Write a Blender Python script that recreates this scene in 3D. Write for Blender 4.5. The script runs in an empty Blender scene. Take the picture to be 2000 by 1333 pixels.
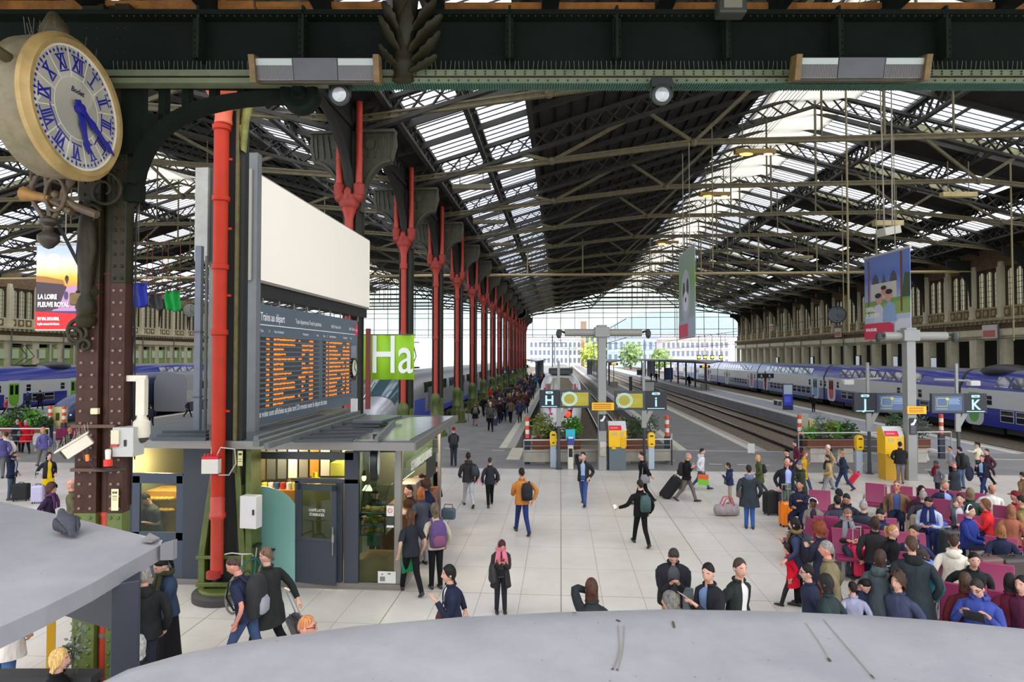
import bpy,math,random
import numpy as np
from mathutils import Vector,Matrix
random.seed(7)
SC=bpy.context.scene
# ---- camera
F=1250.0;PX0,PY0=1000.0,666.5
YAW,PITCH,CAMZ=math.radians(4.346),math.radians(1.398),4.6
cam_d=bpy.data.cameras.new('camera');cam=bpy.data.objects.new('camera',cam_d)
SC.collection.objects.link(cam);SC.camera=cam
cam_d.sensor_width=36.0;cam_d.lens=36.0*F/2000.0
cam_d.clip_start=0.1;cam_d.clip_end=2000
cam.location=(0,0,CAMZ)
cam.rotation_euler=(math.pi/2+PITCH,0,YAW)
# ---- sky
W=bpy.data.worlds.new('sky');SC.world=W;W.use_nodes=True
nt=W.node_tree;nt.nodes.clear()
def wn(t,**k):
 n=nt.nodes.new(t)
 for a,b in k.items():setattr(n,a,b)
 return n
w_out=wn('ShaderNodeOutputWorld');w_bg=wn('ShaderNodeBackground')
w_tc=wn('ShaderNodeTexCoord');w_no=wn('ShaderNodeTexNoise');w_rp=wn('ShaderNodeValToRGB')
w_no.inputs['Scale'].default_value=2.6;w_no.inputs['Detail'].default_value=5.0
w_rp.color_ramp.elements[0].position=0.33;w_rp.color_ramp.elements[0].color=(0.60,0.72,1.0,1)
w_rp.color_ramp.elements[1].position=0.56;w_rp.color_ramp.elements[1].color=(0.97,0.97,1.0,1)
nt.links.new(w_tc.outputs['Generated'],w_no.inputs['Vector'])
nt.links.new(w_no.outputs['Fac'],w_rp.inputs['Fac'])
nt.links.new(w_rp.outputs['Color'],w_bg.inputs['Color'])
nt.links.new(w_bg.outputs['Background'],w_out.inputs['Surface'])
w_bg.inputs['Strength'].default_value=1.75
def sun(name,rot,e,ang,col):
 l=bpy.data.lights.new(name,'SUN');l.energy=e;l.angle=math.radians(ang);l.color=col
 o=bpy.data.objects.new(name,l);o.rotation_euler=[math.radians(a)for a in rot]
 SC.collection.objects.link(o);return o
sun('overcast_daylight',(14,10,0),3.0,110,(1.0,0.98,0.95))
SC.view_settings.view_transform='Standard';SC.view_settings.look='None'
SC.view_settings.exposure=0.28;SC.view_settings.gamma=1.0
try:SC.view_settings.use_curve_mapping=False
except Exception:pass
SC.cycles.max_bounces=8;SC.cycles.diffuse_bounces=4;SC.cycles.glossy_bounces=3
SC.cycles.transparent_max_bounces=12;SC.cycles.caustics_reflective=False;SC.cycles.caustics_refractive=False
SC.cycles.sample_clamp_indirect=6.0
# ---- pixel -> place
cY,sY=math.cos(YAW),math.sin(YAW);cP,sP=math.cos(PITCH),math.sin(PITCH)
FW=Vector((-sY*cP,cY*cP,sP));RT=Vector((cY,sY,0));UP=RT.cross(FW)
EYE=Vector((0,0,CAMZ))
def ray(px,py):return FW+RT*((px-PX0)/F)-UP*((py-PY0)/F)
def at(px,py,z=0.0):
 r=ray(px,py);return EYE+r*((z-CAMZ)/r.z)
def atd(px,py,d):
 r=ray(px,py);return EYE+r*(d/(-sY*r.x+cY*r.y))
def atx(px,py,X):
 r=ray(px,py);return EYE+r*(X/r.x)
def aty(px,py,Y):
 r=ray(px,py);return EYE+r*(Y/r.y)
def fr(l,d,z):return Vector((l*cY-d*sY,l*sY+d*cY,z))
# ---- materials
def lin(c):
 return tuple(((v/255.0)/12.92 if v/255.0<=0.04045 else((v/255.0+0.055)/1.055)**2.4)for v in c[:3])
_M={}
def mat(c,rough=0.7,metal=0.0,emit=0.0,noise=0.0,ns=6.0,alpha=1.0,spec=0.5,trans=0.0,bump=0.0,coat=0.0,name=None):
 key=(tuple(c),rough,metal,emit,noise,ns,alpha,spec,trans,bump,coat)
 if key in _M:return _M[key]
 m=bpy.data.materials.new(name or 'paint_%02x%02x%02x'%tuple(int(v)for v in c[:3]));m.use_nodes=True
 N,L=m.node_tree.nodes,m.node_tree.links
 b=N['Principled BSDF'];col=lin(c)
 b.inputs['Base Color'].default_value=(*col,1);b.inputs['Roughness'].default_value=rough
 b.inputs['Metallic'].default_value=metal;b.inputs['Specular IOR Level'].default_value=spec
 if coat:b.inputs['Coat Weight'].default_value=coat;b.inputs['Coat Roughness'].default_value=0.08
 if emit:b.inputs['Emission Color'].default_value=(*col,1);b.inputs['Emission Strength'].default_value=emit
 if alpha<1:b.inputs['Alpha'].default_value=alpha
 if trans:b.inputs['Transmission Weight'].default_value=trans
 if noise or bump:
  tc=N.new('ShaderNodeTexCoord');no=N.new('ShaderNodeTexNoise')
  no.inputs['Scale'].default_value=ns;no.inputs['Detail'].default_value=6;no.inputs['Roughness'].default_value=0.65
  L.new(tc.outputs['Object'],no.inputs['Vector'])
 if noise:
  r=N.new('ShaderNodeValToRGB');e=r.color_ramp.elements
  e[0].position,e[1].position=0.3,0.7
  e[0].color=(*[max(0,v*(1-noise))for v in col],1);e[1].color=(*[min(1,v*(1+noise))for v in col],1)
  L.new(no.outputs['Fac'],r.inputs['Fac']);L.new(r.outputs['Color'],b.inputs['Base Color'])
  if emit:L.new(r.outputs['Color'],b.inputs['Emission Color'])
 if bump:
  bp=N.new('ShaderNodeBump');bp.inputs['Strength'].default_value=bump;bp.inputs['Distance'].default_value=0.02
  L.new(no.outputs['Fac'],bp.inputs['Height']);L.new(bp.outputs['Normal'],b.inputs['Normal'])
 _M[key]=m;return m
def glass_mat(name,tint=(235,245,245),gloss=0.12,rough=0.03,diff=0.0,fres=0.6):
 m=bpy.data.materials.new(name);m.use_nodes=True;N,L=m.node_tree.nodes,m.node_tree.links
 N.clear();out=N.new('ShaderNodeOutputMaterial');t=N.new('ShaderNodeBsdfTransparent');g=N.new('ShaderNodeBsdfGlossy')
 t.inputs['Color'].default_value=(*lin(tint),1);g.inputs['Roughness'].default_value=rough
 lw=N.new('ShaderNodeLayerWeight');lw.inputs['Blend'].default_value=0.5;pw=N.new('ShaderNodeMath');pw.operation='POWER';pw.inputs[1].default_value=4.0
 ad=N.new('ShaderNodeMath');ad.operation='MULTIPLY_ADD';ad.use_clamp=True;ad.inputs[1].default_value=fres;ad.inputs[2].default_value=gloss
 L.new(lw.outputs['Facing'],pw.inputs[0]);L.new(pw.outputs[0],ad.inputs[0]);mx=N.new('ShaderNodeMixShader')
 L.new(ad.outputs[0],mx.inputs['Fac']);L.new(t.outputs[0],mx.inputs[1]);L.new(g.outputs[0],mx.inputs[2])
 last=mx
 if diff:
  d=N.new('ShaderNodeBsdfTranslucent');d.inputs['Color'].default_value=(*lin(tint),1)
  m2=N.new('ShaderNodeMixShader');m2.inputs['Fac'].default_value=diff
  L.new(mx.outputs[0],m2.inputs[1]);L.new(d.outputs[0],m2.inputs[2]);last=m2
 L.new(last.outputs[0],out.inputs['Surface']);return m
 # ---- mesh building
def rotz(a):return Matrix.Rotation(a,3,'Z')
class MB:
 def __init__(s):s.v=[];s.f=[];s.m=[]
 def add(s,vs,fs,mi=0):
  o=len(s.v);s.v.extend([tuple(p)for p in vs]);s.f.extend([tuple(i+o for i in f)for f in fs]);s.m.extend([mi]*len(fs));return s
 def box(s,c,size,rz=0.0,mi=0,rot=None):
  c=Vector(c);h=[x/2 for x in size];Rm=rot if rot is not None else rotz(rz)
  vs=[c+Rm@Vector((sx*h[0],sy*h[1],sz*h[2]))for sx in(-1,1)for sy in(-1,1)for sz in(-1,1)]
  return s.add(vs,[(0,1,3,2),(4,6,7,5),(0,4,5,1),(2,3,7,6),(0,2,6,4),(1,5,7,3)],mi)
 def bb(s,x0,x1,y0,y1,z0,z1,mi=0):
  return s.box(((x0+x1)/2,(y0+y1)/2,(z0+z1)/2),(abs(x1-x0),abs(y1-y0),abs(z1-z0)),0,mi)
 def bar(s,a,b,w,h=None,mi=0,up=(0,0,1)):
  a,b=Vector(a),Vector(b);d=b-a;L=d.length
  if L<1e-6:return s
  d.normalize();u=Vector(up)
  if abs(d.dot(u))>0.99:u=Vector((0,1,0))
  x=d.cross(u).normalized();z=x.cross(d).normalized();h=h or w
  Rm=Matrix((x,d,z)).transposed()
  return s.box((a+b)/2,(w,L,h),mi=mi,rot=Rm)
 def tube(s,pts,r,n=8,mi=0,cap=True,closed=False):
  pts=[Vector(p)for p in pts];k=len(pts);rs=r if hasattr(r,'__len__')else[r]*k
  vs=[];fs=[];prev=None
  for i,p in enumerate(pts):
   if closed:t=pts[(i+1)%k]-pts[i-1]
   else:t=pts[min(i+1,k-1)]-pts[max(i-1,0)]
   if t.length<1e-9:t=Vector((0,0,1))
   t.normalize()
   if prev is None:
    u=Vector((0,0,1))if abs(t.z)<0.9 else Vector((0,1,0));x=t.cross(u).normalized()
   else:
    x=(prev-t*prev.dot(t))
    x=x.normalized()if x.length>1e-6 else t.orthogonal().normalized()
   prev=x;y=t.cross(x)
   ri=rs[i];ri=ri if hasattr(ri,'__len__')else(ri,ri)
   for j in range(n):
    a=2*math.pi*j/n;vs.append(p+x*(math.cos(a)*ri[0])+y*(math.sin(a)*ri[1]))
  m=k if closed else k-1
  for i in range(m):
   for j in range(n):
    i2=(i+1)%k;fs.append((i*n+j,i*n+(j+1)%n,i2*n+(j+1)%n,i2*n+j))
  if cap and not closed:
   fs.append(tuple(range(n))[::-1]);fs.append(tuple((k-1)*n+j for j in range(n)))
  return s.add(vs,fs,mi)
 def lathe(s,prof,c=(0,0,0),n=16,mi=0,rot=None,ang=None):
  c=Vector(c);vs=[];k=len(prof);full=ang is None;nn=n if full else n+1
  for r,z in prof:
   for j in range(nn):
    a=2*math.pi*j/n if full else ang[0]+(ang[1]-ang[0])*j/n
    p=Vector((r*math.cos(a),r*math.sin(a),z));vs.append(c+(rot@p if rot is not None else p))
  fs=[]
  for i in range(k-1):
   for j in range(n if not full else n):
    j2=(j+1)%n if full else j+1
    fs.append((i*nn+j,i*nn+j2,(i+1)*nn+j2,(i+1)*nn+j))
  if full:
   if prof[0][0]>1e-5:fs.append(tuple(range(n))[::-1])
   if prof[-1][0]>1e-5:fs.append(tuple((k-1)*n+j for j in range(n)))
  return s.add(vs,fs,mi)
 def ball(s,c,r,n=10,mi=0,rot=None):
  r=r if hasattr(r,'__len__')else(r,r,r);c=Vector(c);k=max(4,n//2+1);vs=[];fs=[]
  for i in range(k+1):
   t=math.pi*i/k
   for j in range(n):
    a=2*math.pi*j/n
    p=Vector((math.sin(t)*math.cos(a)*r[0],math.sin(t)*math.sin(a)*r[1],math.cos(t)*r[2]))
    vs.append(c+(rot@p if rot is not None else p))
  for i in range(k):
   for j in range(n):fs.append((i*n+j,(i+1)*n+j,(i+1)*n+(j+1)%n,i*n+(j+1)%n))
  return s.add(vs,fs,mi)
 def prism(s,poly,ext,mi=0):
  """poly: list of 3D points (planar), ext: extrusion vector"""
  e=Vector(ext);a=[Vector(p)for p in poly];n=len(a)
  fs=[tuple(range(n))[::-1],tuple(range(n,2*n))]+[(i,(i+1)%n,n+(i+1)%n,n+i)for i in range(n)]
  return s.add(a+[p+e for p in a],fs,mi)
 def quad(s,a,b,c,d,mi=0):return s.add([a,b,c,d],[(0,1,2,3)],mi)
 def loft(s,rings,mi=0,cap=(True,True),closed=True):
  n=len(rings[0]);vs=[p for r in rings for p in r];fs=[]
  for i in range(len(rings)-1):
   for j in range(n if closed else n-1):
    fs.append((i*n+j,i*n+(j+1)%n,(i+1)*n+(j+1)%n,(i+1)*n+j))
  if closed and cap[0]:fs.append(tuple(range(n))[::-1])
  if closed and cap[1]:fs.append(tuple((len(rings)-1)*n+j for j in range(n)))
  return s.add(vs,fs,mi)
 def mesh(s,name,mats,smooth=None):
  me=bpy.data.meshes.new(name);me.from_pydata(s.v,[],s.f)
  for m in(mats if isinstance(mats,(list,tuple))else[mats]):me.materials.append(m)
  if any(s.m):me.polygons.foreach_set('material_index',s.m)
  if smooth is not None:
   me.polygons.foreach_set('use_smooth',[True]*len(me.polygons))
   if smooth<180:me.set_sharp_from_angle(angle=math.radians(smooth))
  me.update();return me
 def build(s,name,mats,parent=None,smooth=None,loc=None,bev=0.0,rz=0.0):
  o=bpy.data.objects.new(name,s.mesh(name,mats,smooth));SC.collection.objects.link(o)
  if parent is not None:o.parent=parent
  if loc is not None:o.location=loc
  if rz:o.rotation_euler=(0,0,rz)
  if bev:
   md=o.modifiers.new('edge','BEVEL');md.width=bev;md.segments=2;md.limit_method='ANGLE'
  return o
def tag(o,label=None,cat=None,group=None,kind=None):
 if label:o['label']=label
 if cat:o['category']=cat
 if group:o['group']=group
 if kind:o['kind']=kind
 return o
def thing(name,label,cat,loc=(0,0,0),rz=0.0,group=None,kind=None):
 o=bpy.data.objects.new(name,None);SC.collection.objects.link(o);o.empty_display_size=0.1
 o.location=loc;o.rotation_euler=(0,0,rz);return tag(o,label,cat,group,kind)
def struct(o,label=None,cat=None):return tag(o,label,cat,None,'structure')
KIDS={}
def dup(o,loc=None,rz=None,label=None,group=None,parent=None,scale=None):
 c=o.copy();SC.collection.objects.link(c)
 if parent is not None:c.parent=parent
 if loc is not None:c.location=loc
 if rz is not None:c.rotation_euler=(0,0,rz)
 if scale is not None:c.scale=scale
 if label:c['label']=label
 if group:c['group']=group
 for k in list(o.children):
  dup(k,parent=c)
 return c
def text_mesh(txt,size,m,name='lettering',parent=None,align='LEFT',ext=0.0015,sx=1.0,bold=0.0,yal='BOTTOM_BASELINE',shear=0.0):
 cu=bpy.data.curves.new('t','FONT');cu.body=txt;cu.size=size;cu.extrude=ext;cu.align_x=align;cu.align_y=yal
 cu.offset=bold;cu.resolution_u=3;cu.shear=shear
 t=bpy.data.objects.new('t',cu);SC.collection.objects.link(t)
 me=bpy.data.meshes.new_from_object(t)
 bpy.data.objects.remove(t);bpy.data.curves.remove(cu)
 me.materials.clear();me.materials.append(m);me.name=name
 if sx!=1.0:me.transform(Matrix.Diagonal((sx,1,1,1)))
 o=bpy.data.objects.new(name,me);SC.collection.objects.link(o)
 if parent is not None:o.parent=parent
 return o
def frame_mat(origin,xdir,ydir):
 """matrix with local x along xdir, local y along ydir (up on a vertical panel), z = outward"""
 x=Vector(xdir).normalized();y=Vector(ydir).normalized();z=x.cross(y)
 M=Matrix((x,y,z)).transposed().to_4x4();M.translation=Vector(origin);return M
 # ===== the hall
BAY,Y0,NB=7.63,14.0,16
CX,RX,WX=-7.18,14.3,35.6
ZE,ZR=13.5,20.0
YA,YB=Y0-BAY/2,Y0+BAY*(NB-0.5)
LWX,LRX=-58.0,-32.6
M_IRON=mat((44,42,33),0.6,0,0,0.35,3.0)
M_IROND=mat((27,27,23),0.65,0,0,0.3,2.0)
M_IRONL=mat((98,90,62),0.6,0,0,0.3,4.0)
M_GREEN=mat((84,98,42),0.5,0,0,0.25,5.0)
M_RED=mat((176,58,40),0.42,0,0,0.12,3.0)
M_BROWN=mat((62,36,27),0.55,0,0,0.3,6.0,spec=.3)
M_BOARD=mat((34,29,24),0.85,0,0,0.4,1.2)
M_CHEEK=mat((150,146,108),0.7,0,0,0.25,2.0)
M_GLASS=glass_mat('roof_glass',(250,251,254),0.03,0.1,0.05,0.1)
M_PANE=glass_mat('pane_glass',(228,236,232),0.05)
# ---- floors
def floor_mat():
 m=bpy.data.materials.new('white_stone_tiles');m.use_nodes=True;N,L=m.node_tree.nodes,m.node_tree.links;b=N['Principled BSDF']
 tc=N.new('ShaderNodeTexCoord');br=N.new('ShaderNodeTexBrick');br.offset=0.0;br.squash=1.0
 br.inputs['Color1'].default_value=(*lin((206,201,192)),1);br.inputs['Color2'].default_value=(*lin((211,206,198)),1)
 br.inputs['Mortar'].default_value=(*lin((150,146,138)),1);br.inputs['Scale'].default_value=1.0
 br.inputs['Mortar Size'].default_value=0.006;br.inputs['Brick Width'].default_value=0.78;br.inputs['Row Height'].default_value=1.56
 L.new(tc.outputs['Object'],br.inputs['Vector'])
 b2=N.new('ShaderNodeTexBrick');b2.offset=0.0;b2.inputs['Scale'].default_value=1.0;b2.inputs['Color1'].default_value=(1,1,1,1);b2.inputs['Color2'].default_value=(1,1,1,1)
 b2.inputs['Mortar'].default_value=(*lin((196,193,186)),1);b2.inputs['Mortar Size'].default_value=0.010;b2.inputs['Brick Width'].default_value=3.12;b2.inputs['Row Height'].default_value=6.24
 L.new(tc.outputs['Object'],b2.inputs['Vector'])
 no=N.new('ShaderNodeTexNoise');no.inputs['Scale'].default_value=0.5;no.inputs['Detail'].default_value=8;no.inputs['Roughness'].default_value=0.7
 L.new(tc.outputs['Object'],no.inputs['Vector'])
 r=N.new('ShaderNodeValToRGB');r.color_ramp.elements[0].position=0.3;r.color_ramp.elements[0].color=(0.8,0.79,0.77,1);r.color_ramp.elements[1].position=0.65;r.color_ramp.elements[1].color=(1,1,1,1)
 L.new(no.outputs['Fac'],r.inputs['Fac'])
 m1=N.new('ShaderNodeMix');m1.data_type='RGBA';m1.blend_type='MULTIPLY';m1.inputs[0].default_value=1
 m2=N.new('ShaderNodeMix');m2.data_type='RGBA';m2.blend_type='MULTIPLY';m2.inputs[0].default_value=1
 L.new(br.outputs['Color'],m1.inputs[6]);L.new(b2.outputs['Color'],m1.inputs[7]);L.new(m1.outputs[2],m2.inputs[6]);L.new(r.outputs['Color'],m2.inputs[7])
 L.new(m2.outputs[2],b.inputs['Base Color']);b.inputs['Roughness'].default_value=0.34;b.inputs['Specular IOR Level'].default_value=0.35
 return m
KY=26.35
CONC=MB()
CONC.bb(-60,40,-8,KY,-0.6,0.0)
struct(CONC.build('floor',floor_mat()),'white stone tiled floor of the station concourse','floor')
M_ASPH=mat((122,121,119),0.85,0,0,0.16,0.8)
M_ASPH2=mat((140,142,148),0.8,0,0,0.14,0.6)
M_EDGE=mat((196,190,170),0.75,0,0,0.1,1.5)
M_LINE=mat((212,211,204),0.7)
M_BALL=mat((104,92,76),0.95,0,0,0.55,9.0,bump=0.6)
def platform(name,label,x0,x1,y0=32.2,y1=330,edges=(True,True),m=None):
 b=MB();b.bb(x0,x1,y0,y1,-1.0,0.0,0)
 for e,on in zip((x0,x1),edges):
  if on:
   s=1 if e==x0 else-1
   b.bb(e+s*0.42,e+s*0.80,y0,y1,0.0,0.006,1)
   b.bb(e,e+s*0.42,y0,y1,0.0,0.004,2)
 return struct(b.build(name,[m or M_ASPH,M_EDGE,mat((158,155,148),0.8)]),label,'platform')
b=MB();b.bb(-60,40,KY,32.2,-1.0,0.0)
g=struct(b.build('floor',M_ASPH),'grey asphalt strip between the white floor and the platforms','floor')
platform('platform','asphalt platform full of walking travellers beside the column row',-8.4,-2.3,edges=(False,True))
platform('platform','grey platform right of the white train, with shelters far along it',5.4,10.05)
platform('platform','grey platform with a blue totem, in front of the blue double-deck train',17.75,22.2,m=M_ASPH2)
platform('platform','side platform along the right stone wall',32.4,WX,edges=(True,False))
platform('platform','platform at far left beyond the planters',-31.0,-15.6)
platform('platform','side platform along the left stone wall',-47.6,-39.5)
b=MB()
for x0,x1 in((-2.3,5.4),(10.05,17.75),(22.2,32.4),(-15.6,-8.4),(-39.5,-31.0),(-58,-47.6)):b.bb(x0,x1,32.2,330,-1.05,-0.74)
tag(b.build('track_ballast',M_BALL),'brown stone ballast lying between the rails','ballast',None,'stuff')
M_RAIL=mat((150,150,150),0.25,0.9)
M_RAILD=mat((56,48,42),0.8)
def rail(x,y0=33.2,label='steel rail running along the platforms'):
 b=MB();b.bb(x-0.036,x+0.036,y0,330,-0.60,-0.55,0);b.bb(x-0.012,x+0.012,y0,330,-0.72,-0.60,1);b.bb(x-0.07,x+0.07,y0,330,-0.74,-0.72,1)
 o=b.build('rail',[M_RAIL,M_RAILD]);return tag(o,label,'rail','rails of the open tracks')
for x,l in((2.68,'left rail of the empty track beside the white train'),(4.22,'right rail of the empty track beside the white train'),(13.06,'nearest rail of the empty trench before the blue totem platform'),(15.18,'middle rail of the empty trench before the blue totem platform'),(16.75,'farthest rail of the empty trench, under the blue totem platform'),(23.6,'left rail of the track in front of the blue double-deck train'),(25.05,'right rail of the track in front of the blue double-deck train')):rail(x,label=l)
# painted lines on the asphalt
def strip(p,q,w,lab):
 p,q=Vector(p),Vector(q);b=MB();b.bar((p.x,p.y,0.004),(q.x,q.y,0.004),w,0.008)
 struct(b.build('road_marking',M_LINE),lab,'floor marking')
strip(at(1320,880),at(1560,884),0.07,'white line across the asphalt in front of the trench')
strip(at(1920,897),at(2010,899),0.07,'white line across the asphalt at far right')
for x0,x1,y in((868,895,876),(898,918,878),(960,985,880),(1385,1410,907),(1440,1458,908),(1492,1504,909),(1806,1830,918),(1300,1320,900)):
 strip(at(x0,y),at(x1,y+0.6),0.06,'short white dash on the asphalt strip')
b=MB();p=at(1000,884);b.bb(p.x-0.1,p.x+0.5,p.y-2.2,32.25,0,0.006)
struct(b.build('road_marking',M_EDGE),'pale edge strip running to the left of the white train','floor marking')
b=MB();b.bb(-60,40,KY-0.14,KY+0.02,-0.02,0.004)
struct(b.build('trim_1',mat((150,148,144),0.7)),'grey kerb line where the white tiles end','kerb')
# ---- roof
def slope(x,xe,xr,zr):return ZE+(zr-ZE)*(x-xe)/(xr-xe)
def panel(name,xa,xb,ya,yb,f,mats,label,dz=0.0,bars=None,th=0.03,mi=0):
 """sloping sheet between xa and xb; bars: spacing of glazing bars running up the slope"""
 b=MB();za,zb=f(xa)+dz,f(xb)+dz
 b.prism([(xa,ya,za),(xa,yb,za),(xb,yb,zb),(xb,ya,zb)],(0,0,th),0)
 o=struct(b.build(name,mats[0]),label,'roof')
 if bars:
  b=MB();n=int((yb-ya)/bars)
  for i in range(n+1):
   y=ya+(yb-ya)*i/n;b.bar((xa,y,za-0.03),(xb,y,zb-0.03),0.028,0.05)
  n2=max(1,int(abs(xb-xa)/2.2))
  for i in range(n2+1):
   x=xa+(xb-xa)*i/n2;b.bar((x,ya,f(x)+dz-0.08),(x,yb,f(x)+dz-0.08),0.10 if 0<i<n2 else 0.2,0.16)
  k=b.build('glazing_bar',mats[1],o)
 return o
def lattice(b,p,q,depth,n,w=0.10,mi=0,up=(0,0,-1)):
 """two chords and crossed bars between p and q, hanging by depth along up"""
 p,q,u=Vector(p),Vector(q),Vector(up)*depth
 b.bar(p,q,w*1.6,w,mi);b.bar(p+u,q+u,w*1.6,w,mi)
 for i in range(n):
  a,c=p.lerp(q,i/n),p.lerp(q,(i+1)/n)
  b.bar(a,c+u,w*0.8,0.05,mi);b.bar(a+u,c,w*0.8,0.05,mi)
def make_nave(xe,xr,xw,zr,zt,side,lab):
 """xe column valley, xr ridge, xw outer wall; side=+1 right nave, -1 left nave"""
 s=1 if xr>xe else-1
 f1=lambda x:slope(x,xe,xr,zr)
 ZW=ZE+0.1
 f2=lambda x:zr+(ZW-zr)*(x-xr)/(xw-xr)
 X=lambda d:xe+s*d
 wid=abs(xr-xe);wr=abs(xw-xr);sc=wid/21.48;r2=wr/21.3
 M_SHEET=bpy.data.materials.get('ridge_sheet')
 if M_SHEET is None:
  M_SHEET=glass_mat('ridge_sheet',(172,168,156),0.02,0.4,0.93)
 gl=dict(first=None)
 # long boarded areas
 panel('ceiling',X(5.95*sc),X(17.9*sc),YA,YB,f1,[M_BOARD],'dark boarded roof slope of the '+lab)
 panel('ceiling',X(0),X(1.3),YA,YB,f1,[M_BOARD],'dark boarded strip above the valley of the '+lab)
 # glazing by the bay (copies share their mesh)
 def per_bay(xa,xb,f,ya,yb,dz,label,cheeks=False):
  o=panel('skylight',xa,xb,ya,yb,f,[M_GLASS,M_IROND],label,dz,bars=0.5)
  if cheeks:
   b=MB()
   for y in(ya,yb):b.prism([(xa,y,f(xa)),(xb,y,f(xb)),(xb,y,f(xb)+dz),(xa,y,f(xa)+dz)],(0,0.06,0))
   b.build('cheek_board',M_CHEEK,o)
  for k in range(1,NB):
   c=dup(o);c.location.y=BAY*k
 y1=YA
 per_bay(X(1.3),X(3.55*sc),f1,y1+0.15,y1+BAY-0.15,0,'lower glazed band of the %s beside the column row'%lab)
 per_bay(X(3.7*sc),X(5.9*sc),f1,y1+0.15,y1+BAY-0.15,0,'upper glazed band of the %s beside the column row'%lab)
 per_bay(X(17.9*sc),X(18.7*sc),f1,y1+0.3,y1+BAY-0.3,0,'narrow glazed strip below the ridge of the '+lab)
 W_=lambda d:xr+s*d*r2
 per_bay(W_(2.3),W_(5.1),f2,y1+0.15,y1+BAY-0.15,0,'glazed band next to the white ridge sheeting of the '+lab)
 per_bay(W_(5.4),W_(14.8),f2,y1+BAY*0.26,y1+BAY*0.80,0.45,'raised glazed lantern across the outer slope of the '+lab,True)
 per_bay(W_(16.0),W_(18.4),f2,y1+0.6,y1+BAY-0.6,0,'low glazed band above the outer wall of the '+lab)
 o=panel('ceiling',W_(5.4),W_(14.8),YA-BAY*0.20,YA+BAY*0.26,f2,[M_BOARD],'dark roof boards between the lanterns of the '+lab)
 for k in range(1,NB+1):c=dup(o);c.location.y=BAY*k
 panel('ceiling',W_(14.8),W_(16.0),YA,YB,f2,[M_BOARD if s>0 else M_GLASS],'strip below the lanterns of the '+lab)  # left hall: boards swapped for glass to let extra daylight onto its wall
 panel('ceiling',W_(18.4),xw+s*0.4,YA,YB,f2,[M_BOARD if s>0 else M_GLASS],'roof strip above the outer wall of the '+lab)  # left hall glass added here too, to brighten the wall below
 # white sheeting hung under the ridge, sagging between the trusses
 rings=[]
 nY=NB*6
 for i in range(nY+1):
  y=YA+(YB-YA)*i/nY;sag=0.22*abs(math.sin(math.pi*i/6))
  row=[]
  for j in range(9):
   t=j/8;x=xr+s*(-2.9*sc+(5.2*t)*(0.5*sc+0.5*r2));base=(f1(x)if(x-xr)*s<0 else f2(x))
   row.append((x,y,min(base,zr-0.55)-0.25-sag*math.sin(math.pi*t)+0.05*math.sin(i*1.7+j)))
  rings.append(row)
 b=MB();b.loft(rings,closed=False)
 o=struct(b.build('ceiling',M_SHEET,None,60),'white protective sheeting hung under the ridge of the '+lab,'sheeting')
 b=MB()
 for j in range(7):
  x=xr+s*(-2.9+j*0.28)*sc;b.tube([(x,YA,f1(x)-0.95),(x,YB,f1(x)-0.95)],0.018,4)
 b.build('ridge_cable',M_IRONL,o)
 # purlins
 for d,nm in((3.62*sc,f1),(5.92*sc,f1),(1.25,f1)):
  b=MB();x=X(d);lattice(b,(x,YA,f1(x)-0.1),(x,YB,f1(x)-0.1),0.55,NB*9,0.13)
  struct(b.build('ceiling_purlin',M_IRON),'long lattice purlin in the %s'%lab,'purlin')
 b=MB();x=W_(5.25);lattice(b,(x,YA,f2(x)-0.05),(x,YB,f2(x)-0.05),0.95,NB*9,0.16)
 struct(b.build('ceiling_purlin',M_IRON),'deep lattice purlin right below the ridge glazing of the '+lab,'purlin')
 for d in(10.1,15.4,18.6):
  b=MB();x=W_(d);lattice(b,(x,YA,f2(x)-0.1),(x,YB,f2(x)-0.1),0.75,NB*8,0.12)
  struct(b.build('ceiling_purlin',M_IRON),'lattice purlin across the lanterns of the '+lab,'purlin')
 b=MB();n=16
 for i in range(n):
  x=X((6.3+i*0.73)*sc);b.bar((x,YA,f1(x)-0.05),(x,YB,f1(x)-0.05),0.09,0.16)
 struct(b.build('ceiling_purlin',M_IROND),'plain purlins under the dark boards of the '+lab,'purlin')
 # one truss, then copies
 b=MB()
 zE=ZE-0.25
 lattice(b,(X(0.2),Y0,zE),(xr,Y0,zr-0.45),0.85,26,0.15)
 lattice(b,(xr,Y0,zr-0.45),(xw-s*0.1,Y0,ZW-0.35),0.85,26,0.15)
 for dy in(-BAY/3,BAY/3):
  b.bar((X(0.2),Y0+dy,zE),(xr,Y0+dy,zr-0.4),0.10,0.26);b.bar((xr,Y0+dy,zr-0.4),(xw,Y0+dy,ZW-0.3),0.10,0.26)
 t1,t2,z1=X(13.2*sc),xw-s*12.6*r2,zt
 A=(X(0.1),Y0,12.85);B=(t1,Y0,z1);C=(t2,Y0,z1);D=(xw-s*0.1,Y0,12.7)
 for p,q in((A,B),(B,C),(C,D)):
  p,q=Vector(p),Vector(q)
  b.bar(p+Vector((0,0,0.09)),q+Vector((0,0,0.09)),0.16,0.07,1);b.bar(p-Vector((0,0,0.09)),q-Vector((0,0,0.09)),0.16,0.07,1);b.bar(p,q,0.05,0.14,1)
 lw=lambda x:(f1(x)if(x-xr)*s<0 else f2(x))-1.2
 q1=X(6.8*sc);zq=12.85+(z1-12.85)*(6.8/13.2)
 for tx,tz,ends in((q1,zq,(5.4,10.2)),(t1,z1,(11.2,16.4))):
  for e in ends:x=X(e*sc);b.bar((tx,Y0,tz),(x,Y0,lw(x)),0.13,0.15,1)
  b.ball((tx,Y0,tz),0.2,8,1)
 q2=xw-s*6.4*r2;zq2=12.7+(z1-12.7)*(6.4/12.6)
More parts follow.
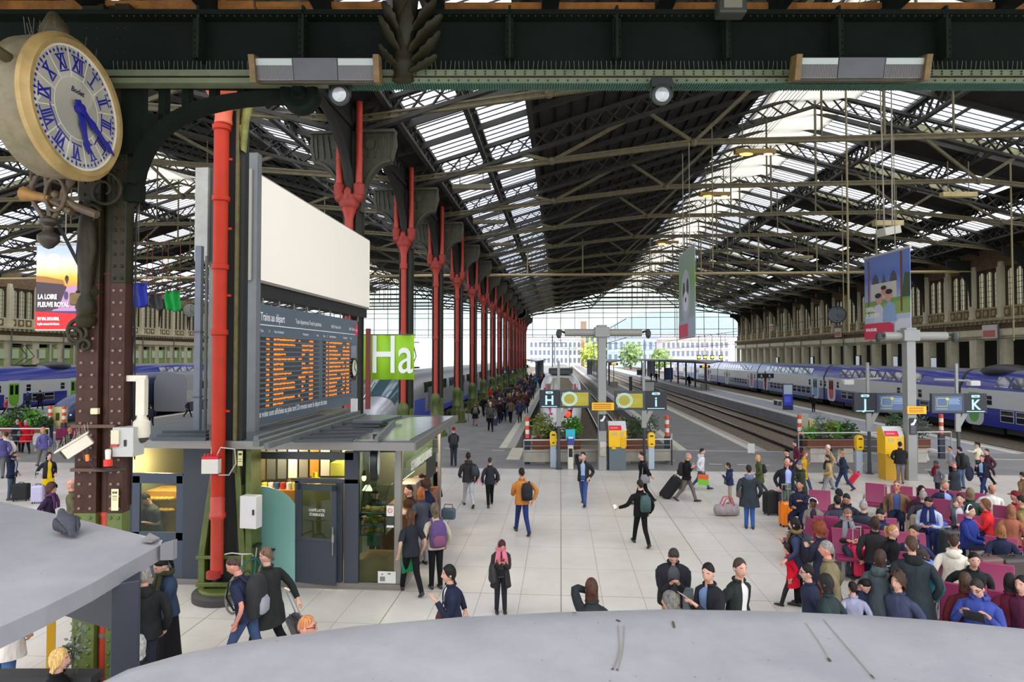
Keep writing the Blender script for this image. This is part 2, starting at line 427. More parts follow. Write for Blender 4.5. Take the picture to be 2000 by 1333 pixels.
 for tx,tz,ends in((t2,z1,(10.6,16.0)),(q2,zq2,(5.0,9.2))):
  for e in ends:x=xw-s*e*r2;b.bar((tx,Y0,tz),(x,Y0,lw(x)),0.13,0.15,1)
  b.ball((tx,Y0,tz),0.2,8,1)
 for tx in(t1+(t2-t1)*0.33,t1+(t2-t1)*0.66):b.bar((tx,Y0,z1),(tx,Y0,lw(tx)),0.07,0.07,1)
 b.bar((xr,Y0,z1),(xr,Y0,zr-0.5),0.10,0.10,1)
 t=struct(b.build('ceiling_truss',[M_IRON,M_IRONL]),'iron roof truss spanning the '+lab,'roof truss')
 for k in range(1,NB):c=dup(t);c.location.y=BAY*k
make_nave(CX,RX,WX,ZR,14.3,1,'right hall')
make_nave(CX,LRX,LWX,20.8,14.3,-1,'left hall')
# ---- cast iron columns between the two halls
def column(x,y,first=None):
 if first is not None:
  return dup(first,(x,y,0))
 t=thing('column','dark iron column with red rain pipes and a green base, in the row beside the platform','column',(x,y,0),kind='structure')
 b=MB()
 for sx in(-1,1):b.bb(sx*0.22-0.03,sx*0.22+0.03,-0.3,0.3,0.15,13.2)
 b.bb(-0.2,0.2,0.0,0.12,0.15,13.2);b.bb(-0.3,0.3,0.28,0.34,0.15,13.2);b.bb(-0.3,0.3,-0.1,-0.06,10.6,13.2)
 b.build('shaft',M_IRON,t)
 b=MB();b.lathe([(0.62,0),(0.62,0.18),(0.5,0.22),(0.46,0.9),(0.40,1.0),(0.38,2.2)],n=8)
 b.build('pedestal',M_GREEN,t,30)
 b=MB();b.lathe([(0.2,0.2),(0.2,1.1),(0.25,1.15),(0.25,1.3),(0.17,1.4),(0.17,1.9),(0.24,2.0),(0.26,2.3),(0.2,2.42),(0.13,2.5)],(0,-0.42,0),12)
 b.build('pipe_base',M_GREEN,t,40)
 b=MB();b.lathe([(0.125,2.4),(0.125,5.6),(0.15,5.62),(0.15,5.75),(0.125,5.78),(0.125,8.6),(0.17,8.65),(0.17,8.85),(0.14,8.9),(0.15,9.3),(0.24,9.6),(0.28,9.7)],(0,-0.42,0),12)
 b.build('rain_pipe',M_RED,t,40)
 b=MB();b.lathe([(0.28,9.65),(0.36,9.8),(0.30,9.95),(0.25,10.1)],(0,-0.42,0),10)
 for sx in(-1,1):
  b.ball((sx*0.3,-0.42,10.05),(0.22,0.2,0.22),8)
  b.lathe([(0.19,10.1),(0.2,10.45),(0.15,10.5)],(sx*0.34,-0.42,0),10)
 b.ball((0,-0.58,10.15),(0.14,0.1,0.2),8)
 b.build('pipe_capital',mat((150,48,34),0.5,0,0,0.2,6),t,60)
 for sx in(-1,1):
  b=MB();b.tube([(sx*0.34,-0.42,10.4),(sx*0.34,-0.42,13.4)],0.12,10)
  b.lathe([(0.135,11.3),(0.135,11.36)],(sx*0.34,-0.42,0),10);b.lathe([(0.135,12.3),(0.135,12.36)],(sx*0.34,-0.42,0),10)
  b.build('forked_pipe',M_RED,t,40)
 for sx in(-1,1):
  b=MB();pts=[]
  for i in range(9):
   a=math.pi/2*i/8;pts.append((sx*(0.3+1.05*(1-math.cos(a))),0.0,9.6+1.75*math.sin(a)))
  poly=[(sx*0.25,-0.04,12.4),(sx*0.25,-0.04,9.6)]+[(p[0],-0.04,p[2])for p in pts]+[(sx*1.45,-0.04,11.6),(sx*1.45,-0.04,12.4)]
  b.prism(poly if sx>0 else poly[::-1],(0,0.08,0))
  b.tube(pts,[(0.09,0.2)]*len(pts),6)
  b.bb(sx*0.2,sx*1.5,-0.2,0.2,12.34,12.44);b.tube([(sx*1.45,0,12.4),(sx*1.47,0,11.9),(sx*1.35,0,11.35)],[0.07,0.1,0.07],6)
  for a in range(5):b.bar((sx*(0.3+0.24*a),-0.07,11.5),(sx*(0.5+0.2*a),-0.07,12.3),0.05,0.04)
  b.lathe([(0.0,-0.02),(0.17,0.0),(0.17,0.04),(0.1,0.04)],(sx*0.62,-0.06,11.95),10,rot=Matrix.Rotation(math.pi/2,3,'X'))
  b.build('bracket',mat((66,64,48),0.6,0,0,0.3,5),t,40)
 b=MB()
 for sy in(-1,1):
  pts=[(0,sy*(0.35+3.4*(1-math.cos(math.pi/2*i/8))),9.9+2.5*math.sin(math.pi/2*i/8))for i in range(9)]
  b.prism([(-0.05,p[1],p[2])for p in pts]+[(-0.05,sy*0.3,13.3),(-0.05,sy*0.3,9.9)],(0.1,0,0));b.tube(pts,[(0.16,0.07)]*9,6)
 b.build('arcade_bracket',M_IROND,t,40)
 b=MB();b.tube([(0.75*math.cos(a*math.pi/6),0.75*math.sin(a*math.pi/6),0.85)for a in range(12)],0.022,6,closed=True)
 for a in range(6):b.tube([(0.75*math.cos(a*math.pi/3),0.75*math.sin(a*math.pi/3),z)for z in(0,0.85)],0.02,5)
 b.build('guard_ring',M_GREEN,t)
 return t
col0=column(CX,Y0+BAY)
for k in range(2,NB):column(CX,Y0+BAY*k,col0)
b=MB();lattice(b,(CX,Y0-2,13.35),(CX,YB,13.35),0.85,NB*12,0.16);b.bb(CX-0.5,CX+0.5,Y0-2,YB,13.3,13.75)
struct(b.build('ceiling_beam',M_IROND),'iron valley girder carried by the column row','girder')
# ---- stone walls
M_STONE=mat((206,198,166),0.85,0,0,0.14,1.2)
M_STONED=mat((164,150,112),0.85,0,0,0.3,3.0)
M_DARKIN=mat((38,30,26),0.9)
M_FRIEZE=mat((112,90,64),0.85,0,0,0.35,4.0)
M_WIN=glass_mat('facade_pane',(178,178,162),0.06,0.1,0.6)
def wall(side,wx,y0,n,bw,mats,dy,labw,labn):
 """one bay of facade and its window, then copies along the hall. local frame: face at x=0, room on the -x side"""
 stone,pan,lower=mats
 b=MB()
 b.bb(-0.12,0.5,-bw/2,-bw/2+0.55,0,6.3,0)
 b.bb(0.35,0.8,-bw/2,-bw/2+1.1,0,6.3,0)
 b.bb(-0.1,0.5,bw/2-0.35,bw/2,0,6.3,0)
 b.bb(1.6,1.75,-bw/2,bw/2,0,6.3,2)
 b.bb(0.0,1.7,-bw/2,bw/2,6.0,6.3,0)
 b.bb(-0.3,1.75,-bw/2,bw/2,6.3,6.85,0);b.bb(-0.12,1.7,-bw/2,bw/2,6.85,7.55,3)
 b.bb(-0.62,1.7,-bw/2,bw/2,7.55,7.75,1)
 for i in range(6):b.bb(-0.5,0,-bw/2+(i+.3)*bw/6,-bw/2+(i+.7)*bw/6,7.3,7.55,1)
 b.bb(0,0.5,-bw/2,bw/2,7.7,8.7,1)
 for i in range(3):
  yy=-bw/2+0.55+(i+.5)*(bw-0.6)/3;b.box((-0.02,yy,8.2),(0.06,0.75,0.72),mi=3);b.ball((-0.04,yy,8.2),(0.05,0.22,0.25),8,1)
 b.bb(-0.28,0.5,-bw/2-0.25,-bw/2+0.25,7.7,11.9,0);b.bb(-0.2,0.5,-bw/2-0.2,-bw/2+0.2,11.9,12.3,0)
 b.bb(-0.32,0.5,-bw/2-0.3,-bw/2+0.3,7.7,8.0,0)
 b.bb(0.05,0.5,-bw/2,bw/2,11.9,13.7,3)
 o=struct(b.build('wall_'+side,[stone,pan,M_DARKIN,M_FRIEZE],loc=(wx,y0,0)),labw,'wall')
 if dy:o.rotation_euler=(0,0,math.pi)
 w=thing('window_1',labn,'window',(wx,y0,0),math.pi if dy else 0,kind='structure')
 b=MB();ww=bw-0.55;b.bb(0.22,0.25,-bw/2+0.25,bw/2-0.25,8.7,11.9);b.build('pane',M_WIN,w)
 b=MB()
 for i in range(4):yy=-bw/2+0.3+i*(bw-0.6)/3;b.bb(0.08,0.3,yy-0.07,yy+0.07,8.7,11.9)
 for i in range(3):
  c=-bw/2+0.3+(i+.5)*(bw-0.6)/3;h=(bw-0.6)/6
  pts=[(0.12,c-h+0.05,11.9),(0.12,c-h+0.05,11.2)]+[(0.12,c+h*math.cos(a)*0.93,11.25+0.45*math.sin(a))for a in[math.pi*j/8 for j in range(8,-1,-1)]]+[(0.12,c+h-0.05,11.9)]
  b.prism(pts,(0.12,0,0))
  for j in(1,2):b.bb(0.17,0.21,c-h+j*h*2/3-0.014,c-h+j*h*2/3+0.014,8.7,11.6)
 for z in(9.15,9.6,10.05,10.5,10.95):b.bb(0.17,0.21,-bw/2+0.3,bw/2-0.3,z-0.018,z+0.018)
 b.build('window_frame',mat((72,50,40),0.7),w)
 r=thing('trim_1','dark curved iron bracket carrying the roof in front of the %s wall'%side,'roof bracket',(wx,y0-bw/2,0),math.pi if dy else 0,kind='structure')
 b=MB();pts=[(-0.3,0,8.9)]
 for i in range(9):a=math.pi/2*i/8;pts.append((-0.35-1.9*(1-math.cos(a)),0,9.6+2.7*math.sin(a)))
 b.prism([(p[0],-0.12,p[2])for p in pts]+[(-2.25,-0.12,12.9),(-0.3,-0.12,12.9)],(0,0.24,0))
 b.build('bracket_plate',M_IROND,r)
 pp=thing('trim_2','grey drain pipe running down the %s wall'%side,'drain pipe',(wx,y0+bw/2,0),math.pi if dy else 0,kind='structure')
 b=MB();b.tube([(-0.36,0.0,0),(-0.36,0.0,7.5)],0.07,8);b.build('pipe',mat((120,118,110),0.6),pp)
 for k in range(1,n):
  dup(o,(wx,y0+bw*k,0));c=dup(w,(wx,y0+bw*k,0));c.name='window_%d'%(k+1)
  if k%2==0:dup(r,(wx,y0+bw*k-bw/2,0));dup(pp,(wx,y0+bw*k+bw/2,0))
wall('right',WX,38.5,27,3.55,(M_STONE,M_STONED,M_DARKIN),False,'stone arcade wall with carved panels, along the right side of the hall','triple arched window high in the right stone wall')
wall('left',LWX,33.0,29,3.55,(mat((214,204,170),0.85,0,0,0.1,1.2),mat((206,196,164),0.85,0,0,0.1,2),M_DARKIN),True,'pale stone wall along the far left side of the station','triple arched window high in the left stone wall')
# green lower panels of the left wall
b=MB();b.bb(LWX-0.3,LWX+0.02,33,134,2.2,5.6);o=struct(b.build('trim_3',mat((148,168,96),0.8,0,0,0.1,1)),'light green panelling low on the left wall','panelling')
b=MB()
for k in range(28):
 y=34.8+3.55*k;b.bb(LWX+0.02,LWX+0.1,y-1.2,y+1.2,4.4,5.4,0);b.bb(LWX+0.02,LWX+0.12,y-1.75,y-1.5,2.0,6.0,1)
b.build('glazed_panel',[mat((196,214,170),0.3),mat((196,192,172),0.8)],o)
# ---- far gable
b=MB();gy=YB
def gable(xe,xr,xw,zr,lab):
 b=MB()
 for x in np.arange(xe+1.4,xw if xw>xe else xe,2.9)if xw>xe else np.arange(xw+1.4,xe,2.9):
  f=slope(x,xe,xr,zr)if abs(x-xe)<abs(xr-xe)else zr+(ZE-zr)*(x-xr)/(xw-xr)
  b.bb(x-0.05,x+0.05,gy,gy+0.12,8.6,f)
 for z in(9.1,10.2,12.6,13.6,14.6,15.6,16.6,17.6):
  xs=sorted((xe,xw));
  if z>ZE:
   t=(z-ZE)/(zr-ZE);xs=sorted((xe+(xr-xe)*t,xw+(xr-xw)*t))
  b.bb(xs[0],xs[1],gy,gy+0.12,z-0.05,z+0.05)
 lattice(b,(xe,gy,9.1),(xw,gy,9.1),0.55,70,0.1)
 o=struct(b.build('wall_far',M_IROND),'iron glazing bars of the far gable screen of the '+lab,'gable')
 b=MB();b.prism([(xe,gy+0.06,9.1),(xw,gy+0.06,9.1),(xw,gy+0.06,ZE),(xr,gy+0.06,zr),(xe,gy+0.06,ZE)],(0,0.015,0))
 b.build('gable_pane',M_PANE,o)
gable(CX,RX,WX,ZR,'right hall');gable(CX,LRX,LWX,20.8,'left hall')
# ---- outside, beyond the gable
M_GROUND=mat((176,172,164),0.95,0,0,0.1,0.3)
b=MB();b.bb(-300,400,330,900,-1.2,-0.9);struct(b.build('ground',M_GROUND),'pale open ground beyond the station','ground')
b=MB();b.bb(-300,-58,33,330,-1.2,-0.9);b.bb(WX+2,300,33,330,-1.2,-0.9);struct(b.build('ground',M_GROUND),'pale ground on both sides beyond the station walls','ground')
# ===== foreground girder, clock and kiosk roofs
def lz(px,py,d):
 p=atd(px,py,d);return(p.x*cY+p.y*sY,p.z)
def fbox(b,x0,x1,y0,y1,d0,d1,mi=0,dref=None):
 """box upright and square to the hall front: pixel edges read at depth dref (default its front)"""
 dr=dref or d0;xm,ym=(x0+x1)/2,(y0+y1)/2
 l0,l1=lz(x0,ym,dr)[0],lz(x1,ym,dr)[0];z0,z1=lz(xm,y1,dr)[1],lz(xm,y0,dr)[1]
 return b.box(fr((l0+l1)/2,(d0+d1)/2,(z0+z1)/2),(l1-l0,d1-d0,z1-z0),YAW,mi)
M_GIRD=mat((15,24,17),0.75,0,0,0.3,1.5,spec=.15)
M_GIRD2=mat((22,33,22),0.7,0,0,0.3,2.5,spec=.2)
M_PALE=mat((104,112,82),0.55,0,0,0.2,4)
M_TRAY=mat((62,100,82),0.5,0.2,0,0.15,3)
M_OLIVE=mat((42,38,20),0.55,0,0,0.4,5,spec=.3)
M_RIVET=mat((40,44,32),0.5)
g=thing('trim_4','dark green riveted girder crossing the top of the view','girder',fr(0,8,8.5),kind='structure')
def gadd(b,name,mats,smooth=None):
 o=b.build(name,mats,None,smooth);o.parent=g;o.matrix_parent_inverse=g.matrix_world.inverted()if False else Matrix.Translation(-Vector(g.location));return o
b=MB();fbox(b,-400,2500,22,140,8.2,8.3);gadd(b,'web_plate',M_GIRD)
b=MB();fbox(b,-400,2500,136,148,8.0,8.15);gadd(b,'upper_angle',M_PALE)
b=MB();fbox(b,-400,2500,152,162,7.97,8.14);gadd(b,'lower_angle',M_PALE)
b=MB();fbox(b,-400,2500,148,152,8.06,8.15);fbox(b,-400,2500,18,27,8.0,8.4);gadd(b,'flange',M_GIRD)
b=MB();fbox(b,670,2500,161.5,163,7.97,8.16)
for i in range(365):
 x=672+i*5;fbox(b,x,x+2.6,162.5,164.5,7.955,8.16)
gadd(b,'ribbed_tray',M_TRAY)
b=MB()
for i in range(62):
 x=812+i*19.4
 for yy in(139.5,144.5):b.ball(atd(x,yy,7.99),0.012,6)
 b.ball(atd(x+6,157,7.96),0.012,6)
for i in range(130):
 b.ball(atd(220+i*14,31,7.99),0.011,6)
gadd(b,'rivets',M_RIVET)
b=MB()
for x in(385,590,995,1205,1420,1640,1850):
 fbox(b,x-8,x+8,20,112,8.1,8.25);fbox(b,x-2,x+3,10,112,8.0,8.2)
 for yy in(60,72,84,96,108):
  for dx in(-6,7):b.ball(atd(x+dx,yy,8.09),0.012,6)
gadd(b,'stiffener',M_GIRD2)
b=MB()
for i in range(200):
 x=222+i*9
 if 480<x<830 and x<745 or 1540<x<1815:pass
 b.bar(atd(x,137,8.05),atd(x+random.uniform(-2,2),119,8.02),0.004)
gadd(b,'bird_spikes',M_PALE)
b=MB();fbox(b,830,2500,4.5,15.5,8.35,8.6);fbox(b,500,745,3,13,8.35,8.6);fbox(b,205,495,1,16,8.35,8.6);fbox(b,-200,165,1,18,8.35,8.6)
gadd(b,'timber_board',mat((160,104,44),0.7,0,0,0.45,4))  # orange of warm lamplight put into the wood colour
# ceiling of the concourse over the viewpoint
b=MB()
for i in range(18):
 l=-13+i*1.5;b.box(fr(l,6.2,9.32),(0.22,4.4,0.3),YAW,1)
b.box(fr(0,6.2,9.55),(28,4.6,0.14),YAW,0)
struct(b.build('ceiling',[M_BOARD,M_GIRD]),'dark ceiling of the concourse in front of the girder','ceiling')
# acanthus ornament on the girder
t=thing('wall_ornament','carved iron acanthus ornament on the dark girder','ornament',fr(-1.34,7.9,7.9))
b=MB();T0=Vector(t.location)
def rel(p):return p-T0
prof=[]
for i,(yy,w)in enumerate(((0,26),(25,24),(50,22),(75,19),(100,17),(118,22),(130,24),(140,18),(158,22),(164,10))):
 c=rel(atd(792-yy*0.03,yy,7.95));r=w*7.95/1250;prof.append((c,r))
rings=[]
for c,r in prof:
 rings.append([c+RT*(math.cos(a)*r)+Vector((-FW.x,-FW.y,0))*(math.sin(a)*r*0.7)for a in[2*math.pi*j/14 for j in range(14)]])
b.loft(rings[::-1]);b.build('core',M_OLIVE,t,60)
for k,(x0,y0,x1,y1,x2,y2,w)in enumerate(((800,100,835,60,862,30,.09),(804,120,842,95,858,62,.08),(805,60,838,20,850,0,.08),(780,100,755,65,742,32,.08),(776,60,758,25,748,4,.08),(800,140,835,125,852,108,.07),(778,128,752,112,742,88,.07),(792,90,790,40,800,4,.07))):
 b=MB();n=9;pts=[];rs=[]
 for i in range(n):
  s=i/(n-1);px=(1-s)**2*x0+2*s*(1-s)*x1+s*s*x2;py=(1-s)**2*y0+2*s*(1-s)*y1+s*s*y2
  pts.append(rel(atd(px,py,7.9-0.18*s+0.1*s*s)));rs.append((w*(0.5+math.sin(math.pi*min(1,s*1.05))*0.8)*(1.15 if i%2 else 0.85),w*0.32))
 b.tube(pts,rs,8);b.build('leaf',M_OLIVE,t,60)
 # fluorescent fittings
def strip_light(x0,x1,y0,y1,lab,skew):
 t=thing('ceiling_light',lab,'light',atd((x0+x1)/2,(y0+y1)/2,7.7));T0=Vector(t.location)
 L=(x1-x0)*7.7/1250;H=(y1-y0)*7.7/1250
 rot=Matrix.Rotation(YAW,3,'Z')@Matrix.Rotation(math.radians(14),3,'X')
 b=MB();b.box((0,0.05,0),(L,0.14,H*1.15),rot=rot);b.build('housing',mat((60,54,36),0.6,0,0,0.3,5),t,bev=0.008)
 for sx in(-1,1):
  b=MB();b.box(rot@Vector((sx*L*0.32,-0.03,0)),(L*0.29,0.02,H*1.0),rot=rot)
  k=b.build('diffuser',mat((110,108,106),0.35),t)
  b=MB();b.box(rot@Vector((sx*L*0.32,-0.042,H*0.32)),(L*0.28,0.015,H*0.3),rot=rot);b.build('reflector',mat((170,178,168),0.3),k)
  b=MB()
  for i in range(24):b.box(rot@Vector((sx*L*0.32+(i/23-.5)*L*0.28,-0.043,-H*0.15)),(0.006,0.01,H*0.62),rot=rot)
  b.build('louvre',mat((110,108,104),0.4),k)
 b=MB();b.box(rot@Vector((0,-0.035,0)),(L*0.34,0.02,H),rot=rot);b.build('cover_plate',mat((84,84,84),0.45,0.3,0,0.15,3),t)
 for sx in(-1,1):
  b=MB();b.box(rot@Vector((sx*(L/2-0.03),-0.01,0)),(0.07,0.18,H*1.25),rot=rot);b.build('end_cap',mat((112,90,48),0.6,0,0,0.35,8),t)
 b=MB()
 for sx in(-1,1):b.box((sx*L*0.3*cY,sx*L*0.3*sY+0.3,0.05),(0.03,0.5,0.03),YAW)
 b.build('mounting_arm',M_GIRD,t)
strip_light(492,744,116,157,'long louvred strip light on the girder left of the carved ornament',0)
strip_light(1547,1810,115,153,'long louvred strip light at the right end of the girder',0)
def floodlight(px,py,lab,r=18):
 t=thing('floodlight',lab,'light',atd(px,py,7.9));R=r*7.9/1250;rx=Matrix.Rotation(YAW,3,'Z')@Matrix.Rotation(math.radians(100),3,'X')
 b=MB();b.lathe([(0.03,-0.24),(R*.6,-0.2),(R,-0.06),(R*1.12,0.0),(R*1.12,0.03),(R*0.95,0.04)],n=20,rot=rx);b.build('housing',mat((38,44,36),0.45),t,40)
 b=MB();b.lathe([(0.0,0.055),(R*.6,0.05),(R*.93,0.03)],n=20,rot=rx);b.build('lens',mat((176,180,178),0.15,0.3,0,0.3,8),t,60)
 b=MB();b.box(Vector((0,0.02,R*1.35)),(0.26,0.1,0.11),YAW);b.box(Vector((-R*1.15,0.0,R*.6)),(0.02,0.04,0.2),YAW);b.box(Vector((R*1.15,0,R*.6)),(0.02,0.04,0.2),YAW)
 b.build('yoke',mat((28,34,28),0.5),t)
floodlight(664,186,'round floodlight under the left strip light')
floodlight(1292,186,'round floodlight under the middle of the girder')
t=thing('floodlight','small square floodlight at the top edge of the girder','light',atd(1427,16,7.7))
b=MB();b.box((0,0,0),(0.34,0.2,0.2),YAW);b.build('housing',mat((58,60,50),0.5),t,bev=0.02)
b=MB();b.box((0.0,-0.105,-0.0),(0.22,0.02,0.1),YAW);b.build('lens',mat((128,124,110),0.3),t)
# arched spandrel between the clock column and the girder
b=MB();arc=[]
for i in range(15):
 s=i/14;px=262+340*s**1.9;py=395-205*(1-(1-s)**2.4);arc.append((px,py))
poly=[atd(x,y,8.25)for x,y in arc]+[atd(602,150,8.25),atd(240,150,8.25),atd(240,395,8.25)]
hole_th=fr(0,0.1,0)
o=t=thing('trim_5','arched iron spandrel between the clock column and the girder','spandrel',(0,0,0),kind='structure')
# strips leaving openings: ribs + chords
for a,c in zip(arc[:-1],arc[1:]):b.bar(atd(*a,8.25),atd(*c,8.25),0.22,0.12)
b.bar(atd(240,157,8.25),atd(620,165,8.25),0.14,0.16)
fbox(b,236,276,150,300,8.2,8.35)
for x,yt in((316,250),(362,212),(415,196),(470,190),(530,186)):
 fbox(b,x-7,x+7,158,yt+6,8.2,8.32)
b.prism([atd(276,222,8.2),atd(322,222,8.2),atd(300,262,8.2),atd(276,330,8.2)][::-1],fr(0,0.1,0)-Vector((0,0,0)))
b.build('arch_plate',M_GIRD,t,30)
b=MB();rr=Matrix.Rotation(YAW,3,'Z')@Matrix.Rotation(math.pi/2,3,'X');c=atd(583,180,8.1)
b.lathe([(0.03,0.02),(0.08,0.05),(0.11,0.0),(0.2,0.03),(0.25,0.0),(0.25,-0.16),(0.14,-0.16)],c,20,rot=rr);b.build('boss',M_GIRD,t,40)
# clock column --
t=thing('column','heavy riveted iron column carrying the big clock','column',fr(-5.49,8.5,0),YAW,kind='structure')
k=8.5/1250
def cl(px):return(px-1000)*8.2/1250+5.49
M_RIV2=mat((130,108,92),0.45)
def zc(py):return lz(195,py,8.3)[1]
for(x0,x1,nm)in((147,190,'left_flange'),(212,241,'right_flange')):
 for z0,z1,m,nn in((0,2.6,M_GREEN,0),(2.6,5.55,M_BROWN,1),(5.55,9.2,M_OLIVE,2)):
  b=MB();b.bb(cl(x0),cl(x1),-0.28,-0.1,z0,z1);kk=b.build('flange_plate',m,t,bev=0.006)
  b=MB();z=z0+0.06
  while z<z1-0.04:
   for fx in(0.25,0.75):
    b.ball((cl(x0+(x1-x0)*fx),-0.285,z),(0.021,0.018,0.021),8)
   z+=0.155
  b.build('rivets',M_RIV2 if nn==1 else m,kk,60)
b=MB();b.bb(cl(178),cl(222),-0.1,0.1,0,9.2);b.build('web_plate',M_IROND,t)
for z0,z1,m in((0,1.55,M_RED),(1.55,2.6,M_RED),(2.6,5.7,M_BROWN),(5.7,9.2,M_OLIVE)):
 b=MB();b.lathe([(0.072,z0),(0.072,z1)],(cl(201),-0.16,0),14);b.lathe([(0.082,z1-0.05),(0.082,z1-0.01)],(cl(201),-0.16,0),14)
 b.build('rain_pipe',m,t,40)
for z in(1.0,2.02,2.1):
 b=MB();b.lathe([(0.08,z),(0.08,z+0.05)],(cl(201),-0.16,0),14);b.build('pipe_clamp',mat((170,170,165),0.3,0.8),t,40)
b=MB()
for py in(831,915):b.box((cl(188),-0.32,zc(py)),(0.56,0.05,0.04))
b.build('clamp_bar',mat((92,66,52),0.6),t)
b=MB();b.tube([(cl(242),-0.1,zc(990)),(cl(244),-0.1,zc(800)),(cl(240),-0.1,zc(700)),(cl(246),-0.1,zc(600)),(cl(243),-0.1,zc(430)),(cl(252),-0.1,zc(380))],0.012,6)
b.tube([(cl(250),-0.12,zc(900)),(cl(246),-0.12,zc(560)),(cl(248),-0.12,zc(400))],0.01,6);b.build('cable',mat((22,22,22),0.5),t)
b=MB()
b.lathe([(0.02,4.95),(0.10,5.0),(0.13,5.08),(0.08,5.14),(0.12,5.22),(0.10,5.32),(0.07,5.4),(0.08,5.6),(0.12,5.9),(0.10,6.3),(0.06,6.6)],(cl(170),-0.33,0),12)
b.build('cast_baluster',M_OLIVE,t,50)
def spiral(c,r0,turns,a0,dirn=1,n=30,axis='x'):
 pts=[]
 for i in range(n):
  s=i/(n-1);a=a0+dirn*turns*2*math.pi*s;r=r0*(1-0.78*s)
  pts.append((c[0]+r*math.cos(a),c[1],c[2]+r*math.sin(a)))
 return pts
for(px,py,r,turns,a0,dr)in((205,378,0.24,1.4,1.4,-1),(178,425,0.14,1.3,0.3,1),(160,650,0.16,1.4,1.8,1),(172,676,0.09,1.3,3.5,-1),(165,590,0.10,1.2,0,1),(150,660,0.13,1.2,2.0,-1)):
 b=MB();pts=spiral((cl(px),-0.36,zc(py)),r,turns,a0,dr);b.tube(pts,[0.026*(1.1-0.5*i/29)for i in range(30)],8);b.build('scroll',M_OLIVE,t,60)
for px,y0,y1,w in((167,575,600,0.15),(168,560,585,0.17),(167,600,620,0.16)):
 b=MB();b.lathe([(w*.6,zc(y1)),(w,zc((y0+y1)/2)),(w*.7,zc(y0))],(cl(px),-0.22,0),12);b.build('moulding',M_OLIVE,t,50)
b=MB();b.box((cl(155),-0.3,zc(587)),(0.16,0.2,0.16));b.build('cast_block',mat((110,90,46),0.55,0,0,0.3,8),t,bev=0.02)
b=MB();pts=[(cl(x),-0.36,zc(y))for x,y in((152,425),(150,412),(158,406),(170,420),(178,450),(183,490),(180,520),(168,545))]
b.tube(pts,[0.05,0.05,0.055,0.06,0.07,0.06,0.04,0.03],8);b.build('curled_leaf',M_OLIVE,t,60)
b=MB();b.bar((cl(160),-0.36,zc(525)),(cl(118),-0.55,zc(415)),0.04);b.build('stay',M_IROND,t)
# the clock -------
nl,nd=math.sin(math.radians(88)),-math.cos(math.radians(88))
nrm=RT*nl+Vector((-sY,cY,0))*nd
cc=atd(150,213,7.3);xd=Vector((0,0,1)).cross(nrm)
CM=frame_mat(cc,xd,(0,0,1));R=0.70
clk=thing('wall_clock','large round clock with blue roman numerals and a yellowed round case','clock');clk.matrix_world=CM
M_CASE=mat((164,138,84),0.55,0,0,0.3,3.0);M_CASE2=mat((120,110,84),0.6,0,0,0.35,3.5)
M_FACE=mat((205,204,198),0.4);M_BLUE=mat((30,34,140),0.35);M_FL=mat((232,228,208),0.5)
b=MB();b.lathe([(R*0.97,-0.46),(R*1.1,-0.42),(R*1.12,-0.2),(R*1.1,-0.08)],n=56);b.build('drum',M_CASE2,clk,40)
b=MB();b.lathe([(R*1.1,-0.1),(R*1.16,-0.06),(R*1.16,-0.01),(R*1.09,0.02),(R*1.07,0.05),(R*1.0,0.045),(R*0.985,0.0)],n=56);b.build('bezel',M_CASE,clk,40)
b=MB();b.lathe([(0.0,0.0),(R,0.0)][::-1],n=56);b.v=[(x,y,z)for x,y,z in b.v];b.build('dial',M_FACE,clk)
b=MB();b.lathe([(R*0.99,0.004),(R*0.99,0.012),(R*0.955,0.012),(R*0.955,0.004)],n=56)
b.lathe([(R*0.505,0.002),(R*0.505,0.006),(R*0.495,0.006),(R*0.495,0.002)],n=48)
for i in range(12):
 a=math.pi/12+i*math.pi/6;b.bar((R*0.5*math.sin(a),R*0.5*math.cos(a),0.003),(R*0.96*math.sin(a),R*0.96*math.cos(a),0.003),0.01,0.006)
for a in(0.05,1.15,-0.75,-2.0,3.1,2.35):b.bar((0,0,0.002),(R*0.5*math.sin(a),R*0.5*math.cos(a),0.002),0.008,0.004)
b.build('dial_lines',M_FL,clk)
b=MB()
for i in range(60):
 a=i*math.pi/30;c=Vector((R*0.9*math.sin(a),R*0.9*math.cos(a),0.004))
 if i%5:b.lathe([(0.0,0.003),(0.017,0.0)][::-1],c,8)
 else:
  u=Vector((math.sin(a),math.cos(a),0));v=Vector((math.cos(a),-math.sin(a),0))
  b.prism([c+u*0.045,c+v*0.014,c-u*0.045,c-v*0.014][::-1],(0,0,0.003))
b.build('minute_dots',M_BLUE,clk)
for i,s in enumerate(('XII','I','II','III','IIII','V','VI','VII','VIII','IX','X','XI')):
 a=i*math.pi/6;o=text_mesh(s,0.215,M_BLUE,'numeral',clk,'CENTER',0.002,0.62 if len(s)<4 else 0.56,0.008,'CENTER')
 o.location=(R*0.71*math.sin(a),R*0.71*math.cos(a),0.004);o.rotation_euler=(0,0,-a)
 b=MB();n=len(s);w=(0.06+0.05*n)*(0.9 if n>1 else 1)
 for sg in(-1,1):b.bb(-w/2*1.1,w/2*1.1,sg*0.085-0.007,sg*0.085+0.007,0.0,0.004)
 b.build('serif',M_BLUE,o)
o=text_mesh('Bodet',0.085,mat((30,30,60),0.4),'lettering',clk,'CENTER',0.001,1.0,0.003,'CENTER',0.25);o.location=(0,R*0.29,0.004)
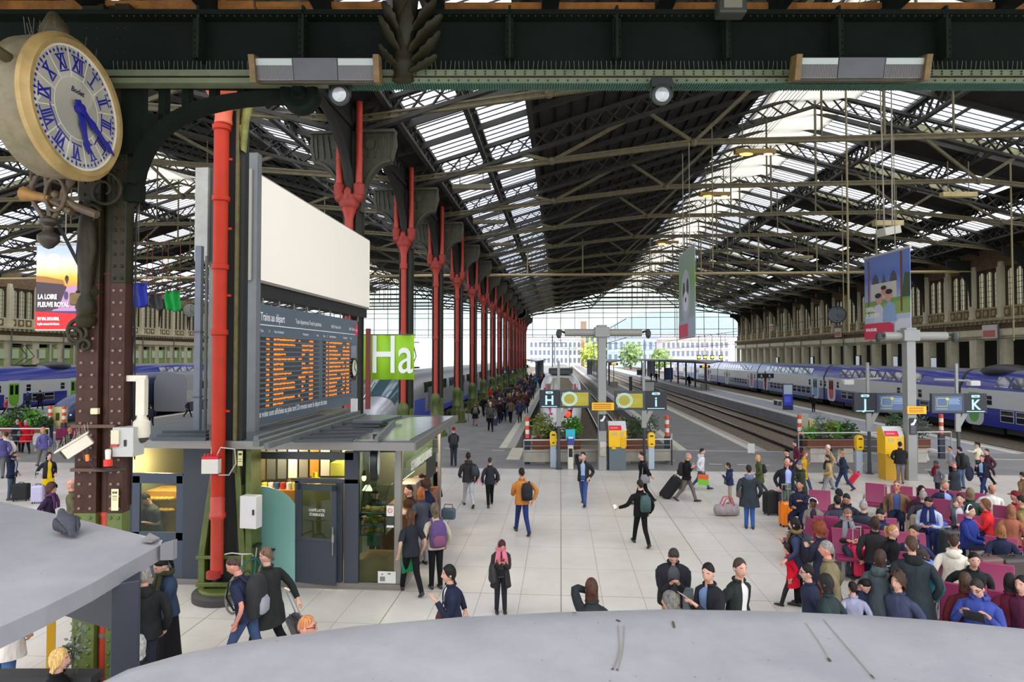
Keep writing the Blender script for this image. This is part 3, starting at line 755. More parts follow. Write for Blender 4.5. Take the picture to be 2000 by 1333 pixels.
def hand(name,ang,L,w,tail,z):
 u=Vector((math.sin(ang),math.cos(ang),0));v=Vector((math.cos(ang),-math.sin(ang),0));P_=[]
 prof=((-tail,0.7),(-tail*.5,0.9),(0,0.9),(L*.2,0.55),(L*.34,1.0),(L*.52,0.62),(L*.68,0.5),(L*.75,0.95),(L*.86,0.6),(L,0.05))
 P_=[u*a+v*(w*h)for a,h in prof]+[u*a-v*(w*h)for a,h in prof[::-1]]
 b=MB();b.prism([p+Vector((0,0,z))for p in P_][::-1],(0,0,0.014));b.build(name,M_BLUE,clk)
hand('minute_hand',math.radians(122),R*0.98,0.05,0.1,0.05);hand('hour_hand',math.radians(161),R*0.72,0.055,0.1,0.03)
b=MB();b.lathe([(0.05,0.0),(0.06,0.05),(0.055,0.075),(0.0,0.08)],n=16);b.build('hub',M_BLUE,clk,40)
b=MB()
for i in range(40):
 a=random.uniform(-0.5,0.95);zz=random.uniform(-0.42,-0.05);p=Vector((R*1.12*math.sin(a),R*1.12*math.cos(a),zz));b.bar(p,p+Vector((random.uniform(-.04,.04),random.uniform(.1,.2),random.uniform(-.05,.05))),0.005)
b.build('bird_spikes',mat((92,86,66),0.6),clk)
b=MB();b.tube([(-R*1.0,R*0.35,-0.2),(-R*1.35,R*0.38,-0.2)],0.06,8);b.build('side_mount',mat((72,62,38),0.6,0,0,0.3,6),clk,50);b=MB();b.tube([(0.0,R*1.1,-0.25),(0.0,R*1.32,-0.27),(0,R*1.6,-0.3)],[0.1,0.16,0.05],8);b.ball((0.0,R*1.28,-0.25),0.14,10)
b.build('mount',mat((72,62,38),0.6,0,0,0.3,6),clk,50)
br=thing('wall_bracket','wrought iron scroll bracket with a hanging finial below the big clock','bracket',atd(95,400,7.8));T0=Vector(br.location)
M_WRT=mat((86,70,48),0.5,0,0,0.35,8)
for pts,r in(([(72,345),(62,365),(68,400),(88,430),(106,425),(124,395),(130,370)],.03),([(95,300),(90,340),(95,380),(98,430)],.035),([(140,415),(110,398),(75,385),(45,380)],.045),([(60,330),(50,310),(54,290),(66,300),(70,330),(78,345)],.03),([(140,350),(120,385),(150,405),(190,420)],.05)):
 b=MB();b.tube([rel2 for rel2 in[atd(x,y,7.75)-T0 for x,y in pts]],r,8);b.build('scroll',M_WRT,br,60)
b=MB();c=atd(108,380,7.7)-T0;b.tube([c+RT*(0.12*math.cos(a))+Vector((0,0,0.2*math.sin(a)))for a in[i*math.pi/8 for i in range(16)]],0.025,8,closed=True);b.ball(c,0.05,8);b.build('ring',M_WRT,br,60)
b=MB();c=atd(95,452,7.75)-T0;b.lathe([(0.0,-0.22),(0.05,-0.2),(0.12,-0.12),(0.12,-0.06),(0.05,0.0),(0.05,0.06),(0.1,0.1),(0.1,0.14),(0.04,0.18)],c,14);b.build('finial',mat((48,42,30),0.45),br,50)
b=MB();c=atd(45,378,7.72)-T0;b.tube([c,c+RT*0.14+Vector((0,0,-0.03)),c+RT*0.32+Vector((0,0,-0.06))],[0.09,0.06,0.04],10);b.build('socket',mat((150,108,50),0.55,0,0,0.3,8),br,50)
# cameras and boxes on the clock column -
t=thing('security_camera','white bullet security camera on the clock column, pointing left','camera',atd(152,872,8.0),YAW)
M_CAM=mat((214,206,186),0.5,0,0,0.08,4);rot=Matrix.Rotation(math.radians(28),3,'Z')@Matrix.Rotation(math.radians(32),3,'Y').inverted()
rot=Matrix.Rotation(math.radians(30),3,'Z')@Matrix.Rotation(math.radians(-34),3,'Y')
b=MB();b.box((0,0,0),(0.32,0.16,0.14),rot=rot);b.box(rot@Vector((-0.02,0,0.08)),(0.42,0.19,0.02),rot=rot);b.build('housing',M_CAM,t,bev=0.015)
b=MB();b.box(rot@Vector((-0.182,0,0)),(0.01,0.12,0.1),rot=rot);b.build('lens_window',mat((30,28,26),0.15),t)
b=MB();b.tube([rot@Vector((0.02,0,-0.07)),Vector((0.06,0.05,-0.16)),Vector((0.12,0.16,-0.16))],0.022,6);b.build('arm',mat((92,60,48),0.6),t)
b=MB();b.tube([(0.12,0.0,-0.02),(0.14,-0.03,-0.14),(0.22,-0.02,-0.27),(0.4,-0.02,-0.3),(0.62,-0.02,-0.28)],0.016,6);b.build('cable',mat((28,26,24),0.5),t)
b=MB();b.tube([(0.136,-0.03,-0.10),(0.15,-0.035,-0.18)],0.022,8);b.build('connector',mat((222,120,50),0.5),t)
b=MB()
for i in range(16):p=rot@Vector((-0.2+i*0.026,random.uniform(-.06,.06),0.09));b.bar(p,p+Vector((random.uniform(-.05,.05),0,0.11)),0.004)
b.build('bird_spikes',mat((150,140,120),0.5),t)
t=thing('security_camera','dome security camera hanging from a white arm right of the clock column','camera',atd(277,800,8.3),YAW)
b=MB();b.bb(-0.058,0.058,-0.05,0.05,-0.08,0.40);b.bb(-0.3,0.06,-0.03,0.03,0.36,0.44);b.build('arm',M_CAM,t,bev=0.01)
b=MB();b.lathe([(0.05,-0.05),(0.06,-0.12),(0.10,-0.16),(0.105,-0.32),(0.09,-0.36)],n=20);b.build('housing',M_CAM,t,40)
b=MB();b.lathe([(0.0,-0.44),(0.05,-0.425),(0.08,-0.39),(0.085,-0.355)],n=20);b.build('dome',mat((60,56,54),0.1),t,60)
def cbox(name,lab,cat,px0,px1,py0,py1,d,depth,c,rz=YAW,mparts=()):
 p=atd((px0+px1)/2,(py0+py1)/2,d);w=(px1-px0)*d/1250;h=(py1-py0)*d/1250
 t=thing(name,lab,cat,p,rz);b=MB();b.box((0,depth/2,0),(w,depth,h));b.build('case',mat(c,0.5),t,bev=0.008);return t,w,h
t,w,h=cbox('junction_box','grey electrical cabinet on the right of the clock column','electrical box',219,260,836,893,8.1,0.25,(180,180,174))
b=MB();b.bb(0.02,0.05,-0.012,0.0,-0.05,0.03);b.build('handle',mat((24,24,24),0.4),t);b=MB();b.bb(-w/2-0.0,-w/2+0.1,-0.03,0.0,-0.02,h*.42);b.build('cover',mat((206,198,170),0.5),t);b=MB();b.bb(-w/2,-w/2+0.09,-0.034,-0.002,-0.05,-0.02);b.build('label_plate',mat((176,60,44),0.5),t)
t=thing('warning_beacon','white and red beacon below the electrical cabinet on the clock column','beacon',atd(211,895,8.05),YAW)
b=MB();b.lathe([(0.03,-0.02),(0.035,0.1),(0.02,0.11)],n=14);b.build('cap',mat((224,218,206),0.4),t,40);b=MB();b.lathe([(0.05,-0.1),(0.05,-0.02),(0.04,-0.015)],n=14);b.build('lens',mat((214,44,30),0.25),t,40)
t,w,h=cbox('junction_box','small cream junction box strapped to the left flange of the clock column','electrical box',176,190,798,810,8.15,0.06,(216,204,160))
t,w,h=cbox('notice','cream paper notice stuck low on the clock column','notice',217,231,956,998,8.17,0.006,(226,214,166))
b=MB()
for zz in(0.1,0.085):b.bb(-0.03,0.03,-0.004,0,zz-0.004,zz+0.004)
b.bb(-0.028,-0.012,-0.004,0,0.085,0.1);b.bb(0.012,0.028,-0.004,0,0.085,0.1)
for zz in(0.05,0.04,0.02,0.0):b.bb(-0.03,0.03,-0.003,0,zz-0.002,zz+0.002)
b.build('print',mat((40,36,30),0.6),t)
# near kiosk roofs ----
def roof_mat():
 m=bpy.data.materials.new('weathered_grey_roof');m.use_nodes=True;N,L=m.node_tree.nodes,m.node_tree.links;b=N['Principled BSDF']
 tc=N.new('ShaderNodeTexCoord');n1=N.new('ShaderNodeTexNoise');n1.inputs['Scale'].default_value=1.3;n1.inputs['Detail'].default_value=8;n1.inputs['Roughness'].default_value=0.7
 n2=N.new('ShaderNodeTexNoise');n2.inputs['Scale'].default_value=26;n2.inputs['Detail'].default_value=2
 r1=N.new('ShaderNodeValToRGB');r1.color_ramp.elements[0].color=(*lin((128,128,132)),1);r1.color_ramp.elements[1].color=(*lin((146,145,148)),1);r1.color_ramp.elements[0].position=.35;r1.color_ramp.elements[1].position=.65
 r2=N.new('ShaderNodeValToRGB');r2.color_ramp.elements[0].color=(1,1,1,1);r2.color_ramp.elements[1].color=(0.35,0.31,0.24,1);r2.color_ramp.elements[0].position=.73;r2.color_ramp.elements[1].position=.80
 L.new(tc.outputs['Object'],n1.inputs['Vector']);L.new(tc.outputs['Object'],n2.inputs['Vector']);L.new(n1.outputs['Fac'],r1.inputs['Fac']);L.new(n2.outputs['Fac'],r2.inputs['Fac'])
 mx=N.new('ShaderNodeMix');mx.data_type='RGBA';mx.blend_type='MULTIPLY';mx.inputs[0].default_value=1;L.new(r1.outputs['Color'],mx.inputs[6]);L.new(r2.outputs['Color'],mx.inputs[7]);L.new(mx.outputs[2],b.inputs['Base Color']);b.inputs['Roughness'].default_value=0.55
 return m
M_KROOF=roof_mat();M_FASC=mat((150,150,142),0.55,0,0,0.1,2);M_NAVY=mat((36,42,52),0.5)
edge=[(160,1352),(250,1308),(360,1277),(480,1253),(700,1223),(900,1206),(1100,1196),(1300,1191),(1500,1194),(1700,1203),(1850,1214),(2000,1229),(2150,1248)]
z0=3.0;pin=[];
t=thing('kiosk','kiosk with a broad curved grey roof along the bottom of the view','kiosk',(0,0,0))
out=[at(x,y,z0-0.05)for x,y in edge];mid=[at(x,y+4+(7 if 400<x<2001 else 0),z0-0.005)for x,y in edge];inn=[at(x,y+24 if x>300 else y+10,z0-0.012)for x,y in edge]
back=[Vector((p.x*0.92,0.75+0.02*i,z0-0.012))for i,p in enumerate(inn)]
low=[p+Vector((0,0,-0.30))for p in out]
b=MB();b.loft([back,inn,mid,out,low],closed=False);o=b.build('roof',M_KROOF,t,50)
b=MB();n=len(low)
for i in range(n-1):b.prism([low[i]*0.9+Vector((0,0.0,low[i].z*0.1)),low[i+1]*0.9+Vector((0,0,low[i+1].z*0.1)),Vector((low[i+1].x*.9,low[i+1].y*.9,0.01)),Vector((low[i].x*.9,low[i].y*.9,0.01))],(0,-0.05,0))
b.build('front_panel',mat((90,92,96),0.5),t)
def stain(pts,w,c,lab,dz=0.004):
 b=MB();P_=[at(x,y,z0-0.005)for x,y in pts]
 for p,q in zip(P_[:-1],P_[1:]):b.bar((p.x,p.y,p.z),(q.x,q.y,q.z),w*random.uniform(0.6,1.4),0.0012)
 return b.build('stain',mat(c,0.8),t)
for pts,w,c in(([(1207,1222),(1210,1262),(1206,1285),(1197,1307)],0.007,(120,112,100)),([(1219,1222),(1217,1262),(1212,1285),(1206,1309)],0.006,(124,117,106)),([(1204,1211),(1211,1214)],0.012,(70,52,44)),([(1314,1214),(1317,1226)],0.012,(70,66,58)),([(1608,1210),(1660,1270),(1706,1324)],0.004,(126,121,106)),([(1574,1217),(1605,1262),(1622,1292)],0.004,(126,120,102)),([(1617,1286),(1622,1292)],0.01,(80,70,40)),([(1700,1318),(1708,1326)],0.01,(110,92,60)),([(1118,1198),(1126,1198)],0.014,(96,88,66)),([(1195,1306),(1198,1308)],0.011,(84,70,50)),([(1204,1307),(1207,1310)],0.011,(84,70,50))):
 stain(pts,w,c,'')
 # left kiosk roof
t=thing('kiosk','dark kiosk with a grey roof corner at the lower left, a pigeon on top','kiosk',(0,0,0))
z1=3.3;top=[(-160,925),(0,980),(150,1014),(262,1042),(318,1056)]
nearc=[(-160,1290),(0,1226),(90,1185),(180,1140),(250,1100),(314,1065)]
A=[at(x,y,z1)for x,y in top];Bc=[at(x,y,z1-0.02)for x,y in nearc]
b=MB();poly=A+Bc[::-1];b.add(poly,[tuple(range(len(poly)))]);
lowc=[p+Vector((0,0,-0.105))for p in Bc];b.loft([lowc,Bc],closed=False);lowt=[p+Vector((0,0,-0.1))for p in A];b.loft([A,lowt],closed=False)
b.build('roof',[M_KROOF],t,None)
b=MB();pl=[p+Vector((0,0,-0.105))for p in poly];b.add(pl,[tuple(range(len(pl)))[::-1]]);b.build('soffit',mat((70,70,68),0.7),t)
b=MB();b.prism([at(313,1064,z1),at(338,1057,z1),at(338,1057,z1)-Vector((0,0,.135)),at(313,1064,z1)-Vector((0,0,.11))],(0.0,0.05,0));b.build('end_cap',mat((122,122,124),0.5),t)
b=MB();p,q=at(232,1122,z1-0.1),at(277,1098,z1-0.1);b.bar(p+Vector((0,-0.01,-0.0)),q+Vector((0,-0.01,0)),0.02,0.1);b.build('tape',mat((60,60,62),0.5),t)
b=MB();p=at(305,1050,z1);b.prism([at(277,1060,z1)+Vector((0,0,.004)),at(292,1052,z1)+Vector((0,0,.03)),at(312,1055,z1)+Vector((0,0,.004)),at(296,1062,z1)+Vector((0,0,.004))],(0,0,0.01));b.build('tape',mat((120,118,116),0.5),t)
pc=atd(246,1200,4.15);b=MB();b.box((pc.x,pc.y,1.58),(0.155,0.2,3.2),YAW+0.5);b.build('post',M_NAVY,t,bev=0.006)
p=atd(200,1200,4.4);b=MB();b.box(fr(-3.2,4.55,2.98),(1.6,0.06,0.34),YAW-0.45);b.build('beam',M_NAVY,t)
# pigeon on the left kiosk roof
t=thing('pigeon','dark grey pigeon sitting on the left kiosk roof, seen from behind','bird',at(129,1043,3.3),math.radians(52))
M_PG=mat((58,60,70),0.75,0,0,0.35,30)
b=MB();rings=[]
# body axis: tail toward -y (towards the viewer), head to +y
for y,z,rx,rz in((-0.205,0.028,0.024,0.006),(-0.15,0.034,0.028,0.012),(-0.10,0.052,0.044,0.03),(-0.05,0.068,0.062,0.05),(0.0,0.078,0.072,0.062),(0.05,0.08,0.066,0.06),(0.09,0.092,0.046,0.046),(0.115,0.112,0.033,0.036),(0.13,0.132,0.027,0.03),(0.15,0.14,0.022,0.022),(0.165,0.137,0.008,0.008)):
 rings.append([(rx*math.cos(a),y,z+rz*math.sin(a))for a in[2*math.pi*j/14 for j in range(14)]])
b.loft(rings);o=b.build('body',M_PG,t,70)
for sx in(-1,1):
 b=MB();rings=[]
 for y,z,r1,r2,x in((-0.16,0.045,0.006,0.008,0.036),(-0.08,0.066,0.016,0.03,0.056),(0.0,0.078,0.02,0.042,0.066),(0.05,0.082,0.016,0.036,0.058),(0.08,0.085,0.004,0.01,0.045)):
  rings.append([(sx*x+r1*math.cos(a),y,z+r2*math.sin(a))for a in[2*math.pi*j/10 for j in range(10)]])
 b.loft(rings);b.build('wing',mat((44,46,54),0.75,0,0,0.35,30),t,70)
b=MB();b.tube([(0,0.165,0.138),(0,0.185,0.13)],[0.007,0.002],6);b.build('beak',mat((40,38,36),0.5),t)
for sx in(-1,1):
 b=MB();b.tube([(sx*0.025,-0.0,0.03),(sx*0.025,0.01,0.0)],0.005,5);b.build('foot',mat((150,70,60),0.6),t)
 # ===== coffee kiosk
KC=at(782,1152);KX,KYF=KC.x,KC.y
RB=at(893,812,3.0);KYB=RB.y-0.4;KXL=aty(215,1100,KYF).x;RF=at(810,866,3.0)
ks=thing('coffee_kiosk','dark glazed coffee kiosk with a metal roof, below the departure board','kiosk',(KX,KYF,0));K0=Vector(ks.location)
M_ANTH=mat((50,58,66),0.5);M_ANTH2=mat((38,46,52),0.45);M_STEEL=mat((150,146,136),0.35,0.6,0,0.08,3);M_KGL=glass_mat('kiosk_glass',(214,228,222),0.03,fres=.4)
def kz(px,py,y=0.0):p=aty(px,py,KYF+y);return p.x-KX,p.z
def fp(b,x0,x1,y0,y1,d0=0.0,d1=0.06,mi=0):
 ym,xm=(y0+y1)/2,(x0+x1)/2;X0,X1=kz(x0,ym,d0)[0],kz(x1,ym,d0)[0];Z0,Z1=kz(xm,y1,d0)[1],kz(xm,y0,d0)[1]
 return b.bb(X0,X1,d0,d1,max(Z0,0),Z1,mi)
LX,BY=KXL-KX,KYB-KYF;PXR=RF.x-KX;PYF=RF.y-KYF
b=MB();b.bb(LX,0.02,-0.05,BY,0,0.1);b.build('plinth',mat((120,114,108),0.6),ks,bev=0.01)
rr=RB.x-KX;b=MB();b.prism([(LX-.2,PYF,2.88),(PXR,PYF,2.88),(rr,BY+0.4,2.88),(LX-.2,BY+0.4,2.88)],(0,0,0.12));rf=b.build('roof',mat((86,92,94),0.4,0.3,0,0.2,2),ks)
b=MB();b.bar((LX-.2,PYF,2.93),(PXR,PYF,2.93),0.04,0.15);b.bar((PXR,PYF,2.93),(rr,BY+.4,2.93),0.04,0.15);b.build('fascia',mat((128,126,120),0.35,0.5),rf)
def krf(x,y,dz=0.0):p=at(x,y,3.0+dz);return(p.x-KX,p.y-KYF,3.0+dz)
b=MB();b.prism([krf(700,861),krf(800,861),krf(888,814),krf(800,817),krf(776,824),krf(690,862)],(0,0,0.02));b.build('metal_sheet',mat((196,194,190),0.18,0.85,0,0.15,2),rf)
b=MB()
for(x0,y0,x1,y1,w)in((500,868,700,806,.12),(500,858,690,800,.1),(520,872,712,812,.08),(735,860,770,824,.06)):b.bar(krf(x0,y0,0.06),krf(x1,y1,0.06),w,0.1)
b.build('roof_beam',mat((96,104,100),0.5,0,0,0.2,4),rf)
b=MB()
for i in range(6):y=862-i*7;b.bar(krf(575+i*17,y,0.05),krf(690+i*13,y-2,0.05),0.09,0.05)
b.build('roof_slat',mat((62,70,74),0.4,0.3),rf);b=MB()
for i in range(3):b.bar(krf(300+i*10,858-i*7,0.06),krf(405,858-i*7,0.06),0.14,0.06)
b.build('roof_slat',mat((62,70,74),0.4,0.3),rf)
b=MB();b.prism([krf(688,828,0.1),krf(745,828,0.1),krf(786,817,0.1),krf(722,817,0.1)],(0,0,0.07));b.build('roof_hatch',mat((90,98,104),0.3,0.4),rf,bev=0.01)
b=MB();b.bb(*[v for v in(krf(704,808)[0]-.08,krf(704,808)[0]+.08)],krf(704,812)[1],krf(704,812)[1]+.12,3.0,3.45);b.build('vent',mat((222,222,218),0.5),rf)
# front: frames, door, panels
b=MB();fp(b,257,272,930,1145);fp(b,343,357,930,1145);fp(b,257,357,925,945);fp(b,257,357,1040,1056);fp(b,262,352,1056,1140,.01,.05);b.build('window_frame',mat((58,68,84),0.45),ks,bev=0.006)
b=MB();fp(b,272,343,945,1040,.02,.03);b.build('window_pane',M_KGL,ks)
b=MB();fp(b,357,410,875,1146);fp(b,405,480,875,1146,0.05,0.09);b.build('wall_panel',M_ANTH,ks)
b=MB();fp(b,215,258,890,1145,.1,.14);b.build('side_panel',M_ANTH2,ks)
b=MB();fp(b,402.5,404.5,1030,1039,-0.02,0.0);b.build('door_handle',mat((214,208,190),0.3,0.7),ks)
# mint screen with a rounded top
b=MB();pl=[(478,1146),(576,1146),(576,985),(566,972),(548,960),(525,952),(500,949),(478,949)]
b.prism([(kz(x,y,-0.03)[0],-0.03,kz(x,y,-0.03)[1])for x,y in pl],(0,0.02,0));b.build('mint_screen',mat((128,178,168),0.25,0,0,0.05,1),ks)
b=MB();fp(b,575,583,940,1148,0,.1);fp(b,655,668,940,1148,0.02,.1);fp(b,575,700,936,945,0,.1);fp(b,672,700,882,1146,0,.1);b.build('door_frame',mat((62,68,78),0.45),ks,bev=0.006)
dp=kz(582,1040,0)[0];dr=thing('x','','');bpy.data.objects.remove(dr)
dx1=kz(660,1040,-0.1)[0];W_=dx1-dp;zt=kz(600,945,0)[1];zb=0.1
b=MB();b.bb(0,W_,-.02,.02,zb,0.95);b.bb(0,0.1,-.02,.02,.95,zt);b.bb(W_-.1,W_,-.02,.02,.95,zt);b.bb(0,W_,-.02,.02,zt-.12,zt);b.bb(0.0,W_,-.03,.03,.93,.99)
door=b.build('door',mat((56,62,72),0.45),ks,bev=0.006);door.location=(dp,-0.02,0);door.rotation_euler=(0,0,math.radians(-9))
b=MB();b.bb(.1,W_-.1,-.004,.004,.98,zt-.12);b.build('door_pane',M_KGL,door)
b=MB();b.tube([(W_-.05,-.06,.7),(W_-.05,-.06,1.25)],.012,8);b.bb(W_-.07,W_-.03,-.06,-.02,.95,1.1);b.build('door_handle',mat((200,198,194),0.25,0.8),door)
for i,s in enumerate(('CAFFÈ LATTE','STARBUCKS')):
 o=text_mesh(s,0.075,mat((216,216,206),0.5),'lettering',door,'CENTER',0.001,0.8,0.002);o.location=(W_/2,-0.008,1.52-i*.085);o.rotation_euler=(math.pi/2,0,0)
b=MB();fp(b,700,735,882,1142,.02,.03);fp(b,735,770,985,1142,0.02,0.03);b.build('glass_panel',M_KGL,ks)
b=MB();b.bb(-0.13,0.0,-0.0,0.14,0.1,2.88);fp(b,700,770,1140,1148,0,.08);b.build('post',M_STEEL,ks,bev=0.006);b=MB();b.bb(-0.08,0,BY-.12,BY,0.1,2.88);b.build('post',M_STEEL,ks,bev=0.006)
b=MB();fp(b,690,772,872,884,0,0.08);fp(b,490,690,884,898,0,.08);b.bb(-0.06,0.0,0,BY,2.76,2.88);b.build('head_rail',mat((84,88,88),0.4,0.4),ks)
# interior
inn=mat((84,80,60),0.8);b=MB();b.bb(LX+.2,-.2,BY-.15,BY-.05,0.1,2.85);b.bb(LX+.1,LX+.2,.2,BY,0.1,2.85);b.build('back_wall',mat((92,96,78),0.8),ks)
b=MB();b.bb(kz(560,1000,1.9)[0],kz(705,1000,1.9)[0],1.9,2.0,0.1,2.85);b.build('inner_wall',mat((120,118,84),0.7),ks)
x=kz(486,900,1.0)[0];cols=((92,84,60),(70,74,72),(86,92,90),(214,206,186),(120,120,112),(198,140,50),(230,222,206),(64,60,52),(196,190,150))
for i,c in enumerate(cols):
 b=MB();x0=kz(500+i*21,930,1.8)[0];x1=kz(517+i*21,930,1.8)[0];b.bb(x0,x1,1.8,1.84,1.75+.02*i,2.6);b.build('menu_panel',mat(c,0.5),ks)
b=MB();fp(b,490,575,958,990,1.3,1.6);b.build('shelf',mat((170,118,52),0.6),ks)
for i,c in enumerate(((206,190,60),(226,214,70),(240,236,224),(60,90,150),(190,60,44),(220,220,210),(212,196,70))):
 b=MB();p=kz(500+i*12,956,1.3);b.lathe([(.05,p[1]-.06),(.06,p[1]+.12),(.0,p[1]+.13)],(p[0],1.42,0),10);b.build('goods',mat(c,0.5),ks)
b=MB();p=kz(615,935,0.9);b.lathe([(.16,p[1]-.1),(.13,p[1]),(.05,p[1]+.03),(.05,p[1]+.13),(0,p[1]+.14)],(p[0],.9,0),14);b.build('yellow_jar',mat((226,206,40),0.4),ks,40)
b=MB();fp(b,645,680,905,930,1.0,1.4);b.build('yellow_crate',mat((206,200,80),0.5),ks)
# pastry case seen through the glass, right of the door
b=MB();fp(b,700,752,1094,1142,.12,.8);b.build('counter_front',mat((150,112,56),0.6,0,0,0.15,4),ks)
xa,xb=kz(700,1000,.15)[0],kz(752,1000,.15)[0]
b=MB();pr=[(0.12,1.0),(0.12,1.45),(0.2,1.68),(0.35,1.85),(0.6,1.92),(0.8,1.92),(0.8,1.0)]
rings=[[(xx,y,z)for y,z in pr]for xx in(xa,xb)];b.loft(rings,cap=(False,False));b.build('case_glass',M_KGL,ks)
b=MB();b.tube([(xb,y,z)for y,z in pr[:-1]],.012,6);b.tube([(xa+.06,y,z)for y,z in pr[:-1]],.012,6);b.build('case_edge',mat((24,24,22),0.4),ks)
for z in(1.02,1.22,1.45):
 b=MB();b.bb(xa,xb,.16,.75,z-.015,z);sh=b.build('case_shelf',mat((130,134,120),0.3),ks)
 b=MB();random.seed(int(z*100))
 for i in range(22):
  b.ball((xa+random.uniform(.03,.97)*(xb-xa),.2+random.uniform(0,.4),z+.04),(.05,.04,.035),8)
 pa=b.build('pastries',mat((206,150,50),0.6,0,0,0.3,12),sh,60);tag(pa,kind='stuff')
 # left bakery window contents
b=MB();fp(b,265,350,960,1040,.8,1.4);b.build('bread_counter',mat((190,140,60),0.6,0,0,0.3,5),ks)
b=MB()
for i in range(14):p=kz(275+(i%7)*10,975+(i//7)*22,.75);b.ball((p[0],.75,p[1]),(.09,.06,.05),8)
k=b.build('bread',mat((216,160,60),0.6,0,0,0.3,10),ks,60);tag(k,kind='stuff')
# right side: counter open to the hall
b=MB();b.bb(-.75,-.05,1.2,BY-.2,0.1,1.15);b.bb(-.8,0.0,1.1,BY-.2,1.15,1.2);b.build('side_counter',mat((120,76,46),0.5,0,0,0.2,4),ks)
b=MB();b.box((-.4,2.6,1.42),(.4,.7,.42));b.build('coffee_machine',mat((150,140,130),0.3,0.6),ks,bev=0.02);b=MB();b.box((-.4,3.6,1.36),(.4,.5,.32));b.build('coffee_machine',mat((150,140,130),0.3,0.6),ks,bev=0.02)
b=MB();b.bb(-.03,-.02,.3,BY-.3,2.1,2.75);b.build('side_glass',M_KGL,ks)
b=MB();b.bb(-0.07,-0.05,BY-1.6,BY-.5,1.6,2.15);b.build('menu_board',mat((36,38,40),0.5),ks)
o=text_mesh('STARBUCKS COFFEE',0.27,mat((226,224,214),0.5),'lettering',ks,'LEFT',0.01,0.86,0.006)
o.location=(0.03,0.75,2.2);o.rotation_euler=(math.pi/2,0,math.pi/2)
b=MB();fp(b,738,773,1117,1140,-0.02,-0.01);nt_=b.build('paper_notice',mat((214,214,206),0.6),ks)
b=MB();fp(b,745,748,1121,1124,-.024,-.02);fp(b,757,763,1120,1123,-.024,-.02);fp(b,742,752,1127,1136,-.022,-.02);b.build('print',mat((120,122,122),0.6),nt_)
b=MB();fp(b,755,769,989,1009,-.02,-.01);sg=b.build('no_smoking_sign',mat((228,224,214),0.5),ks)
c=kz(762,998,-.02);b=MB();b.tube([(c[0]+.042*math.cos(a),-.022,c[1]+.042*math.sin(a))for a in[i*math.pi/8 for i in range(16)]],.006,5,closed=True);b.bar((c[0]-.03,-.022,c[1]+.03),(c[0]+.03,-.022,c[1]-.03),.008,.004);b.build('red_ring',mat((206,40,40),0.5),sg)
b=MB();fp(b,755,769,1011,1030,-.02,-.01);sg=b.build('dark_sticker',mat((56,60,56),0.5),ks);b=MB();fp(b,755,769,1027,1031,-.024,-.02);b.build('white_band',mat((226,224,216),0.5),sg)
# hanging round logo sign, seen nearly edge-on
p=aty(732,903,KYF-.35);lg=thing('hanging_sign','round black and green logo sign hanging edge-on from the coffee kiosk roof','sign',p,math.radians(101))
rx=Matrix.Rotation(math.pi/2,3,'X')
b=MB();b.lathe([(0,-.06),(.36,-.06),(.37,0),(.36,.06),(0,.06)],n=32,rot=rx);b.build('disc',mat((26,28,28),0.4),lg,40)
b=MB();b.lathe([(0,.066),(.32,.066)][::-1],n=32,rot=rx);b.lathe([(0.0,-.066),(.32,-.066)],n=32,rot=rx);b.build('green_face',mat((24,120,80),0.4),lg)
b=MB()
for sy in(-.075,.075):
 b.lathe([(.25,-.004),(.25,.004),(.235,.004),(.235,-.004)],(0,sy,0),32,rot=rx)
 b.prism([(-.07,sy,.16),(-.04,sy,.20),(0,sy,.17),(.04,sy,.20),(.07,sy,.16),(.08,sy,0.0),(.13,sy,-.12),(.06,sy,-.08),(0,sy,-.2),(-.06,sy,-.08),(-.13,sy,-.12),(-.08,sy,0)],(0,.004,0))
b.build('white_emblem',mat((226,232,226),0.5),lg)
b=MB();b.box((0,0,.44),(.05,.08,.2));b.build('hanger',mat((30,30,30),0.5),lg)
for px,py,d,lab in((711,934,.35,'left glowing pendant bulb inside the coffee kiosk'),(735,922,.55,'right glowing pendant bulb inside the coffee kiosk, behind the logo sign')):
 p=aty(px,py,KYF+d);t=thing('pendant_lamp',lab,'lamp',p,group='pendant bulbs in the coffee kiosk')
 b=MB();b.ball((0,0,0),(.045,.045,.065),12);b.build('bulb',mat((255,190,110),0.3,emit=9.0),t,60)
 b=MB();b.lathe([(.06,.05),(.05,.1),(.02,.16),(.006,.18),(.006,2.86-p.z)],n=10);b.build('cord',mat((26,24,22),0.5),t,40)
def lamp(name,p,e,c,r=.25):
 l=bpy.data.lights.new(name,'POINT');l.energy=e;l.color=c;l.shadow_soft_size=r;o=bpy.data.objects.new(name,l);o.location=p;SC.collection.objects.link(o)
lamp('kiosk_ceiling_lamp',K0+Vector((-1.2,1.0,2.5)),85,(1,.85,.6));lamp('kiosk_ceiling_lamp',K0+Vector((-3.2,1.2,2.5)),70,(1,.8,.5));lamp('bakery_lamp',K0+Vector((kz(310,950,.6)[0],.6,2.3)),120,(1,.72,.35));lamp('kiosk_ceiling_lamp',K0+Vector((-.8,3.6,2.6)),120,(1,.85,.62))
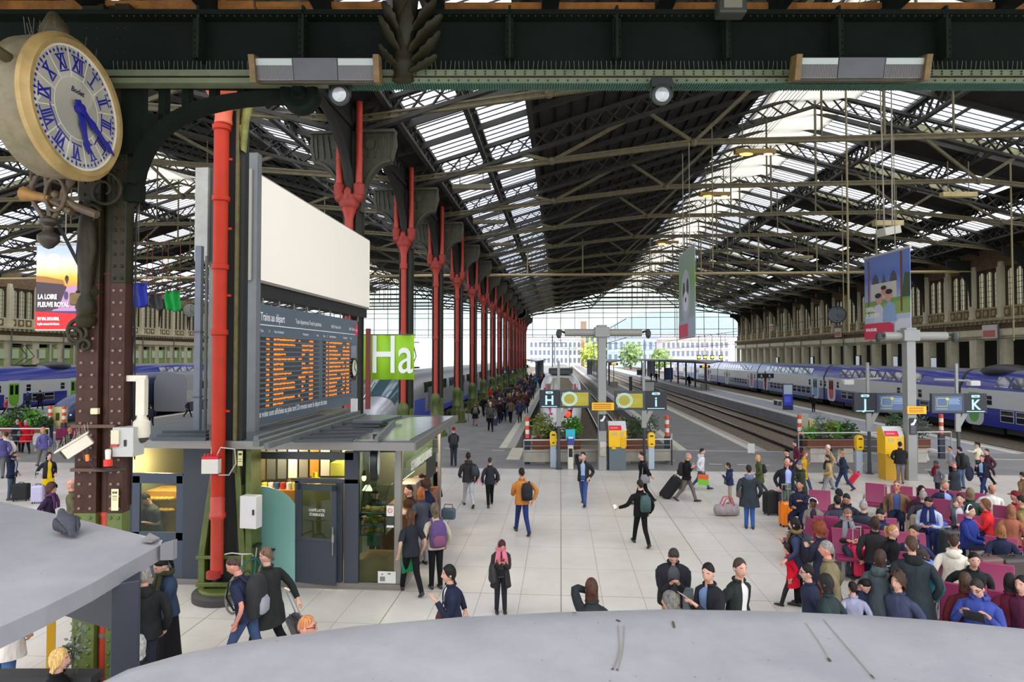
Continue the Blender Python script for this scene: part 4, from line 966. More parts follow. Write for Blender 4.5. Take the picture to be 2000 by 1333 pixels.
# ===== departure board and billboard
BX=-6.6
def bw(px,py):p=atx(px,py,BX);return Vector((BX,p.y,p.z))
yA,yB_=bw(500,700).y,bw(698,700).y;zB,zT=bw(500,832).z,bw(500,592).z
bd=thing('departure_board','grey train departure board with rows of orange letters','departure board',(BX,yA,zB));Wb,Hb=yB_-yA,zT-zB
M_BD=mat((88,100,110),0.4);M_WH=mat((236,238,238),0.5);M_ORG=mat((240,130,30),0.4,emit=0.75);M_SLAT=mat((66,68,62),0.3);M_SLAT2=mat((104,116,126),0.4)
b=MB();b.bb(-.28,0,0,Wb,0,Hb);b.build('panel',M_BD,bd,bev=0.01)
def btext(s,y,z,size,sx=1.0,m=None,bold=0.0):
 o=text_mesh(s,size,m or M_WH,'lettering',bd,'LEFT',0.001,sx,bold);o.rotation_euler=(math.pi/2,0,math.pi/2);o.location=(0.006,y,z);return o
btext('Trains au départ',.18,Hb-.36,.26,.72,bold=.003);btext('Train departures-Treni in partenza',2.05,Hb-.34,.17,.72)
btext('Hall 2 Voies A à N',4.55,Hb-.34,.13,.8);btext('Hall 1 Voies 5 à 23',6.1,Hb-.34,.13,.8)
btext('Les voies sont affichées au plus tard 20 minutes avant le départ du train',.06,.16,.2,.72,bold=.002)
b=MB();b.bb(0,.01,.16,Wb-.06,Hb-.47,Hb-.45);b.build('rule',M_WH,bd)
cA,cB=(.18,3.62),(3.92,6.35);cols=(cA,cB)
for(y0,y1)in cols:
 for f,s in((0,'Train'),(.12,'n°'),(.2,'Heure Destination'),(.68,'Particularités'),(.95,'Voie')):btext(s,y0+(y1-y0)*f,Hb-.62,.085,.8)
random.seed(3);rh=(Hb-1.05)/14
for ci,(y0,y1)in enumerate(cols):
 w=y1-y0
 for r in range(14):
  z=Hb-.72-(r+1)*rh+rh*.28;b=MB();b.bb(0,.008,y0,y1,z,z+rh*.55);ro=b.build('slat',M_SLAT,bd)
  b=MB();b.bb(0.008,.011,y0+.01,y0+.25*.9,z+.01,z+rh*.5);b.build('logo_flap',mat((40,50,70)if r in(4,5,11)else(70,50,48)if r%3 else(150,150,150)if r==7 else(36,54,44),0.5),ro)
  b=MB();zz0,zz1=z+rh*.06,z+rh*.52
  def word(ya,n):
   y=ya
   for i in range(n):
    cw=.055
    if y+cw>y1-.02:break
    for k in range(random.choice((2,3))):yy=y+k*.017;b.bb(.008,.011,yy,yy+.013,zz0+random.choice((0,.02)),zz1-random.choice((0,0,.025)))
    b.bb(.008,.0105,y,y+.045,(zz0+zz1)/2-.012,(zz0+zz1)/2+.012)
    y+=cw
  word(y0+w*.085,3);word(y0+w*.19,random.choice((10,12,13,18,22)));word(y0+w*(.66 if r%4 else.6),random.choice((2,4,8)));word(y0+w*.80,5)
  b.build('orange_text',M_ORG,ro)
for z0,z1 in((0,1),):
 b=MB()
 for(y0,y1)in cols:
  for r in range(15):
   z=Hb-.72-r*rh;b.bb(0,.03,y0-.03,y1+.02,z-rh*.05,z+rh*.12)
 b.build('row_divider',M_SLAT2,bd)
b=MB();c=Vector((0.02,Wb-.42,Hb-.98-.55));rz_=Matrix.Rotation(math.pi/2,3,'Y');b.lathe([(0,.02),(.27,.02),(.29,0),(.29,-.02)][::-1],c,28,rot=rz_);k=b.build('clock_face',mat((216,220,190),0.35),bd,40)
b=MB();b.tube([c+Vector((.02,.29*math.cos(a),.29*math.sin(a)))for a in[i*math.pi/14 for i in range(28)]],.03,6,closed=True);b.bar(c+Vector((.03,0,0)),c+Vector((.03,.12,-.12)),.02);b.bar(c+Vector((.03,0,0)),c+Vector((.03,.05,.2)),.015);b.build('clock_rim',mat((30,34,32),0.4),k)
b=MB();b.bb(0,.012,Wb-.68,Wb-.16,.75,1.85);b.build('info_screen',mat((48,42,44),0.15),bd)
b=MB();b.bb(0,.014,Wb-.26,Wb-.02,Hb-.5,Hb-.12);k=b.build('operator_plate',mat((206,30,80),0.4),bd);o=btext('SNCF',Wb-.25,Hb-.36,.1,.8);o.location.x=.017;o.parent=k;o.matrix_parent_inverse=Matrix()
b=MB()
for i in range(9):y=.5+i*.85;b.tube([(-.1,y,Hb),(-.1,y,Hb+.38)],.02,6)
b.tube([(-.1,0,Hb+.38),(-.1,Wb-1.2,Hb+.38)],.03,6);b.build('maintenance_rail',mat((120,122,118),0.5),bd)
b=MB();b.bb(-.3,.1,-.22,-.02,-2.0,5.9);b.build('support_mast',mat((108,112,112),0.5,0,0,0.12,2),bd)
b=MB();pts=[bw(485,842),bw(560,815),bw(640,795),bw(700,788)];b.tube([p-Vector(bd.location)+Vector((-.1,0,-.15))for p in pts],.05,6);b.build('cable_tray',mat((128,120,98),0.7),bd)
p0,p1,p2,p3=bw(490,548),bw(721,599),bw(721,460),bw(490,328)
bb_=thing('billboard','blank white illuminated billboard above the departure board','billboard',(BX,p0.y,p0.z));Wd,Hd=p1.y-p0.y,p3.z-p0.z
b=MB();b.bb(-.42,0,0,Wd,0,Hd);b.build('case',mat((150,146,136),0.5,0.2),bb_,bev=0.01)
b=MB();b.bb(0,.02,.1,Wd-.03,.06,Hd-.04);b.build('white_panel',mat((232,226,210),0.5,emit=0.22),bb_)
b=MB();b.bb(-.4,-.05,.1,Wd-.1,-.3,-.02);b.build('lower_casing',mat((34,34,32),0.6),bb_)
# green banner with Ha
q0,q1=atd(700,742,25.5),atd(809,742,25.5);L=(q1-q0).length;Hh=atd(809,655,25.5).z-q1.z
bn=thing('banner','lime green banner with big white letters Ha, right of the departure board','banner');bn.matrix_world=frame_mat(q0,(q1-q0),(0,0,1))
b=MB();n=24;rw=[[(-.6+(L+.6)*i/n,z,.05*math.sin(i*1.1))for i in range(n+1)]for z in(0,Hh)];b.loft(rw,closed=False);o=b.build('cloth',mat((150,204,34),0.6),bn,60);md=o.modifiers.new('thickness','SOLIDIFY');md.thickness=.01
o=text_mesh('Ha',2.15,mat((240,244,236),0.55),'lettering',bn,'LEFT',.004,.70,.01);o.location=(.46,.28,.07)
b=MB();b.bb(.35,.52,-1.15,Hh+.25,.16,.3);b.build('red_post',mat((112,36,32),0.5),bn)
b=MB();b.tube([(-.75,Hh+.02,0),(L,Hh+.02,0)],.02,6);b.build('top_pole',mat((90,90,80),0.5),bn)
# picture banners 
def picture(name,label,q0,q1,top0,mats_polys,texts,wires=True):
 """q0,q1 lower corners (left, right as seen), top0 top-left; polys in unit coordinates (0..1, 0..1)"""
 x=q1-q0;Wd=Vector((x.x,x.y,0)).length;Hd=top0.z-q0.z;t=thing(name,label,'banner');t.matrix_world=frame_mat(q0,(x.x,x.y,0),(0,0,1))
 b=MB();b.bb(0,Wd,0,Hd,-.02,0);sh=b.build('sheet',mats_polys[0],t)
 for i,(c,pl)in enumerate(mats_polys[1:]):
  b=MB();b.prism([(u*Wd,v*Hd,.001+i*.0016)for u,v in pl],(0,0,.0015));b.build('print',c if not isinstance(c,tuple)else mat(c,.6),sh)
 for s,u,v,size,sx,c in texts:
  o=text_mesh(s,size*Hd,mat(c,.5),'lettering',sh,'LEFT',.001,sx,.004*Hd);o.location=(u*Wd,v*Hd,.03)
 b=MB();b.tube([(-.03,Hd,-.01),(Wd+.03,Hd,-.01)],.05,8);b.tube([(0,0,-.01),(Wd,0,-.01)],.035,8);b.build('batten',mat((190,186,176),.5),t)
 if wires:
  b=MB()
  for u in(.3,.7):b.tube([(u*Wd,Hd,-.01),(u*Wd,Hd+4.5,-.01)],.018,5)
  b.build('hanging_wire',mat((130,126,110),.5),t)
 return t
def sky_print(name,stops,sc=3.0,amt=.12):
 m=bpy.data.materials.new(name);m.use_nodes=True;N,L=m.node_tree.nodes,m.node_tree.links;b=N['Principled BSDF'];b.inputs['Roughness'].default_value=.6
 tc=N.new('ShaderNodeTexCoord');sp=N.new('ShaderNodeSeparateXYZ');no=N.new('ShaderNodeTexNoise');no.inputs['Scale'].default_value=sc;no.inputs['Detail'].default_value=5
 L.new(tc.outputs['Generated'],sp.inputs[0]);L.new(tc.outputs['Generated'],no.inputs['Vector']);ma=N.new('ShaderNodeMath');ma.operation='MULTIPLY_ADD';ma.inputs[1].default_value=amt;L.new(no.outputs['Fac'],ma.inputs[0]);L.new(sp.outputs['Y'],ma.inputs[2])
 r=N.new('ShaderNodeValToRGB');e=r.color_ramp.elements
 while len(e)<len(stops):e.new(.5)
 for q,(p,c)in zip(e,stops):q.position=p;q.color=(*lin(c),1)
 L.new(ma.outputs[0],r.inputs['Fac']);L.new(r.outputs['Color'],b.inputs['Base Color']);return m
def ell(u,v,a,b_,n=14):return[(u+a*math.cos(2*math.pi*i/n),v+b_*math.sin(2*math.pi*i/n))for i in range(n)]
dB=21.0
picture('banner','hanging banner of a river sunset with a red base, left of the clock column',atd(69,645,dB),atd(149,645,dB),atd(69,477,dB),[sky_print('sunset_print',[(.38,(90,70,110)),(.55,(235,150,90)),(.66,(250,200,60)),(.80,(250,240,200)),(.98,(190,205,240))]),((196,150,190),[(.4,.22),(1,.22),(1,.52),(.75,.5)]),((74,58,66),[(0,.2),(.55,.25),(.75,.5),(.6,.55),(.3,.57),(0,.58)]),((176,120,60),[(0,.56),(.7,.53),(.66,.58),(.25,.62),(0,.63)]),((250,244,214),ell(.42,.80,.18,.09)),((60,44,44),ell(.75,.60,.045,.035)),((90,60,56),[(.70,.59),(.80,.59),(.755,.53)]),((90,70,110),ell(.74,.40,.05,.05)),((226,36,40),[(0,0),(1,0),(1,.19),(0,.215)])],[('LA LOIRE',.06,.36,.075,.72,(246,246,246)),('FLEUVE ROYAL',.06,.27,.075,.72,(246,246,246)),('EN VAL DE LOIRE,',.06,.115,.045,.7,(246,246,246)),('le plus sauvage des fleuves.',.06,.06,.034,.7,(250,220,220))])
picture('banner','hanging banner of a castle and a smiling family with a pink base, at upper right',atd(1690,664,27.0),atd(1779.5,660,24.0),atd(1690,506,27.0),[sky_print('castle_sky_print',[(.5,(196,206,226)),(.7,(150,166,206)),(.9,(96,120,190)),(1.0,(110,130,190))],4,.3),((206,202,190),[(.15,.4),(.72,.4),(.72,.66),(.15,.66)]),((86,80,90),[(.18,.66),(.34,.66),(.32,.74),(.26,.78),(.2,.74)]),((86,80,90),[(.58,.66),(.74,.66),(.72,.74),(.66,.79),(.6,.74)]),((96,90,98),[(.4,.66),(.5,.66),(.46,.76),(.44,.76)]),((120,160,84),[(0,.40),(1,.43),(1,.48),(0,.45)]),((150,176,96),[(0,.28),(1,.28),(1,.43),(0,.4)]),((70,90,60),[(.82,.46),(1,.46),(1,.72),(.9,.74)]),((150,84,66),[(.09,.3),(.12,.3),(.12,.95),(.09,.95)]),((132,70,56),[(.81,.3),(.845,.3),(.845,.98),(.81,.98)]),((214,214,226),[(.22,.2),(.42,.2),(.44,.36),(.36,.42),(.26,.4)]),((150,176,214),[(.42,.2),(.72,.2),(.7,.38),(.58,.44),(.46,.38)]),((214,160,140),ell(.35,.47,.075,.06)),((214,160,140),ell(.56,.49,.075,.065)),((206,150,130),ell(.46,.56,.06,.05)),((54,38,34),ell(.33,.515,.075,.03)),((54,38,34),ell(.57,.545,.075,.03)),((54,40,36),ell(.455,.6,.06,.025)),((222,60,92),[(0,0),(.66,0),(.66,.16),(.58,.19),(0,.19)]),((226,226,232),[(.66,0),(1,0),(1,.22),(.78,.22),(.7,.18)])],[('CHÂTEAU',.04,.335,.07,.62,(246,246,246)),('DE CHEVERNY',.04,.26,.07,.62,(246,246,246)),('EN VAL DE LOIRE,',.04,.10,.042,.65,(250,240,240)),('Val de Loire',.72,.1,.035,.65,(150,140,160))])
picture('banner','narrow hanging green and white animal banner with a pink base, seen nearly edge-on',atd(1326.5,662,29.5),atd(1358,655,25.6),atd(1326.5,505,29.5),[sky_print('meadow_print',[(.2,(150,170,180)),(.5,(150,170,150)),(.7,(130,170,90)),(1.0,(150,170,150))],3,.15),((186,188,196),ell(.45,.5,.28,.3)),((60,62,66),ell(.34,.56,.07,.1)),((60,62,66),ell(.58,.58,.07,.1)),((226,226,230),ell(.46,.42,.16,.12)),((60,62,66),ell(.46,.44,.05,.03)),((170,180,196),[(0,0),(1,0),(1,.22),(0,.2)]),((216,70,100),[(0,0),(.6,0),(.6,.16),(0,.16)])],[])
# tarpaulins on the left side
def tarp(px0,px1,py0,py1,d,c,lab):
 q0,q1=atd(px0,py1,d),atd(px1,py1,d);H=atd(px0,py0,d).z-q0.z;t=thing('tarpaulin',lab,'tarpaulin');t.matrix_world=frame_mat(q0,q1-q0,(0,0,1));Wd=(q1-q0).length
 b=MB();n=14;rings=[]
 for j in range(8):
  v=j/7;rings.append([((u:=i/n)*Wd*(1-.12*(1-v))+.03*math.sin(j),H*v+.1*math.sin(u*7)*(1-v),.18*math.sin(u*11+v*3))for i in range(n+1)])
 b.loft(rings,closed=False);o=b.build('sheet',mat(c,.5,0,0,.15,2),t,60);md=o.modifiers.new('thickness','SOLIDIFY');md.thickness=.02
 b=MB();b.tube([(0,H,-.02),(Wd,H,-.02)],.04,6);b.tube([(.1*Wd,H,-.02),(.1*Wd,H+3.5,-.02)],.025,5);b.tube([(.9*Wd,H,-.02),(.9*Wd,H+3.5,-.02)],.025,5);b.build('rail',mat((140,60,50),.6),t)
tarp(249,290,553,600,45,(50,66,190),'blue tarpaulin bundle hung high in the left hall');tarp(324,354,569,608,45,(30,190,84),'bright green tarpaulin hung high in the left hall');tarp(294,318,575,605,46,(110,112,108),'grey tarpaulin hung between the blue and the green one')
# nearest column of the row, in front of the coffee kiosk
p=at(437,1168);C0=Vector((p.x,p.y,0));d0=-sY*p.x+cY*p.y
t=thing('column','tall column with an orange-red rain pipe and a green flared foot, in front of the coffee kiosk','column',C0,YAW,kind='structure')
z_=lambda py:atd(437,py,d0).z
b=MB();b.bb(-.18,-.1,-.1,.3,.2,9.4);b.bb(.28,.36,-.1,.1,.2,9.4);b.bb(-.16,.34,.04,.1,.2,9.4);b.build('shaft',M_IROND,t)
b=MB();b.bb(.21,.27,-.16,.0,2.4,9.4);b.build('angle_iron',mat((96,88,50),.55,0,0,.3,5),t)
b=MB()
for sx,x0,x1 in((-1,-.16,-.42),(1,.44,.46),(1,.2,.34)):
 b.prism([(x0,-.12,2.9),(x0+.1,-.12,2.9),(x1+.12,-.16,.9),(x1+.12,-.16,.15),(x1,-.16,.15),(x1,-.16,.9)],(0,.5,0))
b.lathe([(.5,.12),(.5,.2),(.47,.22)],(0.02,.1,0),20);b.bb(-.46,.44,-.18,-.12,.78,.84);b.bb(-.46,.44,-.18,-.12,.26,.34);b.build('flared_foot',M_GREEN,t,30,bev=.01)
b=MB();b.lathe([(.62,0),(.62,.12),(.56,.16),(.3,.17)],(.02,.1,0),28);b.build('base_ring',mat((56,52,52),.6),t,40)
zt=z_(255);M_OR=mat((172,46,22),.5,0,0,.08,3,spec=.25)
b=MB();pr=[(.115,.55),(.115,1.55),(.15,1.6),(.15,1.66),(.13,1.7),(.13,1.95),(.115,2.0)]
b.lathe(pr,(0,-.3,0),18);b.build('pipe_base',M_RED,t,40)
for z0,z1,r in((2.0,z_(645),.125),(z_(645),z_(520),.125),(z_(520),z_(390),.13),(z_(390),zt,.135)):
 b=MB();b.lathe([(r,z0),(r,z1-.12),(r*1.22,z1-.1),(r*1.25,z1-.02),(r,z1)],(0,-.3,0),18);b.bb(-.04,.2,-.3,-.27,(z0+z1)/2,(z0+z1)/2+.04);b.build('rain_pipe',M_OR,t,40)
b=MB();b.lathe([(.14,zt),(.16,zt+.02),(.15,zt+.15),(.17,zt+.35),(.24,zt+.42),(.24,zt+.46),(.2,zt+.5),(.3,zt+.58),(.32,zt+.64),(.24,zt+.7),(.26,zt+1.4)],(.03,-.3,0),16);b.build('pipe_capital',mat((206,92,60),.45,0,0,.1,6),t,40)
b=MB();b.lathe([(0,.45),(.13,.5),(.13,.62),(0,.66)],(-.03,-.36,0),14);b.build('pipe_elbow',mat((150,40,34),.5),t,50)
b=MB();pts=[(.3,-.1,z_(250)),(.34,-.12,z_(300)),(.36,-.1,z_(240)),(.44,-.1,z_(195))];b.tube(pts,[.07,.06,.08,.1],8);b.build('bracket_arm',mat((112,112,50),.6,0,0,.3,5),t,60)
w=31*d0/1250;b=MB();b.box((-.05,-.46,z_(903)),(w,.14,w*.86));j=b.build('junction_box',mat((206,202,192),.5),t,bev=.006)
b=MB();b.box((-.05,-.46,z_(887)),(w*.98,.12,.05));
for i in range(5):b.lathe([(.02,0),(.02,.06)],(-.05+(i-2)*.06,-.46,z_(886)),8)
b.build('red_glands',mat((190,30,40),.5),j)
b=MB();b.tube([(.05,-.46,z_(883)),(.12,-.46,z_(868)),(.35,-.4,z_(872)),(.36,-.36,z_(900)),(.25,-.4,z_(921)),(.08,-.46,z_(920))],.014,6);b.build('conduit',mat((180,178,172),.4,.5),t)
t2=thing('junction_box','white cabinet fixed to the right side of the green-footed column, before the mint screen','electrical box',atd(484,1002,d0-.35),YAW-.2)
b=MB();b.box((0,.1,0),(.34,.2,.6));b.build('case',mat((206,204,200),.5),t2,bev=.01);b=MB();b.bb(.1,.13,-.02,0,-.04,.06);b.build('handle',mat((30,30,30),.4),t2);b=MB();b.bb(-.1,.0,.18,.36,-.1,.1);b.build('mounting_plate',M_GREEN,t2)
t3=thing('notice','small cream notice on the column with the orange-red pipe','notice',atd(469,896,d0-.2),YAW);b=MB();b.bb(-.045,.045,0,.012,-.14,.14);k=b.build('sheet',mat((228,222,160),.6),t3)
b=MB();b.bb(-.03,.03,-.003,0,.06,.1);b.bb(-.03,.03,-.003,0,-.02,-.01);b.bb(-.03,.03,-.003,0,-.06,-.05);b.build('print',mat((50,46,36),.6),k)
# free-standing masts behind it
def mast(px0,px1,py0,py1,d,lab,c=(104,110,118)):
 p=atd((px0+px1)/2,py1,d);q=atd((px0+px1)/2,py0,d);w=(px1-px0)*d/1250
 t=thing('mast',lab,'mast',(p.x,p.y,0),YAW);b=MB();b.bb(-w/2,w/2,-w/2,w/2,0.1 if p.z<.5 else p.z,q.z);b.build('shaft',mat(c,.5,.2,0,.15,2),t,bev=.006)
 b=MB()
 for f in(.3,.6):z=p.z+(q.z-p.z)*f;b.bb(-w/2-.012,w/2+.012,-w/2-.012,w/2+.012,z,z+.03)
 b.build('joint_band',mat((70,74,80),.5),t)
mast(379,391,481,905,13.6,'thin blue-grey mast left of the column with the orange-red pipe');mast(397,402,500,905,13.9,'slim grey rod beside the blue-grey mast left of the orange-red pipe',(96,96,92))
t=thing('billboard','grey edge of a second billboard, left of the column with the orange-red pipe','billboard',atd(403,510,15.0));h=(510-325)*15/1250
b=MB();b.bb(-.3,.02,0,5.5,0,h);b.build('case',mat((156,156,148),.5,.2,0,.15,2),t,bev=.01);b=MB();b.bb(.02,.16,.1,.3,-.1,h);b.build('frame_post',mat((60,62,60),.5),t)
b=MB();b.bb(-.02,.1,.15,.27,-4.6 if False else-(atd(403,510,15.0).z-3.0),0);b.build('support_mast',mat((110,110,104),.5,0,0,.2,3),t)
# ===== trains
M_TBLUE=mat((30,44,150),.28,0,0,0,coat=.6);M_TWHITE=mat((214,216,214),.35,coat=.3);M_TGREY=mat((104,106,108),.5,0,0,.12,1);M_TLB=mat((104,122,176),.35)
M_TGLASS=mat((20,24,30),.06,0,0,spec=.9,name='dark_window_glass');M_TMIR=mat((150,152,168),.04,.75,name='mirror_tinted_glass');M_DKG=mat((44,46,50),.6);M_BOGIE=mat((34,32,30),.8)
def prof_loft(b,prof,y0,y1,mi,close=False):
 b.loft([[(x,y0,z)for x,z in prof],[(x,y1,z)for x,z in prof]],mi,closed=False)
def rrect(yc,zc,w,h,r,n=4):
 pts=[]
 for cx,cz,a0 in((w/2-r,h/2-r,0),(-w/2+r,h/2-r,90),(-w/2+r,-h/2+r,180),(w/2-r,-h/2+r,270)):
  for i in range(n+1):a=math.radians(a0+90*i/n);pts.append((yc+cx+r*math.cos(a),zc+cz+r*math.sin(a)))
 return pts
def double_decker(name,label,X,ya,yb,side,low_c,doors,group,upper_blue=(),loco=False,facey=None):
 """double-deck car; side=-1: the side towards -x is dressed. z from the platform level"""
 s=side;t=thing(name,label,'train',(X,ya,-0.55),group=group);L=yb-ya;hw=1.42
 b=MB()
 lo=[(s*hw,.55),(s*hw,1.75)];midp=[(s*hw,1.75),(s*hw,2.95)];up=[(s*hw,2.95),(s*(hw-.09),3.15),(s*(hw-.38),3.82),(s*(hw-.62),4.08)];top=[(s*(hw-.62),4.08),(s*.5,4.25),(0,4.3),(-s*.6,4.25),(-s*(hw-.4),4.05),(-s*hw,3.2),(-s*hw,.55),(s*hw,.55)]
 prof_loft(b,lo,.2,L-.2,0);prof_loft(b,midp,.2,L-.2,1);prof_loft(b,up,.2,L-.2,2);prof_loft(b,top,.2,L-.2,3)
 full=lo+midp[1:]+up[1:]+top[1:-1]
 for y in(.2,L-.2):b.add([(x,y,z)for x,z in full],[tuple(range(len(full)))],3)
 b.build('body',[low_c,M_TWHITE,M_TBLUE,M_TGREY],t,40)
 b=MB();b.bb(-1.1,1.1,.02,.25,.7,3.6);b.bb(-1.1,1.1,L-.25,L-.02,.7,3.6);b.build('gangway',M_DKG,t)
 for yy in(2.6,L-2.6):
  b=MB();b.bb(-1.2,1.2,yy-1.6,yy+1.6,.1,.6)
  for dy in(-1.1,1.1):b.lathe([(.0,-1.0),(.42,-1.0),(.45,1.0),(0,1.0)],(0,yy+dy,.43),16,rot=Matrix.Rotation(math.pi/2,3,'Y'))
  b.build('bogie',M_BOGIE,t)
 b=MB();b.bb(-1.25,1.25,4.6,L-4.6,.2,.56);b.build('underframe',M_DKG,t)
 proto={}
 def win(kind,y,w,z0,z1,tilt=False):
  key=(kind,round(w,2));first=key not in proto
  if first:
   b=MB()
   if tilt:
    for i in range(1):b.prism([(s*(hw-.08),-w/2,z0),(s*(hw-.08),w/2,z0),(s*(hw-.37),w/2,z1),(s*(hw-.37),-w/2,z1)],(s*.03,0,.012))
   else:b.bb(s*(hw-.02),s*(hw+.015),-w/2,w/2,z0,z1)
   o=b.build('window',M_TGLASS if not tilt else M_TMIR,t)
   b=MB();z=z0+(z1-z0)*.55
   if not tilt:
    b.bb(s*hw,s*(hw+.025),-w/2,w/2,z-.025,z+.025);b.bb(s*hw,s*(hw+.025),-w/2-.04,-w/2,z0-.03,z1+.03);b.bb(s*hw,s*(hw+.025),w/2,w/2+.04,z0-.03,z1+.03);b.bb(s*hw,s*(hw+.025),-w/2,w/2,z0-.04,z0);b.bb(s*hw,s*(hw+.025),-w/2,w/2,z1,z1+.04)
    b.build('window_frame',mat((196,198,198),.4),o)
   proto[key]=o
  else:o=dup(proto[key],parent=t)
  o.location=(0,y,0)
 dpos=[L*f for f,c in doors]
 y=4.4
 while y<L-4.2:
  if all(abs(y-d)>1.7 for d in dpos):
   win('low',y,1.15,.98,1.66)
  y+=1.42
 y=4.2
 while y<L-3.8:
  if not any(a*L<y<b_*L for a,b_ in upper_blue):win('up',y,1.26,3.14,3.80,True)
  y+=1.5
 for f,c in doors:
  yc=L*f;b=MB();pts=rrect(yc,1.75,2.0,2.5,.55);b.prism([(s*(hw+.005),a,z)for a,z in pts],(s*.02,0,0));d=b.build('door',M_TWHITE,t)
  b=MB();pts=[(yc-.55,2.7),(yc+.55,2.7)]+[(yc+.55*math.cos(a),1.3-.62*math.sin(a))for a in[math.pi*i/8 for i in range(9)]]
  b.prism([(s*(hw+.026),a,z)for a,z in pts],(s*.012,0,0));k=b.build('door_leaf',mat(c,.4),d)
  for dy in(-.27,.27):b=MB();b.bb(s*(hw+.036),s*(hw+.05),yc+dy-.17,yc+dy+.17,1.7,2.55);b.build('door_window',M_TGLASS,k)if False else b.build('door_window',M_TGLASS,d)
  for dy in(-1.6,1.6):win('small',yc+dy,.5,1.95,2.55)
 if facey:
  b=MB();b.ball((0,L*facey,4.15),(1.2,2.0,.5),14);b.build('roof_fairing',mat((44,44,46),.5),t,60)
 return t
G1='cars of the blue double-deck train on the right'
RED,GRN,CYN=(206,70,90),(110,186,96),(110,170,214)
XR=29.75
double_decker('train_car','nearest car of the blue double-deck train, cut by the right edge',XR,24.5,48.0,-1,M_TBLUE,((.18,RED),(.42,(176,60,80)),(.93,GRN)),G1,((0.83,1.0),),facey=.88)
double_decker('train_car','car of the blue double-deck train behind the J sign, with red and blue doors',XR,48.0,71.5,-1,M_TBLUE,((.28,CYN),(.92,RED)),G1,((0.0,.22),(.88,1)))
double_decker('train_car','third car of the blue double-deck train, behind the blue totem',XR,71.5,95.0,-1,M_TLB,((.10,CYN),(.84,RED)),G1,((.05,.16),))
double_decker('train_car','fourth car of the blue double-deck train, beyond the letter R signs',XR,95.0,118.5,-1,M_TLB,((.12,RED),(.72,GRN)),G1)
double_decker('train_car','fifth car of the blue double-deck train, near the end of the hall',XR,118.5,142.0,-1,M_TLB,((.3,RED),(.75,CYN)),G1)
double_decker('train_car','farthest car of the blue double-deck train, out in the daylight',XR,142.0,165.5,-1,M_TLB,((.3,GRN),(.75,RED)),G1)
def pantograph(x,y,lab,s=1.0):
 t=thing('pantograph',lab,'pantograph',(x,y,3.72));b=MB();P=[(0,-.9,.1),(0,.5,.9),(0,-.5,1.9)]
 for sx in(-.35,.35):b.tube([(sx,p[1],p[2])for p in P],.04,6)
 b.build('arm',mat((40,40,42),.5),t);b=MB();b.bb(-.8,.8,-.7,-.6,1.9,1.96);b.bb(-.8,.8,-.42,-.32,1.9,1.96);b.bar((-.5,-.65,1.93),(-.5,-.37,1.93),.05);b.bar((.5,-.65,1.93),(.5,-.37,1.93),.05);b.build('bow',mat((40,40,42),.5),t)
 b=MB();b.bb(-.6,.6,-1.0,.6,-.0,.12);b.build('base',mat((44,44,44),.5),t);return t
pantograph(XR,40.0,'raised pantograph on the roof of the blue double-deck train')
